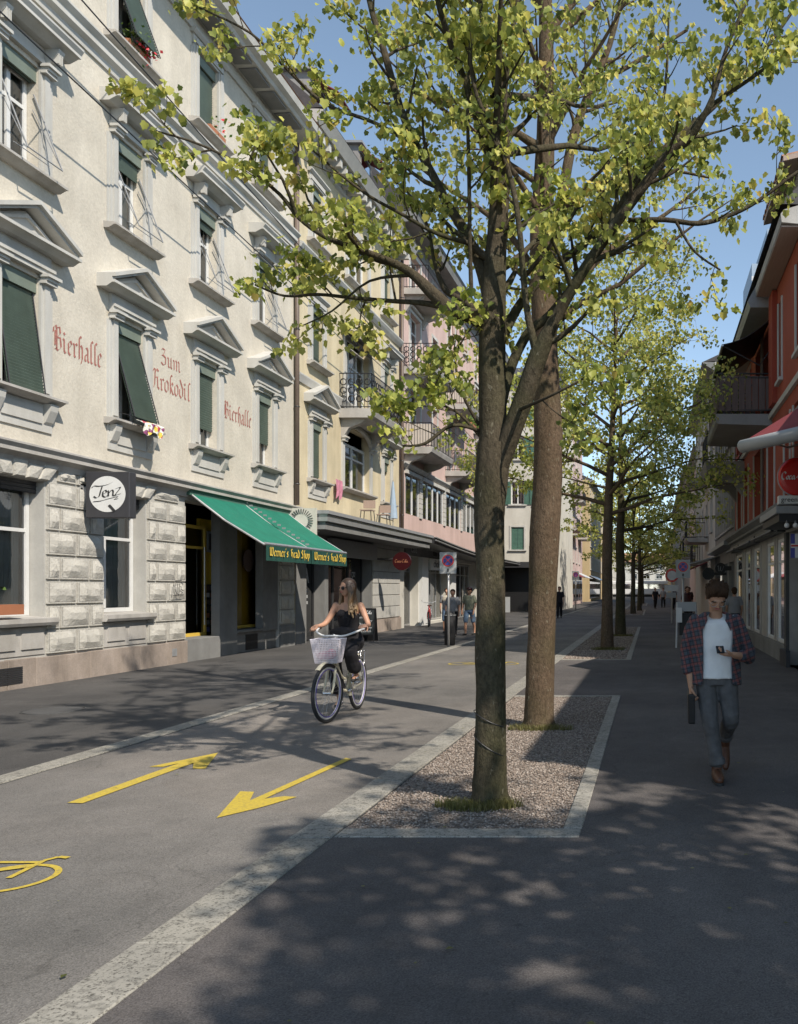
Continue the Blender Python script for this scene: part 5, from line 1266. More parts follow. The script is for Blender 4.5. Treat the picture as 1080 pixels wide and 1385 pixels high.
mb = MB(); mb.fprof(FR, R0, R1, [(0, 3.02), (.14, 3.02), (.16, 3.1), (.24, 3.14), (.24, 3.2), (.36, 3.3), (.36, 3.36), (0, 3.46)]); mb.build('cornice', 'stone_grey', hR)
for a, b_ in ((18.3, 22.2), (22.5, 26.4), (26.7, 29.4)):
    q = MB(); q.fb(FR, a, b_, 2.84, 3.0, .02, .2); q.tube([FR(a+.05, 2.86, .3), FR(b_-.05, 2.86, .3)], .035, 8)
    for y in (a+.5, b_-.5): q.tube([FR(y, 2.9, .2), FR(y, 2.86, .3)], .02, 5)
    q.build('awning_cassette', 'metal_dark', hR)
mb = MB(); mb.tube([FR(21.8, 3.4, .07), FR(21.8, 8.3, .07)], .045, 8); mb.build('drainpipe', 'pipe_brown', hR)
def slat_balcony(root, F, y0, y1, z, w1, h=.92):
    b_ = MB().fprof(F, y0-.05, y1+.05, [(0, z-.28), (w1, z-.24), (w1+.05, z-.2), (w1+.05, z), (0, z)]).build('balcony', 'plaster_grey', root)
    m_ = MB(); path = [(y0, 0), (y0, w1), (y1, w1), (y1, 0)]
    for zz in (z+.1, z+h-.04, z+h+.06): m_.tube([F(u, zz, w) for u, w in path], .022, 5)
    m_.build('railing', 'iron', b_)
    for (a, w0), (c, w2) in zip(path, path[1:]):
        L_ = math.hypot(c-a, w2-w0); n_ = int(L_/.145); du = Vector((c-a, w2-w0)).normalized()
        for k in range(n_):
            s0, s1 = (k+.04)*L_/n_, (k+.93)*L_/n_; p = Vector((a, w0))+du*s0; q = Vector((a, w0))+du*s1; nn = Vector((-du.y, du.x))*.012
            MB().hexa([F(p.x, z+.08, p.y), F(q.x, z+.08, q.y), F(q.x+nn.x, z+.08, q.y+nn.y), F(p.x+nn.x, z+.08, p.y+nn.y), F(p.x, z+h, p.y), F(q.x, z+h, q.y), F(q.x+nn.x, z+h, q.y+nn.y), F(p.x+nn.x, z+h, p.y+nn.y)]).build('slat', 'wood_slat', b_)
slat_balcony(hR, FR, 20.5, 23.6, 5.82, 1.3)
balcony(hR, FR, 26.6, 29.2, 5.6, 1.15, .95, slab='plaster_grey', step=.13, th=.4)
ba = thing('balcony_awning', 'dark fabric awning over the wooden balcony of the red house', 'awning', FR(22, 7.5, .5))
mb = MB()
for k in range(6):
    f0, f1 = k/6, (k+1)/6; g = lambda f: (.05+1.15*f, 8.1-.62*f-.12*math.sin(f*3.14))
    (w0, z0), (w1, z1) = g(f0), g(f1); mb.slab(FR(20.4, z0, w0), FR(20.4, z1, w1), FR(23.6, z1, w1), FR(23.6, z0, w0), .015)
mb.build('canvas', 'black', ba); MB().tube([FR(20.4, 7.46, 1.2), FR(23.6, 7.46, 1.2)], .03, 6).build('front_bar', 'metal_light', ba)
q = MB()
for y in (20.5, 23.5): q.tube([FR(y, 7.47, 1.18), FR(y, 7.0, .3), FR(y, 7.4, .02)], .018, 5)
q.build('arm', 'metal_dark', ba)
# red awning with pale front bar
ra = thing('corner_awning', 'red fabric awning with rounded pale grey front bar above the round red sign', 'awning', (2.4, 15.4, 4.0))
p1, p2, p3, p4 = Vector((1.60, 15.0, 4.12)), Vector((2.72, 13.2, 4.12)), Vector((2.88, 15.4, 5.0)), Vector((2.88, 17.2, 5.0))
mb = MB().slab(p1+Vector((0, 0, .05)), p2+Vector((0, 0, .05)), p3, p4, .02); mb.build('canvas', 'awning_red', ra)
MB().tube([p1-(p2-p1).normalized()*.05, p1, p2], [.075, .115, .115], 14).build('front_bar', 'sign_back', ra, smooth=True)
MB().tube([p1+(p2-p1)*.3, (2.5, 15.6, 4.2), (2.9, 16.3, 4.4)], .02, 6).build('arm', 'metal_light', ra)
# low wing added mostly out of view, height set to shade the pavement
hN = thing('shade_wing', 'low grey shop wing added beside the red house to shade the pavement', 'building', (XR, 9, 0))
mb = MB(); wall_holes(mb, FR, 4.6, 16.15, 0, 5.0, [(7, 9, .5, 2.7), (9.6, 11.6, .5, 2.7), (12.2, 14.2, .5, 2.7)], .25); mb.build('wall', 'plaster_grey', hN); body(FR, 4.6, 16.15, 5.0, 3.0).build('wall', 'plaster_grey', hN)
MB().fprof(FR, 4.6, 16.15, [(0, 4.8), (.15, 4.85), (.2, 5.0), (0, 5.1)]).build('eaves', 'metal_grey', hN)
for a in (7, 9.6, 12.2):
    m_ = MB(); sash(m_, FR, a, a+2, .5, 2.7, -.15, .07, 1, ()); w_ = m_.build('shop_window', 'metal_light', hN); MB().quad(FR(a, .5, -.12), FR(a+2, .5, -.12), FR(a+2, 2.7, -.12), FR(a, 2.7, -.12)).build('pane', 'glass_mirror', w_)
# round Coca-Cola sign and the small box sign under it
rs = thing('round_sign', 'bright red round Coca-Cola sign at the right edge', 'sign', (2.75, 16.0, 3.4))
mb = MB().tube([(2.74, 16.06, 3.72), (2.74, 16.0, 3.72), (2.74, 15.96, 3.72), (2.74, 15.945, 3.72)], [.34, .36, .33, .26], 40); mb.build('disc', 'sign_red', rs, smooth=False)
MB().tube([(2.74, 16.03, 3.72), (2.74, 16.07, 3.72)], .372, 40).build('rim', 'metal_light', rs)
F2 = lambda u, v, w: (u, 15.942-w, v); mb = MB()
for st in COLA: nib_strokes(mb, F2, [catmull(st, 5)], 2.44, 3.66, .126, .14, .03, 0)
mb.build('lettering', 'lettering_white', rs)
gs = thing('box_sign', 'small white box sign reading green m below the round red sign', 'sign', (2.7, 15.9, 3.2))
MB().box(2.37, 2.89, 15.85, 16.05, 3.19, 3.35).build('box', 'sign_white', gs, bevel=.01); font_part('green m', .13, (2.64, 15.846, 3.27), (1, 0, 0), (0, 0, 1), 'lettering_black', gs, sx=1.05)
ca = thing('shop_canopy', 'small grey canopy slab over the dark doorway at the right edge', 'canopy', (2.7, 16.4, 2.9))
MB().box(2.3, 2.88, 15.7, 18.1, 3.0, 3.14).build('slab', 'metal_grey', ca, bevel=.01); MB().box(2.36, 2.88, 15.75, 18.05, 2.86, 3.0).build('fascia', 'black', ca)
for i, x in enumerate((2.5, 2.66)):
    sp_ = thing('spot_lamp', ('left' if i == 0 else 'right')+' white round lamp under the small grey canopy', 'lamp', (x, 15.72, 2.7)); MB().sphere((x, 15.72, 2.78), .05).build('lens', 'sign_white', sp_, smooth=True); MB().tube([(x, 15.76, 2.8), (x, 15.76, 2.88)], .015, 5).build('bracket', 'metal_grey', sp_)
fl = thing('flag_sign', 'small dark blue sign with a white and red cross beside the doorway', 'sign', (2.78, 16.3, 2.2))
MB().box(2.66, 2.88, 16.25, 16.29, 2.2, 2.66).build('board', 'sign_blue', fl); q = MB(); q.box(2.66, 2.88, 16.244, 16.25, 2.39, 2.47); q.box(2.74, 2.80, 16.242, 16.25, 2.2, 2.66); q.build('cross', 'sign_white', fl)
q = MB(); q.box(2.665, 2.875, 16.238, 16.243, 2.415, 2.445); q.build('cross', 'sign_red', fl)
# bracket sign with white script initial
bs = thing('bracket_sign', 'small round black sign with a pale script letter on the right shop row', 'sign', (2.5, 30.9, 2.1))
MB().disc((2.5, 30.92, 2.36), (0, -1, 0), .2, .06, 28).build('disc', 'black', bs); MB().box(2.68, 2.9, 30.87, 30.9, 2.28, 2.44).build('bracket', 'black', bs)
F2 = lambda u, v, w: (u, 30.855-w, v); mb = MB(); nib_strokes(mb, F2, [catmull([(0, .8), (.15, 1), (.2, .2), (.35, .1), (.5, .9), (.5, .2), (.7, .1), (.95, 1)], 4)], 2.38, 2.25, .25, .2, .025, 0); mb.build('lettering', 'cloth_grey', bs)
# grey house and the others beyond -----------------------------------
hG = thing('grey_house', 'grey house with a band of narrow windows next to the red house', 'building', (XR, 34, 0))
gws = [29.9+k*1.05 for k in range(8)]
mb = MB(); wall_holes(mb, FR, 29.55, 38.8, 3.3, 9.6, [(u, u+.7, 3.85, 5.9) for u in gws]+[(u, u+.7, 6.9, 8.5) for u in gws], .25); mb.build('wall', 'plaster_grey', hG); body(FR, 29.55, 38.8, 9.6).build('wall', 'plaster_grey', hG)
for u in gws:
    for c, d in ((3.85, 5.9), (6.9, 8.5)):
        m_ = MB(); m_.fb(FR, u-.08, u, c, d, -.002, .05); m_.fb(FR, u+.7, u+.78, c, d, -.002, .05); m_.fb(FR, u-.1, u+.8, c-.08, c, -.002, .1); w_ = m_.build('window', 'sill_stone', hG)
        MB().quad(FR(u, c, -.15), FR(u+.7, c, -.15), FR(u+.7, d, -.15), FR(u, d, -.15)).build('pane', 'glass_mirror', w_)
mb = MB(); wall_holes(mb, FR, 29.55, 38.8, 0, 3.3, [(30, 32, .3, 2.6), (32.5, 34.5, .3, 2.6), (35, 38.3, .3, 2.6)], .3); mb.build('wall', 'stone_grey', hG)
for a, b_ in ((30, 32), (32.5, 34.5), (35, 38.3)): MB().quad(FR(a, .3, -.1), FR(b_, .3, -.1), FR(b_, 2.6, -.1), FR(a, 2.6, -.1)).build('shop_window', 'glass_mirror', hG)
MB().fprof(FR, 29.55, 38.8, [(0, 3.1), (.4, 3.15), (.4, 3.28), (0, 3.4)]).build('cornice', 'metal_grey', hG); MB().fprof(FR, 29.55, 38.8, [(0, 9.3), (.5, 9.4), (.55, 9.65), (0, 9.7)]).build('eaves', 'metal_grey', hG)
MB().fb(FR, 29.55, 38.8, 9.7, 11.3, -9, -.6).build('roof', 'roof_dark', hG)
simple_house('white_house', 'pale house beyond the grey house on the right', FR, 38.9, 56, 12, 'plaster_cream', [41, 44.5, 48, 51.5, 54.5], [4.4, 7.4, 9.9], shut=None, bal=((43.2, 46, 4.2), (43.2, 46, 7.2)))
simple_house('brown_house', 'dark brown house with iron balconies farther down the right side', lambda u, v, w: (XR+.4-w, u, v), 56.2, 74, 11, 'plaster_rose', [58.5, 62, 65.5, 69, 72.3], [4.3, 7.4], bal=((57.5, 60.5, 4.1), (64, 67, 4.1)))
simple_house('grey_house', 'long grey house at the far right end of the street', lambda u, v, w: (XR+.4-w, u, v), 74.2, 120, 12, 'plaster_grey', [77+4*k for k in range(11)], [4.2, 7.2, 9.6])
simple_house('ochre_house', 'small ochre house at the far right end of the street', lambda u, v, w: (XR+.4-w, u, v), 120.2, 200, 10, 'plaster_ochre', [124+5*k for k in range(15)], [4.2, 7.0])
dx = 3.0
bl = thing('iron_balcony', 'small dark iron balcony hanging low over the white awning on the right', 'balcony', (3.0, 50, 3.0))
MB().box(2.3, 3.3, 48.5, 51.5, 3.0, 3.15).build('slab', 'sill_stone', bl); m_ = MB(); railing(m_, lambda u, v, w: (2.89-w, u, v), 48.6, 51.4, 3.15, 4.15, .55, .12); m_.build('railing', 'iron', bl)
solo('shop_awning', MB().slab((2.9, 36.2, 3.0), (2.9, 42, 3.0), (1.2, 42, 2.55), (1.2, 36.2, 2.55), .05), 'sign_back', 'white awning stretched out over the right pavement', 'awning')
solo('shop_awning', MB().slab((2.9, 44, 3.0), (2.9, 50, 3.0), (1.3, 50, 2.3), (1.3, 44, 2.3), .05), 'awning_red', 'dark red awning on the right behind the white one', 'awning')
hidden = [(1.9, 31.6)]
rr = thing('round_sign', 'plain black round sign on the right between the white awning and the script sign', 'sign', (2.2, 33, 2.1)); MB().disc((2.2, 33, 2.2), (0, -1, 0), .24, .07, 24).build('disc', 'black', rr); MB().box(2.4, 2.9, 32.95, 33.0, 2.15, 2.25).build('bracket', 'black', rr)
# white tower blocks behind the right roofs
tw = thing('office_tower', 'pale glass office tower rising behind the right roofs', 'building', (16, 110, 0))
TC = [(11.2, 13.4, 95, 104, 38), (13.6, 17.2, 100, 112, 44)]
for x0, x1, y0, y1, h in TC:
    MB().box(x0, x1, y0, y1, 0, h).build('tower_block', 'blue_pale', tw)
    q = MB()
    for k in range(12): q.box(x0-.03, x1+.03, y0-.03, y0, 2+k*3.1, 2.5+k*3.1)
    q.build('floor_band', 'metal_white', tw)

# ================================================================ STREET FURNITURE
def no_stop_sign(x, y, z0, s, label, arrow=True, top=None):
    root = thing('traffic_sign', label, 'traffic sign', (x, y, 0), 'no stopping signs')
    MB().tube([(x, y, 0), (x, y, z0+s*1.3)], .035, 10).build('pole', 'metal_light', root, smooth=True)
    MB().box(x-s/2, x+s/2, y-.06, y-.045, z0, z0+s*1.28).build('plate', 'sign_back', root, bevel=.004)
    cz = z0+s*.78; yy = y-.0605
    MB().disc((x, yy, cz), (0, -1, 0), s*.36, .002, 32).build('disc', 'sign_red', root); MB().disc((x, yy-.0022, cz), (0, -1, 0), s*.28, .002, 32).build('disc', 'sign_blue', root)
    q = MB(); r_ = s*.285; d = r_*.7071
    for sg in (-1, 1):
        nx = s*.035
        q.add([(x-d*sg-nx, yy-.0048-sg*.0002, cz-d), (x-d*sg+nx, yy-.0048-sg*.0002, cz-d), (x+d*sg+nx, yy-.0048-sg*.0002, cz+d), (x+d*sg-nx, yy-.0048-sg*.0002, cz+d)], [(0, 1, 2, 3)])
    q.build('cross', 'sign_red', root)
    q = MB(); a0 = z0+s*.08; a1 = z0+s*.34
    q.add([(x-.012, yy-.001, a0+.03), (x+.012, yy-.001, a0+.03), (x+.012, yy-.001, a1-.03), (x-.012, yy-.001, a1-.03)], [(0, 1, 2, 3)])
    for zz, k in ((a0, 1), (a1, -1)): q.add([(x, yy-.0012, zz), (x+.035, yy-.0012, zz+.05*k), (x-.035, yy-.0012, zz+.05*k)], [(0, 1, 2)])
    q.build('arrow', 'lettering_black', root)
no_stop_sign(-5.62, 23.5, 2.03, .46, 'no stopping sign with double arrow on the kerb left of the nearest trunk')
no_stop_sign(.92, 25, 1.93, .42, 'no stopping sign on a grey pole behind the walking man')
no_stop_sign(-5.9, 66, 2.3, .55, 'small far no stopping sign beyond the second trunk')
rd = thing('round_traffic_sign', 'round red and white road sign on the right, partly behind the no stopping sign', 'traffic sign', (.9, 40, 0))
MB().tube([(.95, 40, 0), (.95, 40, 2.6)], .04, 8).build('pole', 'metal_light', rd); MB().disc((.95, 39.95, 2.25), (0, -1, 0), .32, .01, 28).build('disc', 'sign_red', rd); MB().disc((.95, 39.935, 2.25), (0, -1, 0), .22, .01, 28).build('disc', 'sign_white', rd)
MB().box(.6, 1.25, 39.9, 39.95, 1.5, 1.8).build('plate', 'sign_white', rd); MB().box(.68, 1.15, 39.9, 39.95, 1.2, 1.45).build('plate', 'sign_back', rd)
# litter bin beside left sign pole
lb = thing('litter_bin', 'dark grey cylindrical litter bin beside the left sign pole', 'litter bin', (-5.95, 25.3, 0))
MB().tube([(-5.75, 24.2, .02), (-5.75, 24.2, .85), (-5.75, 24.2, .98)], [.15, .16, .12], 16).build('body', 'metal_dark', lb, smooth=True); MB().ring((-5.75, 24.2, .86), (0, 0, 1), .165, .015, 20).build('rim', 'metal_grey', lb)
lb.location = (-5.75, 24.2, 0)
for c in lb.children: c.location = Vector((-5.95, 25.3, 0))-lb.location
# sandwich board
sb = thing('sandwich_board', 'black chalk sandwich board with white lettering standing outside the cafe', 'sandwich board', (-8.75, 26.3, 0))
FB = lambda u, v, w: (-8.75+u, 26.05+.17*(1-v/1.05)*-1-w, v)
q = MB(); q.fb(FB, -.27, .27, .22, .98, 0, .02); q.build('board', 'chalk_board', sb)
q = MB(); q.fb(FB, -.30, -.265, 0, 1.02, -.005, .03); q.fb(FB, .265, .30, 0, 1.02, -.005, .03); q.fb(FB, -.265, .265, .975, 1.02, -.005, .03); q.fb(FB, -.265, .265, .2, .24, -.005, .03); q.build('frame', 'black', sb)
FBb = lambda u, v, w: (-8.75+u, 26.07+.2*(1-v/1.05)+w, v)
q = MB(); q.fb(FBb, -.29, .29, 0, 1.0, 0, .02); q.build('back_board', 'black', sb)
q = MB()
for st in COLA: nib_strokes(q, FB, [catmull(st, 4)], -.21, .84, .088, .1, .02, .02)
q.build('lettering', 'lettering_white', sb)
for i, (tx, uu) in enumerate((('Lemon', -.1), ('Curry', .08), ('Chicken', -.06), ('Curry', .08), ('Sandwich', -.0))):
    zz = .74-i*.105; font_part(tx, .10, (-8.75+uu, 26.05-.17*(1-zz/1.05)-.025, zz), (1, 0, 0), (0, .16, 1), 'lettering_white', sb, shear=.2)
# card stand behind the walking man
cst = thing('card_stand', 'shop display stand with white and purple goods left of the walking man', 'display stand', (.95, 23.2, 0))
for sx_ in (-.28, .28): MB().tube([(.95+sx_, 23.2, 0), (.95+sx_*.9, 23.2, 1.25)], .025, 6).build('leg', 'metal_white', cst)
MB().box(.7, 1.2, 23.05, 23.35, 1.0, 1.25).build('tray', 'sign_back', cst); MB().box(.75, 1.15, 23.1, 23.3, .35, .95).build('bag', 'black', cst); MB().box(.66, .82, 23.0, 23.2, .7, 1.1).build('bag', 'sign_white', cst)
rng = random.Random(3)
solo('notice_board', MB().box(-10.1, -9.2, 55.1, 55.2, .1, 1.1), 'sign_back', 'small grey board standing at the dark shop opening between the two nearest trunks', 'sign')
kc = Gp(700, 850)
# ================================================================ TREES
LEAF = []
def leaf_shape(s):
    "five-lobed drooping leaf; stalk at the origin, tip towards -z"
    o_ = [(0, 0), (.26, .08), (.50, -.10), (.42, -.30), (.48, -.60), (.27, -.72), (0, -1.0), (-.27, -.72), (-.48, -.60), (-.42, -.30), (-.50, -.10), (-.26, .08)]
    v = [(x*s, abs(x)*s*.38-.0*s, z*s) for x, z in o_]
    return v, [(0, 1, 2, 3), (0, 3, 4, 5), (0, 5, 6), (0, 6, 7), (0, 7, 8, 9), (0, 9, 10, 11)]
def leaf_simple(s):
    v = [(0, 0, 0), (.5*s, .2*s, -.35*s), (0, 0, -1.0*s), (-.5*s, .2*s, -.35*s)]
    return v, [(0, 1, 2), (0, 2, 3)]
def leaves_mesh(name, pts, size, per, seed, fine=True, spread=.11):
    "pts: twig tips. numpy build of one leaf mesh; returns also the transforms"
    rng = np.random.default_rng(seed); v, f = leaf_shape(1.0) if fine else leaf_simple(1.0); v = np.array(v)
    P = np.repeat(np.array(pts), per, 0); n = len(P)
    P = P+rng.normal(0, spread, (n, 3))*np.array([1, 1, .55])
    yaw = rng.uniform(0, 2*np.pi, n); pit = rng.normal(.55, .32, n); rol = rng.normal(0, .35, n); s = size*rng.uniform(.55, 1.15, n)
    cy, sy, cp, sp, cr, sr = np.cos(yaw), np.sin(yaw), np.cos(pit), np.sin(pit), np.cos(rol), np.sin(rol)
    RX = np.zeros((n, 3, 3)); RX[:, 0, 0] = 1; RX[:, 1, 1] = cp; RX[:, 1, 2] = -sp; RX[:, 2, 1] = sp; RX[:, 2, 2] = cp
    RY = np.zeros((n, 3, 3)); RY[:, 1, 1] = 1; RY[:, 0, 0] = cr; RY[:, 0, 2] = sr; RY[:, 2, 0] = -sr; RY[:, 2, 2] = cr
    RZ = np.zeros((n, 3, 3)); RZ[:, 2, 2] = 1; RZ[:, 0, 0] = cy; RZ[:, 0, 1] = -sy; RZ[:, 1, 0] = sy; RZ[:, 1, 1] = cy
    M_ = RZ @ RX @ RY
    V = np.einsum('nij,kj->nki', M_, v)*s[:, None, None]+P[:, None]
    me = bpy.data.meshes.new(name); k = len(v); me.vertices.add(n*k); me.vertices.foreach_set('co', V.reshape(-1))
    lens = np.array([len(q) for q in f]); flat = np.concatenate([np.array(q) for q in f]); L_ = len(flat)
    idx = (flat[None]+(np.arange(n)*k)[:, None]).reshape(-1).astype(np.int32)
    me.loops.add(len(idx)); me.loops.foreach_set('vertex_index', idx)
    st = np.concatenate([[0], np.cumsum(lens)[:-1]]); starts = (st[None]+(np.arange(n)*L_)[:, None]).reshape(-1).astype(np.int32)
    me.polygons.add(len(starts)); me.polygons.foreach_set('loop_start', starts); me.update(calc_edges=True)
    return me, P, M_, s
def smooth_path(p, n=4):
    return [Vector(q[:3]) for q in catmull([tuple(x) for x in p], n)]
def grow(rng, mb, tips, path, r0, r1, level, spacing, length, up=.25, start=.25, twig_r=.004, bias=None):
    "side branches along a limb, recursively; collects tips"
    pts = path; seg = [0]
    for a, b_ in zip(pts, pts[1:]): seg.append(seg[-1]+(b_-a).length)
    T = seg[-1]; d = T*start+rng.uniform(0, spacing)
    side = rng.uniform(0, 6.28)
    while d < T:
        i = max(j for j in range(len(seg)) if seg[j] <= d); i = min(i, len(pts)-2)
        p = pts[i].lerp(pts[i+1], (d-seg[i])/max(1e-6, seg[i+1]-seg[i])); tg = (pts[i+1]-pts[i]).normalized()
        side += 2.4+rng.uniform(-.5, .5); a = tg.orthogonal().normalized(); b_ = tg.cross(a)
        sd = a*math.cos(side)+b_*math.sin(side)
        dr = (tg*rng.uniform(.35, .8)+sd*rng.uniform(.7, 1)+Vector((0, 0, up)))
        if bias: dr += bias
        dr.normalize(); L_ = length*rng.uniform(.6, 1.15)*(1-.45*d/T)
        q = [p]; cur = p; dd = dr
        for k in range(4):
            dd = (dd+Vector((rng.uniform(-.25, .25), rng.uniform(-.25, .25), rng.uniform(-.08, .22)))).normalized(); cur = cur+dd*L_/4; q.append(cur)
        rr = max(twig_r, (r0+(r1-r0)*d/T)*.5)
        mb.tube(q, [rr, rr*.8, rr*.62, rr*.45, rr*.3], 5 if rr > .012 else 4, cap=False)
        if level > 0: grow(rng, mb, tips, q, rr, rr*.3, level-1, spacing*.62, length*.5, up*.7, .2, twig_r)
        else:
            tips.append(q[2]); tips.append(q[3])
        tips.append(q[4])
        d += spacing*rng.uniform(.7, 1.3)
def knotty_trunk(path, rs, seg=20, seed=1, amp=.05):
    mb = MB(); rng = random.Random(seed); n = len(path); vs = []
    P = []; Rr = []
    for i in range(n-1):
        m_ = max(2, int((path[i+1]-path[i]).length/.08))
        for k in range(m_): P.append(path[i].lerp(path[i+1], k/m_)); Rr.append(rs[i]+(rs[i+1]-rs[i])*k/m_)
    P.append(path[-1]); Rr.append(rs[-1])
    knots = [(rng.uniform(.1, .95)*len(P), rng.uniform(0, 6.28), rng.uniform(.04, .10)) for _ in range(14)]
    for i, (p, r) in enumerate(zip(P, Rr)):
        for k in range(seg):
            a = 2*math.pi*k/seg; f = 1+amp*math.sin(3*a+i*.11)*.6+amp*.5*math.sin(5*a-i*.23)+rng.uniform(-.01, .01)
            for ki, ka, kk in knots:
                dd = ((i-ki)/1.6)**2+((math.atan2(math.sin(a-ka), math.cos(a-ka)))/.4)**2
                if dd < 6: f += kk*math.exp(-dd)
            vs.append(p+Vector((math.cos(a)*r*f, math.sin(a)*r*f, 0)))
    fs = []
    for i in range(len(P)-1):
        for k in range(seg):
            l = (k+1) % seg; fs.append((i*seg+k, i*seg+l, (i+1)*seg+l, (i+1)*seg+k))
    return mb.add(vs, fs)
def px_path(l, Y):
    "limb waypoints (px, py, depth offset, px width) -> points, radii"
    P = [Pp(q[0], q[1], Y+q[2]) for q in l]; rs = [q[3]*(Y+q[2])/1150/2 for q in l]
    n = 4; out = catmull([tuple(p)+(r,) for p, r in zip(P, rs)], n)
    return [Vector(o[:3]) for o in out], [max(.003, o[3]) for o in out]
def make_tree(name, label, base, trunk, limbs, seed, leaf=.10, per=7, spacing=.34, length=.75, level=1, extra=None, barkm='bark_olive', fine=True, spread=.11, parts=0, auto=None, start=.25):
    rng = random.Random(seed); root = thing(name, label, 'tree', base, 'street trees')
    P, rs = trunk
    tk = knotty_trunk(P, rs, seed=seed); tko = tk.build('trunk', barkm, root, smooth=True)
    lm = MB(); tw = MB(); tips = []
    for path, rr in limbs:
        lm.tube(path, rr, 10 if rr[0] > .03 else 6, cap=False)
        grow(rng, tw, tips, path, rr[0], rr[-1], level, spacing, length, start=start); tips.append(path[-1])
    if auto: auto(rng, lm, tw, tips)
    print('TIPS', label[:20], len(tips))
    lm.build('limbs', barkm, root, smooth=True); tw.build('twigs', barkm, root, kind='stuff', smooth=True)
    me, LP, LM, LS = leaves_mesh('crown', tips, leaf, per, seed, fine, spread)
    W = wloc(root); me.transform(Matrix.Translation(-W))
    link_mesh('crown', me, 'leaf_spring', root, kind='stuff')
    if parts:
        v, f = leaf_shape(1.0); lme = bpy.data.meshes.new('leaf'); lme.from_pydata(v, [], f); lme.update(); lme.materials.append(MATS['leaf_spring'])
        idx = [i for i in range(len(LP))]
        idx.sort(key=lambda i: abs(LP[i][1]-5.2)+rng.random()*.8)
        for i in idx[:parts]:
            o = bpy.data.objects.new('leaf', lme); COL.objects.link(o); o.parent = root
            M4 = Matrix([list(map(float, r_)) for r_ in LM[i]]).to_4x4(); p = Vector(LP[i])+Vector((rng.uniform(-.05, .05), rng.uniform(-.05, .05), rng.uniform(-.05, .05)))-W
            o.matrix_local = Matrix.Translation(p) @ M4 @ Matrix.Scale(float(LS[i])*1.1, 4)
    return root, len(tips)
T1 = 6.39
tr1 = px_path([(663, 1092, 0, 68), (663, 1080, 0, 52), (663, 1050, 0, 44), (664, 950, 0, 40), (665, 800, 0, 38), (663, 700, 0, 41), (666, 640, 0, 45), (668, 600, 0, 44)], T1)
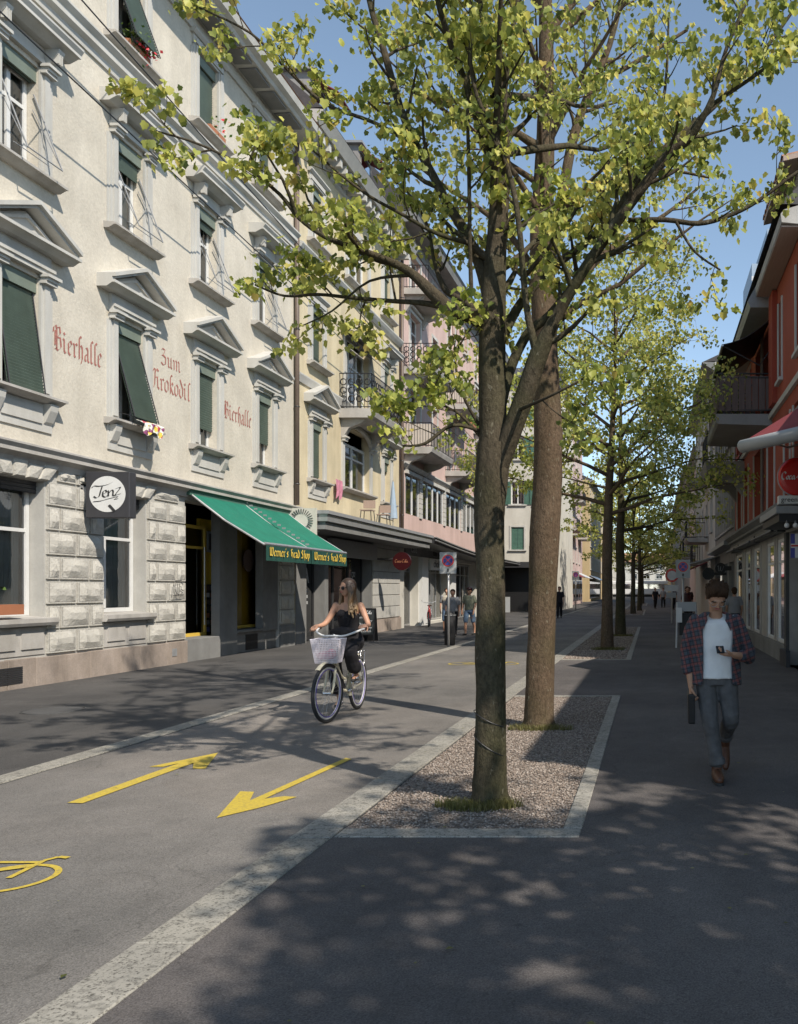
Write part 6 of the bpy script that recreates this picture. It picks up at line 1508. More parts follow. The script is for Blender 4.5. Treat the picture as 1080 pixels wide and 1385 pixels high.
L1 = [
 [(668, 625, 0, 40), (667, 560, 0, 37), (666, 480, 0, 36), (668, 400, .02, 33), (672, 330, .05, 27), (677, 260, .05, 25), (680, 205, .08, 20), (672, 120, .15, 11), (655, 40, .3, 8), (640, -90, .5, 4)],
 [(678, 250, .05, 18), (655, 190, 0, 13), (633, 120, -.1, 11), (607, 50, -.2, 10), (590, -10, -.3, 8), (570, -120, -.3, 4)],
 [(684, 245, .05, 16), (686, 190, -.1, 9), (683, 130, -.15, 8), (690, 70, -.2, 7), (702, -10, -.2, 6), (712, -110, -.2, 4)],
 [(672, 640, 0, 26), (690, 590, -.05, 27), (712, 530, -.1, 26), (730, 478, -.15, 25), (755, 425, -.2, 16), (790, 365, -.3, 14), (835, 300, -.35, 14), (872, 250, -.4, 13), (905, 208, -.45, 12), (935, 185, -.5, 10), (965, 130, -.6, 7), (985, 60, -.6, 5), (1030, -40, -.6, 4)],
 [(728, 482, -.15, 16), (715, 430, -.2, 11), (708, 370, -.2, 10), (703, 310, -.25, 9), (692, 245, -.25, 9), (668, 180, -.3, 8), (640, 110, -.3, 6), (637, 20, -.3, 5), (640, -80, -.3, 3)],
 [(672, 560, 0, 26), (690, 500, .1, 17), (715, 450, .1, 15), (745, 425, .1, 14), (790, 365, .15, 13), (830, 300, .2, 15), (870, 230, .3, 13), (925, 180, .4, 11), (980, 130, .5, 8), (1040, 60, .6, 6), (1090, -10, .6, 4)],
 [(668, 480, 0, 20), (690, 435, .2, 16), (712, 400, .3, 14), (750, 360, .5, 13), (790, 330, .6, 12), (840, 280, .8, 9), (880, 200, .9, 7), (900, 120, 1, 5), (905, 20, 1, 3)],
 [(664, 440, 0, 30), (640, 428, -.05, 26), (612, 420, -.1, 24), (585, 396, -.15, 21), (555, 368, -.2, 15), (520, 350, -.3, 11), (480, 335, -.4, 9), (440, 320, -.5, 8), (405, 295, -.5, 7), (378, 262, -.6, 6), (330, 225, -.6, 5), (270, 195, -.6, 4), (215, 178, -.6, 3)],
 [(612, 418, -.1, 12), (575, 410, -.1, 9), (530, 407, -.1, 7), (480, 403, -.1, 6), (430, 398, -.1, 5), (385, 400, -.1, 4), (345, 385, -.1, 3)],
 [(650, 425, 0, 16), (625, 405, .1, 10), (603, 392, .1, 10), (588, 355, .1, 6), (580, 310, .2, 5), (560, 270, .3, 4), (535, 245, .4, 3)],
 [(664, 405, 0, 26), (650, 360, .1, 19), (630, 315, .15, 18), (605, 275, .2, 15), (585, 235, .25, 14), (560, 190, .3, 13), (540, 140, .4, 12), (520, 70, .5, 11), (500, 0, .6, 9), (485, -90, .6, 5)],
 [(638, 400, -.05, 8), (636, 330, -.1, 7), (635, 250, -.15, 7), (633, 150, -.2, 6), (636, 60, -.2, 6), (638, -60, -.2, 4)],
 [(850, 298, -.3, 9), (900, 297, -.3, 8), (945, 302, -.25, 8), (985, 292, -.2, 7), (1025, 272, -.2, 6), (1080, 232, -.2, 5), (1140, 200, -.2, 3)],
 [(640, 330, 0, 9), (590, 315, -.2, 7), (545, 290, -.3, 6), (500, 265, -.4, 5), (460, 235, -.5, 4), (420, 200, -.5, 3)],
 [(560, 195, .3, 8), (505, 165, .3, 6), (440, 140, .2, 6), (390, 95, .1, 5), (340, 45, 0, 4), (270, 10, 0, 3)],
 [(705, 380, .3, 8), (770, 300, .2, 6), (790, 255, .2, 6), (830, 215, .2, 5), (870, 170, .2, 4)],
 [(930, 185, -.5, 8), (960, 145, -.4, 7), (1010, 110, -.3, 6), (1080, 60, -.3, 4)],
 [(650, 590, 0, 7), (622, 560, -.1, 5), (600, 548, -.15, 4), (575, 525, -.2, 3)],
 [(648, 575, 0, 6), (625, 530, -.1, 5), (617, 480, -.1, 4), (640, 440, -.1, 2)],
 [(650, 583, 0, 7), (612, 575, -.2, 6), (575, 600, -.3, 5), (545, 603, -.3, 3)],
 [(915, 300, -.3, 5), (940, 340, -.3, 4), (975, 365, -.3, 3)], [(560, 372, -.2, 6), (500, 380, -.2, 4), (450, 420, -.2, 3), (410, 440, -.2, 2)],
 [(700, 555, -.1, 7), (735, 540, -.4, 5), (775, 520, -.5, 4), (810, 500, -.5, 3)],
]
limbs1 = [px_path([(q[0], q[1], q[2], q[3]*(1 if i in (0, 3) else .84)) for q in l], T1) for i, l in enumerate(L1)]
def auto1(rng, lm, tw, tips):
    for k in range(9):                                  # limbs reaching away from and towards the viewer
        z = 4.0+.45*k; az = rng.choice([math.pi/2, math.pi/2, -math.pi/2])+rng.uniform(-.9, .9)
        dy = math.sin(az); L_ = (2.3 if dy > 0 else 1.1)*rng.uniform(.8, 1.1); p = Vector((-1.2, 6.45, z)); q = [p]
        for j in range(5): p = p+Vector((math.cos(az)*L_/5, dy*L_/5, rng.uniform(.18, .36))); q.append(p)
        lm.tube(q, [.035, .03, .024, .018, .012, .006], 8, cap=False); grow(rng, tw, tips, q, .03, .006, 1, .34, .7)
t1, n1 = make_tree('street_tree', 'nearest street tree with olive forked trunk and spreading yellow green crown', (-1.217, T1, 0), tr1, limbs1, 11, leaf=.055, per=9, spacing=.23, length=.62, auto=auto1, parts=290, spread=.055)
ty = MB(); 
for zz, tl_ in ((.98, .06), (.78, .08)): 
    ty.tube([(-1.217+math.cos(a)*.118, T1+math.sin(a)*.118, zz-.35+math.cos(a)*-tl_) for a in [2*math.pi*k/20 for k in range(20)]], .004, 4, close=True)
solo('tie_wire', ty, 'cable', 'thin dark wires tied round the foot of the nearest trunk', 'wire')
T2 = 9.9
tr2 = px_path([(729, 989, 0, 56), (729, 978, 0, 44), (729, 960, 0, 39), (732, 880, 0, 37), (735, 800, 0, 38), (738, 720, 0, 41), (741, 650, 0, 39), (741, 560, 0, 36), (738, 480, 0, 34), (735, 400, 0, 33), (733, 320, 0, 32), (737, 230, .0, 27), (740, 150, 0, 23), (739, 60, 0, 20), (738, -60, 0, 15), (738, -250, 0, 8)], T2)
L2 = [
 [(736, 205, 0, 18), (715, 190, -.2, 12), (690, 175, -.3, 10), (650, 160, -.5, 8), (600, 140, -.6, 6), (550, 120, -.8, 4)],
 [(738, 100, 0, 14), (715, 92, -.2, 12), (690, 86, -.3, 11), (660, 72, -.4, 9), (620, 60, -.6, 6), (560, 30, -.7, 4)],
 [(750, 330, 0, 18), (762, 260, .1, 14), (775, 190, .2, 13), (795, 130, .3, 10), (825, 60, .4, 8), (850, -40, .5, 5)],
 [(745, 440, 0, 14), (770, 400, .4, 11), (810, 350, .7, 9), (850, 320, 1, 7), (900, 290, 1.2, 5), (950, 250, 1.4, 3)],
 [(730, 380, 0, 12), (700, 330, .3, 9), (660, 290, .5, 7), (600, 250, .7, 5), (560, 220, .8, 3)],
 [(745, 300, 0, 12), (790, 260, -.4, 9), (840, 240, -.6, 7), (900, 230, -.8, 5), (960, 240, -.9, 3)],
 [(730, 290, 0, 10), (700, 240, -.3, 8), (670, 200, -.5, 6), (640, 190, -.7, 4)],
 [(740, 50, 0, 12), (770, 10, .2, 9), (820, -40, .3, 6), (880, -80, .4, 4)], [(738, 20, 0, 12), (700, -30, .2, 9), (640, -70, .3, 6), (560, -100, .4, 4)],
 [(742, 160, 0, 10), (790, 120, .5, 8), (850, 90, .8, 6), (930, 40, 1, 4)],
]
limbs2 = [px_path(l, T2) for l in L2]
def auto2(rng, lm, tw, tips):
    for k in range(12):
        z = 4.6+.42*k; az = k*2.4; L_ = 2.2*rng.uniform(.7, 1.1)*(1-.04*k); p = Vector((-1.25, 9.9, z)); q = [p]
        for j in range(5): p = p+Vector((math.cos(az)*L_/5, math.sin(az)*L_/5, rng.uniform(.2, .4))); q.append(p)
        lm.tube(q, [.04, .034, .027, .02, .013, .006], 8, cap=False); grow(rng, tw, tips, q, .035, .006, 1, .42, .75)
make_tree('street_tree', 'second street tree with thick straight brown trunk in the same gravel bed', (-1.317, T2, 0), tr2, limbs2, 23, leaf=.064, per=7, spacing=.31, length=.8, auto=auto2, barkm='bark_brown', spread=.09)
def generic_tree(label, x, y, r, h, seed, leaf=.12, per=6, fork=3.6, fine=False, rad=3.2, barkm='bark_olive', spacing=.5, nl=15, lean=0, zmin=3.6):
    rng = random.Random(seed); base = Vector((x, y, 0)); P = [base+Vector((lean*t_*t_+rng.uniform(-.03, .03), rng.uniform(-.03, .03), h*t_*.93)) for t_ in [k/9 for k in range(10)]]; P[0] = base-Vector((0, 0, .03))
    rs = [r*1.25, r, r*.95, r*.92, r*.75, r*.58, r*.44, r*.3, r*.18, r*.06]
    limbs = []
    for k in range(nl):
        f = k/(nl-1); z = fork+(h*.86-fork)*f; az = k*2.4+rng.uniform(-.4, .4); L_ = rad*(1-.55*f**1.5)*rng.uniform(.8, 1.1); p = base+Vector((0, 0, z)); t_ = min(.999, z/(h*.93)); i = int(t_*9); p = P[i].lerp(P[i+1], t_*9-i); q = [p]
        rise = (.25+.55*f)
        for j in range(6): p = p+Vector((math.cos(az)*L_/6, math.sin(az)*L_/6, L_/6*rise*rng.uniform(.5, 1.4)*(1.3-.16*j))); q.append(p)
        rr = r*(.42-.2*f); limbs.append((q, [rr, rr*.85, rr*.65, rr*.5, rr*.35, rr*.2, rr*.1]))
    return make_tree('street_tree', label, (x, y, 0), (P, rs), limbs, seed, leaf=leaf, per=per, spacing=spacing, length=rad*.32, level=1, barkm=barkm, fine=fine, spread=.16)
generic_tree('third street tree, with brown leaning trunk at the front of the second gravel bed', -1.19, 22.7, .145, 10.4, 31, leaf=.11, per=11, rad=4.1, barkm='bark_brown', spacing=.40, nl=22, lean=.35)
generic_tree('fourth street tree, close behind the leaning brown trunk', -1.07, 29.2, .16, 10.6, 32, leaf=.12, per=10, rad=3.9, spacing=.48, nl=19)
for i, (x, y, s_) in enumerate(((-1.2, 55, 41), (-.9, 63, 42), (-1.1, 84, 43), (-1.0, 95, 44))):
    generic_tree(['fifth street tree, thin trunk in the far third gravel bed', 'sixth street tree, just behind the thin trunk in the third gravel bed', 'small far street tree in the last gravel bed', 'farthest street tree at the end of the row'][i], x, y, .15, 9.6, s_, leaf=.18, per=9, rad=4.4, spacing=.6, nl=18, fork=2.9)
# unseen trees added behind and right of the viewer for dappled shade
n0 = len(bpy.data.objects)
generic_tree('garden tree behind the viewer on the right, outside the picture', 4.4, -1.0, .16, 7.0, 52, leaf=.17, per=12, rad=2.4, spacing=.40, nl=16, fork=3.0)
generic_tree('garden tree on the right nearer the low shop, outside the picture', 4.6, 1.2, .16, 7.4, 53, leaf=.17, per=12, rad=2.9, spacing=.40, nl=16, fork=2.6)
generic_tree('garden tree behind the low shop, outside the picture', 7.2, 5.6, .16, 9.5, 54, leaf=.15, per=8, rad=2.8, spacing=.45, nl=14, fork=3.2)
# ================================================================ PEOPLE
def rings(mb, secs, seg=18, cap=True):
    """secs: (x, y, z, ra, rb[, twist]) lofted; ra across, rb front to back relative to the path"""
    P = [Vector(s[:3]) for s in secs]; vs = []; n = len(P)
    for i, s in enumerate(secs):
        tg = (P[min(i+1, n-1)]-P[max(i-1, 0)]).normalized()
        xa = Vector((1, 0, 0)) if len(s) < 6 else Vector((math.cos(s[5]), math.sin(s[5]), 0))
        xa = xa-tg*xa.dot(tg)
        if xa.length < .2: xa = Vector((0, 1, 0))-tg*tg.y
        xa.normalize(); ya = tg.cross(xa)
        for k in range(seg):
            a = 2*math.pi*k/seg; vs.append(P[i]+xa*math.cos(a)*s[3]+ya*math.sin(a)*s[4])
    fs = [(i*seg+k, i*seg+(k+1) % seg, (i+1)*seg+(k+1) % seg, (i+1)*seg+k) for i in range(n-1) for k in range(seg)]
    if cap: fs += [tuple(range(seg-1, -1, -1)), tuple((n-1)*seg+k for k in range(seg))]
    return mb.add(vs, fs)
def limb(mb, pts, seg=12):
    "pts (x, y, z, r): rounded ends"
    P = [tuple(map(float, q)) for q in pts]; out = catmull(P, 4)
    a, b_ = Vector(out[0][:3]), Vector(out[1][:3]); d = (a-b_).normalized(); c, e = Vector(out[-1][:3]), Vector(out[-2][:3]); d2 = (c-e).normalized()
    r0, r1 = out[0][3], out[-1][3]
    full = [tuple(a+d*r0*.85)+(r0*.45,), tuple(a+d*r0*.5)+(r0*.85,)]+out+[tuple(c+d2*r1*.5)+(r1*.85,), tuple(c+d2*r1*.85)+(r1*.45,)]
    return mb.tube([q[:3] for q in full], [q[3] for q in full], seg)
def ellip(mb, c, r, rot=None, seg=20, rg=14):
    m = MB().sphere((0, 0, 0), 1, seg, rg); M_ = Matrix.Translation(Vector(c)) @ (rot.to_4x4() if rot else Matrix()) @ Matrix.Diagonal((r[0], r[1], r[2], 1))
    return mb.add([M_ @ Vector(v) for v in m.v], m.f)
def fuse(name, mb, material, parent, voxel=.008, smooth=4, noise_=0, rot=None):
    "union of closed lofts -> one continuous skin"
    me = mb.mesh(name); o = bpy.data.objects.new(name, me); COL.objects.link(o)
    bm = bmesh.new(); bm.from_mesh(me); bmesh.ops.recalc_face_normals(bm, faces=bm.faces); bm.to_mesh(me); bm.free()
    md = o.modifiers.new('r', 'REMESH'); md.mode = 'VOXEL'; md.voxel_size = voxel; md.use_smooth_shade = True
    sm = o.modifiers.new('s', 'SMOOTH'); sm.factor = .6; sm.iterations = smooth
    if noise_:
        tx = bpy.data.textures.new('folds', 'CLOUDS'); tx.noise_scale = .09; dm = o.modifiers.new('d', 'DISPLACE'); dm.texture = tx; dm.strength = noise_; dm.texture_coords = 'LOCAL'; dm.mid_level = .5
    bpy.context.view_layer.update(); dg = bpy.context.evaluated_depsgraph_get()
    m2 = bpy.data.meshes.new_from_object(o.evaluated_get(dg)); bpy.data.objects.remove(o); m2.name = name
    m2.materials.clear(); m2.materials.append(MATS[material])
    m2.polygons.foreach_set('use_smooth', [True]*len(m2.polygons))
    return link_mesh(name, m2, None, parent)
def head_mesh(mb, c, s, rot, female=False):
    "face towards local -y before rot; c is head centre, s head height/2"
    c = Vector(c); T = lambda x, y, z: c+rot @ Vector((x*s, y*s, z*s))
    E = lambda p, r: ellip(mb, T(*p), (r[0]*s, r[1]*s, r[2]*s), rot)
    E((0, .12, .25), (.70, .80, .76)); E((0, -.12, -.12), (.56, .66, .70)); E((0, -.32, -.55), (.36 if female else .42, .36, .36)); E((0, -.25, -.78), (.22, .26, .18))
    E((0, -.70, .20), (.42, .12, .10)); E((0, -.80, -.02), (.09, .13, .22)); E((0, -.88, -.16), (.13, .13, .09)); E((.09, -.80, -.19), (.08, .1, .06)); E((-.09, -.80, -.19), (.08, .1, .06))
    E((.30, -.58, -.12), (.18, .16, .16)); E((-.30, -.58, -.12), (.18, .16, .16)); E((0, -.66, -.40), (.20, .13, .10))
    for q in (-1, 1): E((q*.70, .02, -.04), (.06, .16, .24))
    return T
def hand(mb, wrist, direction, palm_n, s=1.0, curl=.9, side=1, thumb_out=.5):
    "palm plus five bent fingers; direction = fingers' direction, palm_n = out of the palm"
    w_ = Vector(wrist); d = Vector(direction).normalized(); n = Vector(palm_n); n = (n-d*n.dot(d)).normalized(); x = d.cross(n)*side
    k = .095*s
    for q in (-.34, -.12, .12, .34): limb(mb, [tuple(w_-d*.01)+(.018*s,), tuple(w_+d*k*.5+x*k*q*.85)+(.0175*s,), tuple(w_+d*k+x*k*q*1.05)+(.0135*s,)], 8)
    for i, (q, L_) in enumerate(((-.38, .062), (-.13, .074), (.13, .080), (.38, .072))):
        p = w_+d*k*.95+x*k*q*1.05; a = 0; pts = [tuple(p-d*.02)+(.0115*s,)]
        for j, f in enumerate((.45, .32, .25)):
            a += curl*(.55, .9, .7)[j]; dd = d*math.cos(a)+n*math.sin(a); p = p+dd*L_*s*f; pts.append(tuple(p)+((.0105, .0095, .0085)[j]*s,))
        limb(mb, pts, 7)
    p = w_+d*.02+x*k*.42; pts = [tuple(p)+(.016*s,)]; td = (d*.6+x*thumb_out+n*.35).normalized(); p = p+td*.035*s; pts.append(tuple(p)+(.0135*s,)); p = p+(td*.5+d*.5+n*.3*curl).normalized()*.03*s; pts.append(tuple(p)+(.0115*s,)); p = p+(d*.8+n*.5*curl).normalized()*.022*s; pts.append(tuple(p)+(.0095*s,))
    limb(mb, pts, 7)

# ---- the walking man ------------------------------------------------
man = thing('person', 'man in white t-shirt and open plaid shirt walking, looking down at his phone', 'person', (.545, 7.25, 0))
HR = Matrix.Rotation(R(8), 3, 'Z') @ Matrix.Rotation(R(40), 3, 'X')
hc = (.0, -.085, 1.535)
b = MB(); T = head_mesh(b, hc, .122, HR)
limb(b, [(0, .0, 1.34, .062), (0, -.025, 1.42, .057), (0, -.055, 1.49, .056)])
rings(b, [(0, 0, 1.36, .12, .07), (0, .01, 1.30, .165, .10), (0, .0, 1.1, .15, .10), (0, 0, .95, .145, .10), (0, 0, .86, .15, .105)])
# right arm (image left) hanging, left arm bent to the phone
limb(b, [(-.185, 0, 1.31, .048), (-.235, .02, 1.08, .042), (-.225, -.02, .93, .036), (-.215, -.05, .80, .026), (-.213, -.055, .775, .025)])
hand(b, (-.213, -.055, .785), (.02, -.12, -1), (1, -.1, 0), 1.0, 1.15, side=1)
limb(b, [(.19, 0, 1.31, .048), (.265, .03, 1.08, .042), (.275, .0, 1.03, .038), (.16, -.20, 1.05, .030), (.125, -.245, 1.06, .026)])
hand(b, (.125, -.245, 1.06), (-1, -.35, .08), (-.15, -.1, 1), 1.0, .75, side=-1, thumb_out=.4)
for x0, kn, an in ((-.085, (-.055, -.10, .50), (.0, -.13, .13)), (.09, (.125, -.04, .50), (.105, .27, .30))):
    limb(b, [(x0, 0, .88, .085), ((x0+kn[0])/2, -.03, .69, .078), kn+(.055,), ((kn[0]+an[0])/2, (kn[1]+an[1])/2+.03, (kn[2]+an[2])/2, .052), an+(.036,)])
body_ = fuse('body', b, 'skin_man', man, .0065, 3)
h = MB()                                                  # short brown hair with a fringe falling forward
E = lambda p, r: ellip(h, T(*p), (r[0]*.122, r[1]*.122, r[2]*.122), HR)
E((0, .18, .40), (.77, .82, .68)); E((.22, -.34, .76), (.46, .36, .26)); E((0, .45, .0), (.70, .50, .60)); E((-.15, -.30, .92), (.40, .34, .22))
for q in (-1, 1): E((q*.62, .05, .35), (.18, .5, .42)); E((q*.69, -.10, .12), (.06, .14, .25))
rng = random.Random(4)
for k in range(26): 
    x = rng.uniform(-.6, .6); E((x, -.50+rng.uniform(-.12, .1)+abs(x)*.25, .82-rng.uniform(0, .12)-.22*max(0, x+.1)), (.08, .17, .19))
for k in range(60):
    a = rng.uniform(0, 6.28); zz = rng.uniform(.3, 1.0); rr = math.sqrt(max(0, 1-zz*zz*.8)); E((math.cos(a)*rr*.80, .2+math.sin(a)*rr*.82, .42+zz*.68), (.10, .16, .09))
fuse('hair', h, 'hair_brown', man, .006, 2)
g = MB()                                                  # glasses
for q in (-1, 1):
    c = T(q*.30, -.80, .02); ax = HR @ Vector((0, -1, .1)); g.ring(c, ax, .026, .0022, 18, 5); g.tube([T(q*.50, -.78, .04), T(q*.70, -.1, .05)], .002, 5)
g.tube([T(-.08, -.86, .05), T(.08, -.86, .05)], .002, 5); g.build('glasses', 'metal_light', None).parent = man
m_ = MB(); ellip(m_, T(0, -.79, -.40), (.026, .008, .006), HR); fuse('mouth', m_, 'lips', man, .003, 1)
m_ = MB()
for q in (-1, 1): ellip(m_, T(q*.30, -.74, .20), (.028, .010, .006), HR)
fuse('eyebrow', m_, 'hair_brown', man, .003, 1)
t_ = MB()                                                 # t-shirt
rings(t_, [(0, -.012, 1.375, .095, .062), (0, .0, 1.35, .155, .092), (0, -.005, 1.30, .185, .12), (0, -.012, 1.18, .178, .128), (0, -.01, 1.04, .166, .122), (0, -.01, .93, .17, .126), (0, -.012, .845, .178, .136)], 28)
for q in (-1, 1): limb(t_, [(q*.15, 0, 1.32, .066), (q*.21, .01, 1.22, .064)])
fuse('tshirt', t_, 'tshirt_white', man, .0075, 3, .012)
j = MB()                                                  # jeans
rings(j, [(0, .005, .90, .166, .120), (0, .005, .84, .17, .125), (0, .0, .78, .165, .12)], 24)
for x0, kn, an in ((-.085, (-.055, -.11, .50), (.0, -.13, .155)), (.09, (.125, -.05, .50), (.107, .255, .315))):
    rr = .055
    limb(j, [(x0, 0, .86, .096), ((x0+kn[0])/2, -.035, .68, .088), kn+(.073,), ((kn[0]+an[0])/2, (kn[1]+an[1])/2+.02, (kn[2]+an[2])/2, .068), an+(.060,)])
    d = (Vector(an)-Vector(kn)).normalized()
    j.tube([Vector(an)-d*.03, Vector(an)-d*.01, Vector(an)+d*.025], [.068, .071, .069], 16)
fuse('jeans', j, 'jeans_grey', man, .0075, 2, .014)
bt = MB()                                                 # boots: right planted, left lifted heel-up behind
limb(bt, [(.0, -.125, .20, .046), (.0, -.125, .10, .044), (.0, -.13, .055, .044)]); limb(bt, [(.0, -.10, .05, .046), (.003, -.19, .052, .049), (.008, -.27, .045, .044), (.01, -.315, .038, .034)])
bo_ = fuse('boot', bt, 'boot_brown', man, .006, 2)
so_ = MB(); limb(so_, [(.0, -.085, .012, .046), (.003, -.19, .012, .05), (.01, -.325, .012, .038)]); so_.v = [(x, y, max(0, min(.022, z))) for x, y, z in so_.v]; so_.build('sole', 'shoe_dark', None).parent = bo_
bt = MB(); limb(bt, [(.107, .26, .30, .046), (.105, .30, .215, .044)]); limb(bt, [(.105, .31, .215, .042), (.105, .27, .13, .044), (.105, .23, .06, .038), (.105, .215, .035, .028)])
fuse('boot', bt, 'boot_brown', man, .006, 2)
# open plaid shirt: shell with a front gap, plus sleeves
def shell(secs, gap0, gap1, seg=36, sag=0):
    m_ = MB(); n = len(secs); A = [gap0+(gap1-gap0)*k/seg for k in range(seg+1)]; vs = []
    for i, (x, y, z, ra, rb) in enumerate(secs):
        for k, a in enumerate(A):
            f = 1+.03*math.sin(a*7+i*.7)+.015*math.sin(a*13-i); vs.append((x+math.cos(a)*ra*f, y+math.sin(a)*rb*f, z))
    fs = [(i*(seg+1)+k, i*(seg+1)+k+1, (i+1)*(seg+1)+k+1, (i+1)*(seg+1)+k) for i in range(n-1) for k in range(seg)]
    return m_.add(vs, fs)
sh_ = shell([(0, .0, 1.405, .085, .075), (0, .0, 1.385, .12, .088), (0, .0, 1.355, .18, .112), (0, 0, 1.30, .212, .138), (0, 0, 1.2, .212, .145), (0, 0, 1.08, .205, .14), (0, 0, .96, .205, .142), (0, 0, .86, .212, .15), (0, .0, .79, .222, .156)], R(-52), R(238), 44)
o = sh_.build('shirt', 'plaid', None, smooth=True); o.parent = man; md = o.modifiers.new('thick', 'SOLIDIFY'); md.thickness = .008; md = o.modifiers.new('sub', 'SUBSURF'); md.levels = 1; md.render_levels = 1
sl_ = MB(); limb(sl_, [(-.17, 0, 1.325, .068), (-.215, .01, 1.22, .066), (-.245, .02, 1.08, .06), (-.240, .0, .97, .058), (-.235, -.02, .915, .058)]); limb(sl_, [(.17, 0, 1.325, .068), (.225, .015, 1.2, .066), (.275, .03, 1.08, .062), (.285, .01, 1.02, .06), (.235, -.09, 1.035, .053), (.215, -.12, 1.038, .054)])
fuse('sleeve', sl_, 'plaid', man, .008, 2, .014)
cl = MB()
for q in (-1, 1): cl.slab((q*.085, -.075, 1.40), (q*.15, -.095, 1.345), (q*.12, -.135, 1.25), (q*.075, -.10, 1.34), .008)
cl.build('collar', 'plaid', None).parent = man
ph = solo('phone', MB().hexa([(.53, 6.90, 1.085), (.595, 6.92, 1.085), (.59, 6.985, 1.135), (.525, 6.965, 1.135), (.53, 6.906, 1.078), (.595, 6.926, 1.078), (.59, 6.991, 1.128), (.525, 6.971, 1.128)]), 'black', 'black phone held in the walking man\'s left hand', 'phone')
ph.location = Vector(ph.location)+Vector((.0, .0, .0))
bg_ = thing('shoulder_bag', 'flat black bag carried in the walking man\'s right hand', 'bag', (.34, 7.3, .45))
q = MB(); q.hexa([(.305, 7.12, .47), (.365, 7.10, .47), (.375, 7.46, .46), (.315, 7.46, .46), (.30, 7.10, .72), (.36, 7.08, .72), (.37, 7.44, .72), (.31, 7.44, .72)]); q.build('body', 'black', bg_, bevel=.012)
q = MB(); q.tube([(.335, 7.16, .70), (.332, 7.2, .765), (.332, 7.34, .765), (.335, 7.40, .70)], .008, 6); q.build('handle', 'black', bg_)

# ---- bicycle ---------------------------------------------------------
def wheel(root, c, steer, rim, inner=None, R0=.355, tw_=.022, spokes=28):
    c = Vector(c); ax = Vector((math.cos(steer), math.sin(steer), 0))
    w_ = MB().ring(c, ax, R0-tw_, tw_, 48, 10).build('wheel', 'tyre', None, smooth=True); w_.parent = root
    q = MB().ring(c, ax, R0-.054, .016, 48, 6).build('rim', rim, None, smooth=True); q.parent = w_
    if inner:
        q = MB(); q.ring(c+ax*.012, ax, R0-.072, .0045, 48, 4); o = q.build('rim_stripe', inner, None, smooth=True); o.parent = w_
    q = MB(); u = Vector((0, 0, 1)); v = ax.cross(u)
    for k in range(spokes):
        a = 2*math.pi*k/spokes; d = u*math.cos(a)+v*math.sin(a); a2 = a+(.5 if k % 4 < 2 else -.5); d2 = u*math.cos(a2)+v*math.sin(a2); q.tube([c+ax*(.028 if k % 2 else -.028)+d2*.022, c+d*(R0-.058)], .0014, 4, cap=False)
    o = q.build('spokes', 'metal_light', None); o.parent = w_
    q = MB().tube([c-ax*.05, c+ax*.05], .018, 10); o = q.build('hub', 'chrome', None); o.parent = w_
    return w_
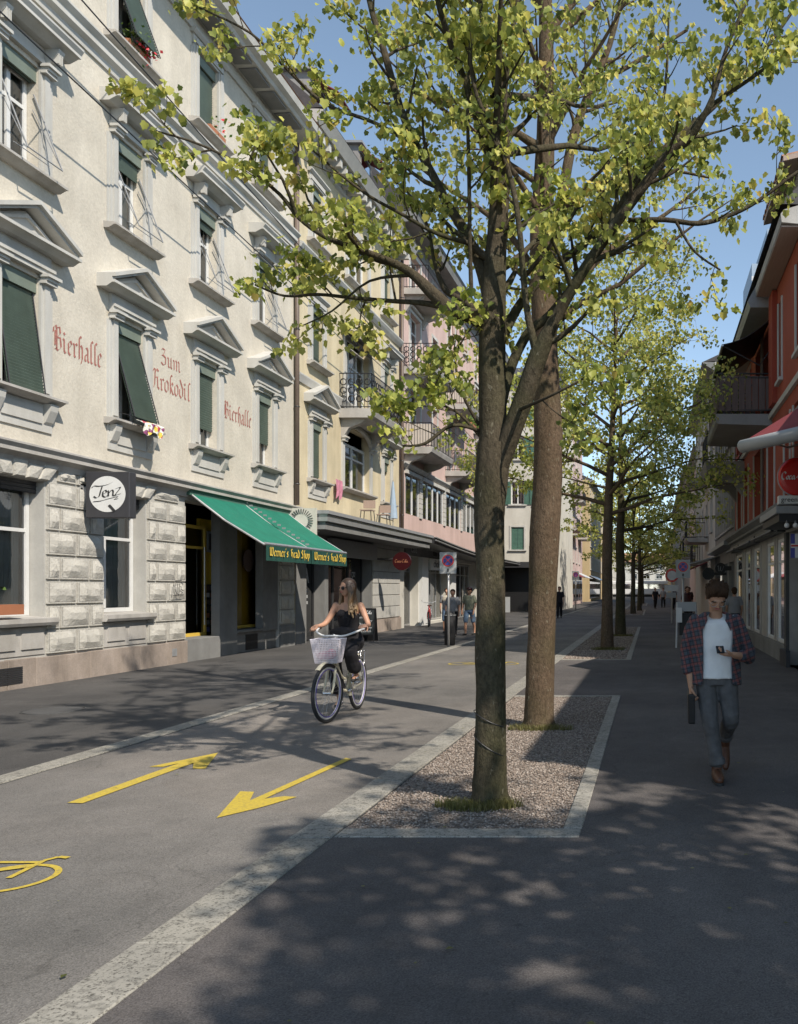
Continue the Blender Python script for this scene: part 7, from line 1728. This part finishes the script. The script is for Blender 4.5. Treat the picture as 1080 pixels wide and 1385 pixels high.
def bicycle(name, label, loc, rz, frame, rim, inner=None, basket=True, full=True, group=None, steer=0.0):
    bk = thing(name, label, 'bicycle', loc, group, rz); L = lambda mb, nm, m_, sm=True: setattr(mb.build(nm, m_, None, smooth=sm), 'parent', bk)
    FW, RW = Vector((0, -.70, .355)), Vector((0, .47, .355)); BBk = Vector((0, .03, .30)); HT, HB = Vector((0, -.44, .90)), Vector((0, -.505, .70)); ST = Vector((0, .20, .80)); 
    wheel(bk, FW, steer, rim, inner); wheel(bk, RW, 0, rim, inner)
    q = MB(); q.tube([HT, HB], .023, 12); q.tube(catmull([tuple(HB), (0, -.36, .48), (0, -.18, .34), tuple(BBk)], 5), .021, 10); q.tube(catmull([(0, -.455, .84), (0, -.30, .60), (0, -.10, .47), (0, .09, .50)], 5), .017, 10)
    q.tube([BBk, ST], .019, 10); q.tube([BBk+Vector((0, 0, 0)), BBk+Vector((0, 0, 0.001))], .03, 10)
    for s_ in (-1, 1): q.tube([BBk+Vector((s_*.03, 0, 0)), RW+Vector((s_*.055, 0, 0))], .011, 8); q.tube([(s_*.018, .165, .70), RW+Vector((s_*.055, 0, 0))], .009, 8)
    L(q, 'frame', frame)
    q = MB(); dx = Vector((math.cos(steer), math.sin(steer), 0))
    for s_ in (-1, 1): q.tube(catmull([tuple(HB+dx*s_*.02+Vector((0, -.01, -.02))), tuple(HB.lerp(FW, .3)+dx*s_*.05), tuple(HB.lerp(FW, .75)+dx*s_*.055+Vector((0, .02, 0))), tuple(FW+dx*s_*.055)], 4), [.016]*9+[.011]*4, 8)
    L(q, 'fork', frame)
    for c, a0, a1, nm, st in ((FW, 52, 125, 'mudguard', steer), (RW, -20, 120, 'mudguard', 0)):
        q = MB(); pts = []
        fwd = Vector((math.sin(st), -math.cos(st), 0))
        for k in range(17):
            a = R(a0+(a1-a0)*k/16); pts.append((c+fwd*math.cos(a)*.385+Vector((0, 0, math.sin(a)*.385)), math.cos(a), math.sin(a)))
        sd = Vector((math.cos(st), math.sin(st), 0))
        for (p0, c0, s0), (p1, c1, s1) in zip(pts, pts[1:]):
            o0 = (fwd*c0+Vector((0, 0, s0)))*.012; o1 = (fwd*c1+Vector((0, 0, s1)))*.012
            q.quad(p0-sd*.03-o0, p1-sd*.03-o1, p1+o1*0, p0+o0*0); q.quad(p0, p1, p1+sd*.03-o1, p0+sd*.03-o0)
        L(q, nm, frame)
    q = MB(); q.tube([HT, HT+Vector((0, .01, .12)), HT+Vector((0, -.03, .14))], .013, 8)
    hb = catmull([(-.30, -.22, 1.115), (-.285, -.32, 1.10), (-.24, -.42, 1.07), (-.13, -.475, 1.03), (0, -.475, 1.03), (.13, -.475, 1.03), (.24, -.42, 1.07), (.285, -.32, 1.10), (.30, -.22, 1.115)], 5)
    ca_, sa_ = math.cos(steer*.8), math.sin(steer*.8); rt = lambda p: ((p[0])*ca_-(p[1]+.46)*sa_, -.46+(p[0])*sa_+(p[1]+.46)*ca_, p[2])
    q.tube([rt(p) for p in hb], .0125, 8); L(q, 'handlebar', 'rim_white')
    for i in (0, -1):
        a, b__ = Vector(rt(hb[i])), Vector(rt(hb[3 if i == 0 else -4])); qq = MB().tube([a, b__], .017, 8); L(qq, 'grip', 'grip_brown')
    sd_ = MB(); ellip(sd_, (0, .24, .90), (.10, .11, .035)); ellip(sd_, (0, .12, .905), (.04, .13, .028)); sd_.tube([(0, .195, .78), (0, .215, .89)], .012, 8)
    o = fuse('saddle', sd_, 'grip_brown', bk, .01, 2)
    q = MB(); q.tube([BBk-Vector((.05, 0, 0)), BBk+Vector((.05, 0, 0))], .022, 10); q.ring(BBk+Vector((-.045, 0, 0)), (1, 0, 0), .085, .005, 24, 4); q.tube([BBk+Vector((-.06, 0, 0)), BBk+Vector((-.065, .02, -.165))], .009, 6); q.tube([BBk+Vector((.06, 0, 0)), BBk+Vector((.065, -.02, .165))], .009, 6)
    for s_, y_, z_ in ((-1, .02, -.165), (1, -.02, .165)): q.add(MB().box(BBk.x+s_*.065-(.09 if s_ < 0 else 0), BBk.x+s_*.065+(.09 if s_ > 0 else 0), BBk.y+y_-.035, BBk.y+y_+.035, BBk.z+z_-.012, BBk.z+z_+.012).v, MB().box(0, 1, 0, 1, 0, 1).f)
    q.tube([(-.045, .03, .385), (-.045, .47, .375)], .004, 4); q.tube([(-.045, .03, .215), (-.045, .47, .335)], .004, 4); L(q, 'crank', 'chrome')
    q = MB()
    for x_ in (-.055, 0, .055): q.tube([(x_, .24, .765), (x_, .66, .775)], .005, 5)
    for y_ in (.24, .38, .52, .66): q.tube([(-.06, y_, .77), (.06, y_, .77)], .005, 5)
    for s_ in (-1, 1): q.tube([(s_*.055, .6, .77), RW+Vector((s_*.06, 0, .02))], .005, 5); q.tube([(s_*.055, .4, .77), RW+Vector((s_*.06, 0, .02))], .005, 5)
    L(q, 'luggage_rack', 'chrome')
    if basket:
        q = MB(); z0, z1 = .72, 1.0; yc = -.66
        def rect(f): w2, d2 = .125+.045*f, .10+.035*f; return [(-w2, yc-d2), (w2, yc-d2), (w2, yc+d2), (-w2, yc+d2)]
        for k in range(14):
            f = k/13; z = z0+(z1-z0)*f; r_ = rect(f); q.tube([(x, y, z) for x, y in r_], .0035 if k < 13 else .008, 4, close=True)
        for s_ in range(4):
            for k in range(17):
                g_ = k/17; a0, a1 = rect(0), rect(1); l = (s_+1) % 4
                p = lambda rr, zz: (rr[s_][0]+(rr[l][0]-rr[s_][0])*g_, rr[s_][1]+(rr[l][1]-rr[s_][1])*g_, zz)
                q.tube([p(a0, z0), p(a1, z1)], .0032, 4, cap=False)
        for k in range(7): x_ = -.12+.04*k; q.tube([(x_, yc-.1, z0), (x_, yc+.1, z0)], .003, 4)
        sub = MB().tube([(0, -.46, .93), (0, -.56, .93)], .01, 6)
        L(q, 'basket', 'basket_lilac', False); L(sub, 'basket_bracket', 'chrome')
    return bk
BX, BY, BRZ = -3.905, 10.87, R(2)
bicycle('bicycle', 'cream ladies bicycle with white rims and lilac wire basket ridden by the woman', (BX, BY, 0), BRZ, 'bike_cream', 'rim_white', 'rim_violet', steer=R(-10))
bi = solo('basket_bundle', ellip(ellip(MB(), (BX-.02, BY-.66, .80), (.10, .08, .055)), (BX+.05, BY-.64, .82), (.06, .06, .06)), 'pink', 'small pink and white bundle lying in the bicycle basket', 'bundle')
# ---- the woman riding it ----------------------------------------------
wo = thing('person', 'woman with long blond hair, sunglasses and black clothes riding the cream bicycle', 'person', (BX, BY, 0), rz=BRZ)
WR = Matrix.Rotation(R(-38), 3, 'Z') @ Matrix.Rotation(R(4), 3, 'X')
hc = (.0, .02, 1.615)
b = MB(); T = head_mesh(b, hc, .112, WR, True)
limb(b, [(0, .06, 1.40, .052), (0, .05, 1.47, .044), (0, .035, 1.53, .046)])
rings(b, [(0, .07, 1.43, .10, .05), (0, .075, 1.39, .155, .075), (0, .07, 1.32, .145, .09), (0, .09, 1.2, .125, .085), (0, .13, 1.08, .12, .085), (0, .17, .97, .15, .11), (0, .2, .9, .14, .1)])
limb(b, [(-.155, .075, 1.39, .046), (-.215, .03, 1.25, .038), (-.265, -.02, 1.16, .033), (-.30, -.14, 1.135, .026), (-.315, -.21, 1.135, .022)]); hand(b, (-.315, -.19, 1.135), (.08, -1, -.1), (.25, 0, -1), .92, 1.35, side=-1)
limb(b, [(.155, .075, 1.39, .046), (.225, .04, 1.25, .038), (.275, .0, 1.15, .033), (.30, -.14, 1.14, .026), (.285, -.215, 1.14, .022)]); hand(b, (.285, -.195, 1.14), (.0, -1, -.1), (-.25, 0, -1), .92, 1.35, side=1)
limb(b, [(-.09, .16, .92, .07), (-.10, -.05, .74, .06), (-.105, -.14, .64, .05), (-.108, -.02, .38, .042), (-.112, .07, .20, .028), (-.112, .07, .17, .027)])
limb(b, [(.09, .16, .92, .07), (.10, -.10, .86, .06), (.105, -.20, .82, .05), (.108, -.10, .66, .042), (.11, .03, .53, .028), (.112, .04, .51, .027)])
for x_, y_, z_, p_ in ((-.112, .07, .165, .03), (.112, .04, .50, .02)): limb(b, [(x_, y_+.02, z_, .028), (x_, y_-.06, z_-.03, .027), (x_, y_-.13, z_-.045, .022)])
fuse('body', b, 'skin_woman', wo, .0065, 3)
h = MB(); sc_ = .112
E = lambda p, r: ellip(h, T(*p), (r[0]*sc_, r[1]*sc_, r[2]*sc_), WR)
E((0, .25, .34), (.80, .86, .84)); 
for q in (-1, 1): E((q*.62, .05, .0), (.20, .42, .75))
rng = random.Random(12)
def strand(a, z0, drop, r, out_=1.0, fwd=0):
    x, y = math.cos(a)*.085*out_, math.sin(a)*.085; p0 = Vector(hc)+WR @ Vector((x, y+.01, z0)); pts = []
    for k in range(6):
        f = k/5; sw = .02*math.sin(f*7+a*3); pts.append(tuple(p0+(WR @ Vector((x*.55*f*out_+sw, y*.3*f+fwd*f*.0, 0)))+Vector((0, fwd*.09*f, -drop*f)))+(r*(1-.55*f),))
    limb(h, pts, 8)
for q in (-1, 1):
    for k in range(5): c0 = T(q*(.55+.05*k), -.30+.12*k, .35); limb(h, [tuple(c0)+(.020,), tuple(T(q*.78, -.28+.12*k, -.3))+(.022,), tuple(T(q*.80, -.30+.1*k, -.95))+(.022,), tuple(Vector(T(q*.85, -.42+.1*k, -1.5)))+(.020,), tuple(Vector(T(q*.9, -.45+.1*k, -2.1)))+(.012,)], 8)
for k in range(26): strand(R(rng.uniform(-15, 195)), rng.uniform(-.02, .05), rng.uniform(.26, .40), rng.uniform(.016, .026))
for k in range(7): strand(R(rng.uniform(-32, 0)), .0, rng.uniform(.24, .34), .018, 1.05, -.5); strand(R(rng.uniform(180, 212)), .0, rng.uniform(.24, .34), .018, 1.05, -.5)
fuse('hair', h, 'hair_blond', wo, .0065, 2)
g = MB()
for q in (-1, 1): ellip(g, T(q*.30, -.74, .04), (.031, .012, .024), WR); g.tube([T(q*.55, -.66, .08), T(q*.74, .0, .08)], .004, 5)
g.tube([T(-.1, -.82, .08), T(.1, -.82, .08)], .004, 5); g.build('sunglasses', 'black', None, smooth=True).parent = wo
m_ = MB(); ellip(m_, T(0, -.77, -.40), (.021, .010, .008), WR); fuse('mouth', m_, 'lips', wo, .003, 1)
t_ = MB(); rings(t_, [(0, .082, 1.315, .100, .075), (0, .068, 1.28, .138, .100), (0, .062, 1.25, .142, .106), (0, .085, 1.18, .128, .094), (0, .125, 1.08, .126, .092), (0, .165, .97, .156, .118), (0, .19, .90, .16, .12)], 24)
for q in (-1, 1): ellip(t_, (q*.058, -.012, 1.285), (.058, .05, .055)); limb(t_, [(q*.075, .015, 1.33, .016), (q*.09, .05, 1.42, .016), (q*.09, .10, 1.40, .017), (q*.08, .14, 1.33, .018)])
fuse('tank_top', t_, 'cloth_black', wo, .0065, 2)
tr_ = MB(); rings(tr_, [(0, .16, 1.02, .135, .10), (0, .175, .95, .168, .13), (0, .19, .87, .165, .12)], 22)
limb(tr_, [(-.08, .15, .90, .10), (-.10, -.03, .76, .092), (-.108, -.12, .66, .085), (-.112, -.04, .46, .088), (-.118, .03, .33, .088)])
limb(tr_, [(.08, .15, .90, .10), (.10, -.08, .87, .09), (.108, -.19, .82, .082), (.11, -.12, .70, .085), (.112, -.04, .60, .088)])
fuse('trousers', tr_, 'cloth_black', wo, .008, 2, .016)
s_ = MB()
for x_, y_, z_ in ((-.112, .07, .165), (.112, .04, .50)): limb(s_, [(x_, y_+.035, z_-.01, .026), (x_, y_-.03, z_-.035, .030), (x_, y_-.10, z_-.052, .030), (x_, y_-.15, z_-.055, .022)])
fuse('shoe', s_, 'shoe_dark', wo, .006, 1)
ba_ = MB()                                                # dark bag lying over the bars against the body
limb(ba_, [(-.13, -.10, 1.05, .05), (0, -.14, 1.06, .07), (.12, -.10, 1.05, .05)])
o = fuse('handbag', ba_, 'cloth_black', None, .01, 1); o.location = (BX, BY, 0); o.rotation_euler = (0, 0, BRZ); tag(o, 'black handbag hanging behind the handlebar of the cream bicycle', 'bag')

# ---- passers-by ----------------------------------------------------------
def passer(label, x, y, hgt, face, top, bottom, hair, legs='skin_woman', shorts=True, stride=.14, skin='skin_woman', armf=.05, extra=None, cap=None):
    k = hgt/1.75; rt_ = thing('person', label, 'person', (x, y, 0), None, face)
    b = MB(); T = head_mesh(b, (0, -.02, 1.62), .12, Matrix())
    limb(b, [(0, 0, 1.42, .055), (0, 0, 1.52, .05)]); rings(b, [(0, 0, 1.44, .13, .07), (0, 0, 1.38, .18, .10), (0, 0, 1.15, .15, .10), (0, 0, .92, .16, .11)])
    for q in (-1, 1):
        limb(b, [(q*.19, 0, 1.40, .046), (q*.235, .01, 1.15, .038), (q*.235, -armf*2, .97, .03), (q*.225, -armf*3, .88, .025)]); hand(b, (q*.225, -armf*3, .88), (0, -.15, -1), (-q, 0, 0), 1, .8, side=q)
        s_ = q*stride; limb(b, [(q*.09, 0, .9, .085), (q*.09, s_*.6, .5, .056), (q*.09, s_+.05, .28, .05), (q*.09, s_+.06, .08, .036)]); limb(b, [(q*.09, s_+.08, .05, .036), (q*.09, s_-.10, .035, .032)])
    o = fuse('body', b, skin, rt_, .014, 2)
    t_ = MB(); rings(t_, [(0, 0, 1.46, .10, .07), (0, 0, 1.41, .175, .105), (0, 0, 1.3, .20, .13), (0, 0, 1.1, .18, .125), (0, 0, .93, .19, .135)])
    for q in (-1, 1): limb(t_, [(q*.17, 0, 1.41, .07), (q*.225, .01, 1.22, .062)])
    fuse('shirt', t_, top, rt_, .014, 2, .012)
    j = MB(); rings(j, [(0, 0, .96, .17, .12), (0, 0, .84, .175, .125)]); zz = .52 if shorts else .12
    for q in (-1, 1): s_ = q*stride; limb(j, [(q*.09, 0, .88, .10), (q*.09, s_*.5, .66, .095), (q*.09, s_*.6, .52, .085)]+([] if shorts else [(q*.09, s_+.04, .28, .07), (q*.09, s_+.06, .12, .06)]))
    fuse('shorts' if shorts else 'trousers', j, bottom, rt_, .014, 2, .01)
    h = MB(); ellip(h, (0, .02, 1.665), (.098, .115, .095)); ellip(h, (0, .06, 1.60), (.085, .07, .08)); fuse('hair', h, hair, rt_, .012, 1)
    q_ = MB()
    for q in (-1, 1): s_ = q*stride; limb(q_, [(q*.09, s_+.09, .045, .042), (q*.09, s_-.10, .04, .040), (q*.09, s_-.15, .035, .03)])
    fuse('shoe', q_, 'shoe_dark', rt_, .014, 1)
    if extra: extra(rt_)
    rt_.scale = (k, k, k); return rt_
def yoke(rt_):
    t_ = MB(); rings(t_, [(0, 0, 1.47, .104, .074), (0, 0, 1.415, .182, .11), (0, 0, 1.31, .207, .137), (0, 0, 1.24, .203, .135)]); fuse('yoke', t_, 'cloth_cream', rt_, .014, 1)
passer('person in a dark shirt with cream shoulders and blue shorts walking by the pink house', -7.52, 31.2, 1.64, .1, 'cloth_grey', 'denim_blue', 'hair_brown', extra=yoke)
def cap_(rt_):
    h = MB(); ellip(h, (0, .01, 1.69), (.108, .122, .085)); ellip(h, (0, -.13, 1.68), (.07, .08, .012)); fuse('cap', h, 'dark_red_with_shade', rt_, .012, 1)
passer('person in an olive t-shirt, red cap and pale denim shorts beside the nearest trunk', -6.35, 29.6, 1.66, -.2, 'cloth_olive', 'denim_blue', 'hair_brown', extra=cap_, stride=.2)
passer('dark haired person in a grey top and black trousers behind the left sign pole', -6.65, 28.4, 1.60, .2, 'cloth_grey', 'cloth_black', 'hair_brown', shorts=False)
passer('person in a grey jumper walking away close to the right shop windows', 2.45, 25.2, 1.66, math.pi, 'cloth_grey', 'cloth_black', 'hair_brown', shorts=False, skin='skin_man')
passer('dark dressed person far off beside the second trunk', -5.1, 47, 1.75, .1, 'cloth_black', 'cloth_black', 'hair_brown', shorts=False)
for i, (x, y, tp, lab) in enumerate(((.3, 70, 'cloth_black', 'black dressed far pedestrian, left of the far group'), (1.0, 74, 'cloth_grey', 'grey dressed far pedestrian in the middle of the far group'), (1.7, 66, 'dark_red_with_shade', 'dark red dressed far pedestrian, right of the far group'), (2.1, 48, 'cloth_black', 'dark dressed pedestrian under the white awning on the right'), (1.5, 36, 'dark_red_with_shade', 'person in dark red under the awnings behind the walking man'))):
    passer(lab, x, y, 1.72, (-1)**i*.3, tp, 'cloth_black', 'hair_brown', shorts=False)
bicycle('bicycle', 'small red bicycle parked against the white pillar by the pink house', (-9.5, 36.3, 0), R(12), 'bike_red', 'metal_dark', None, basket=False)
# names of anything parented late
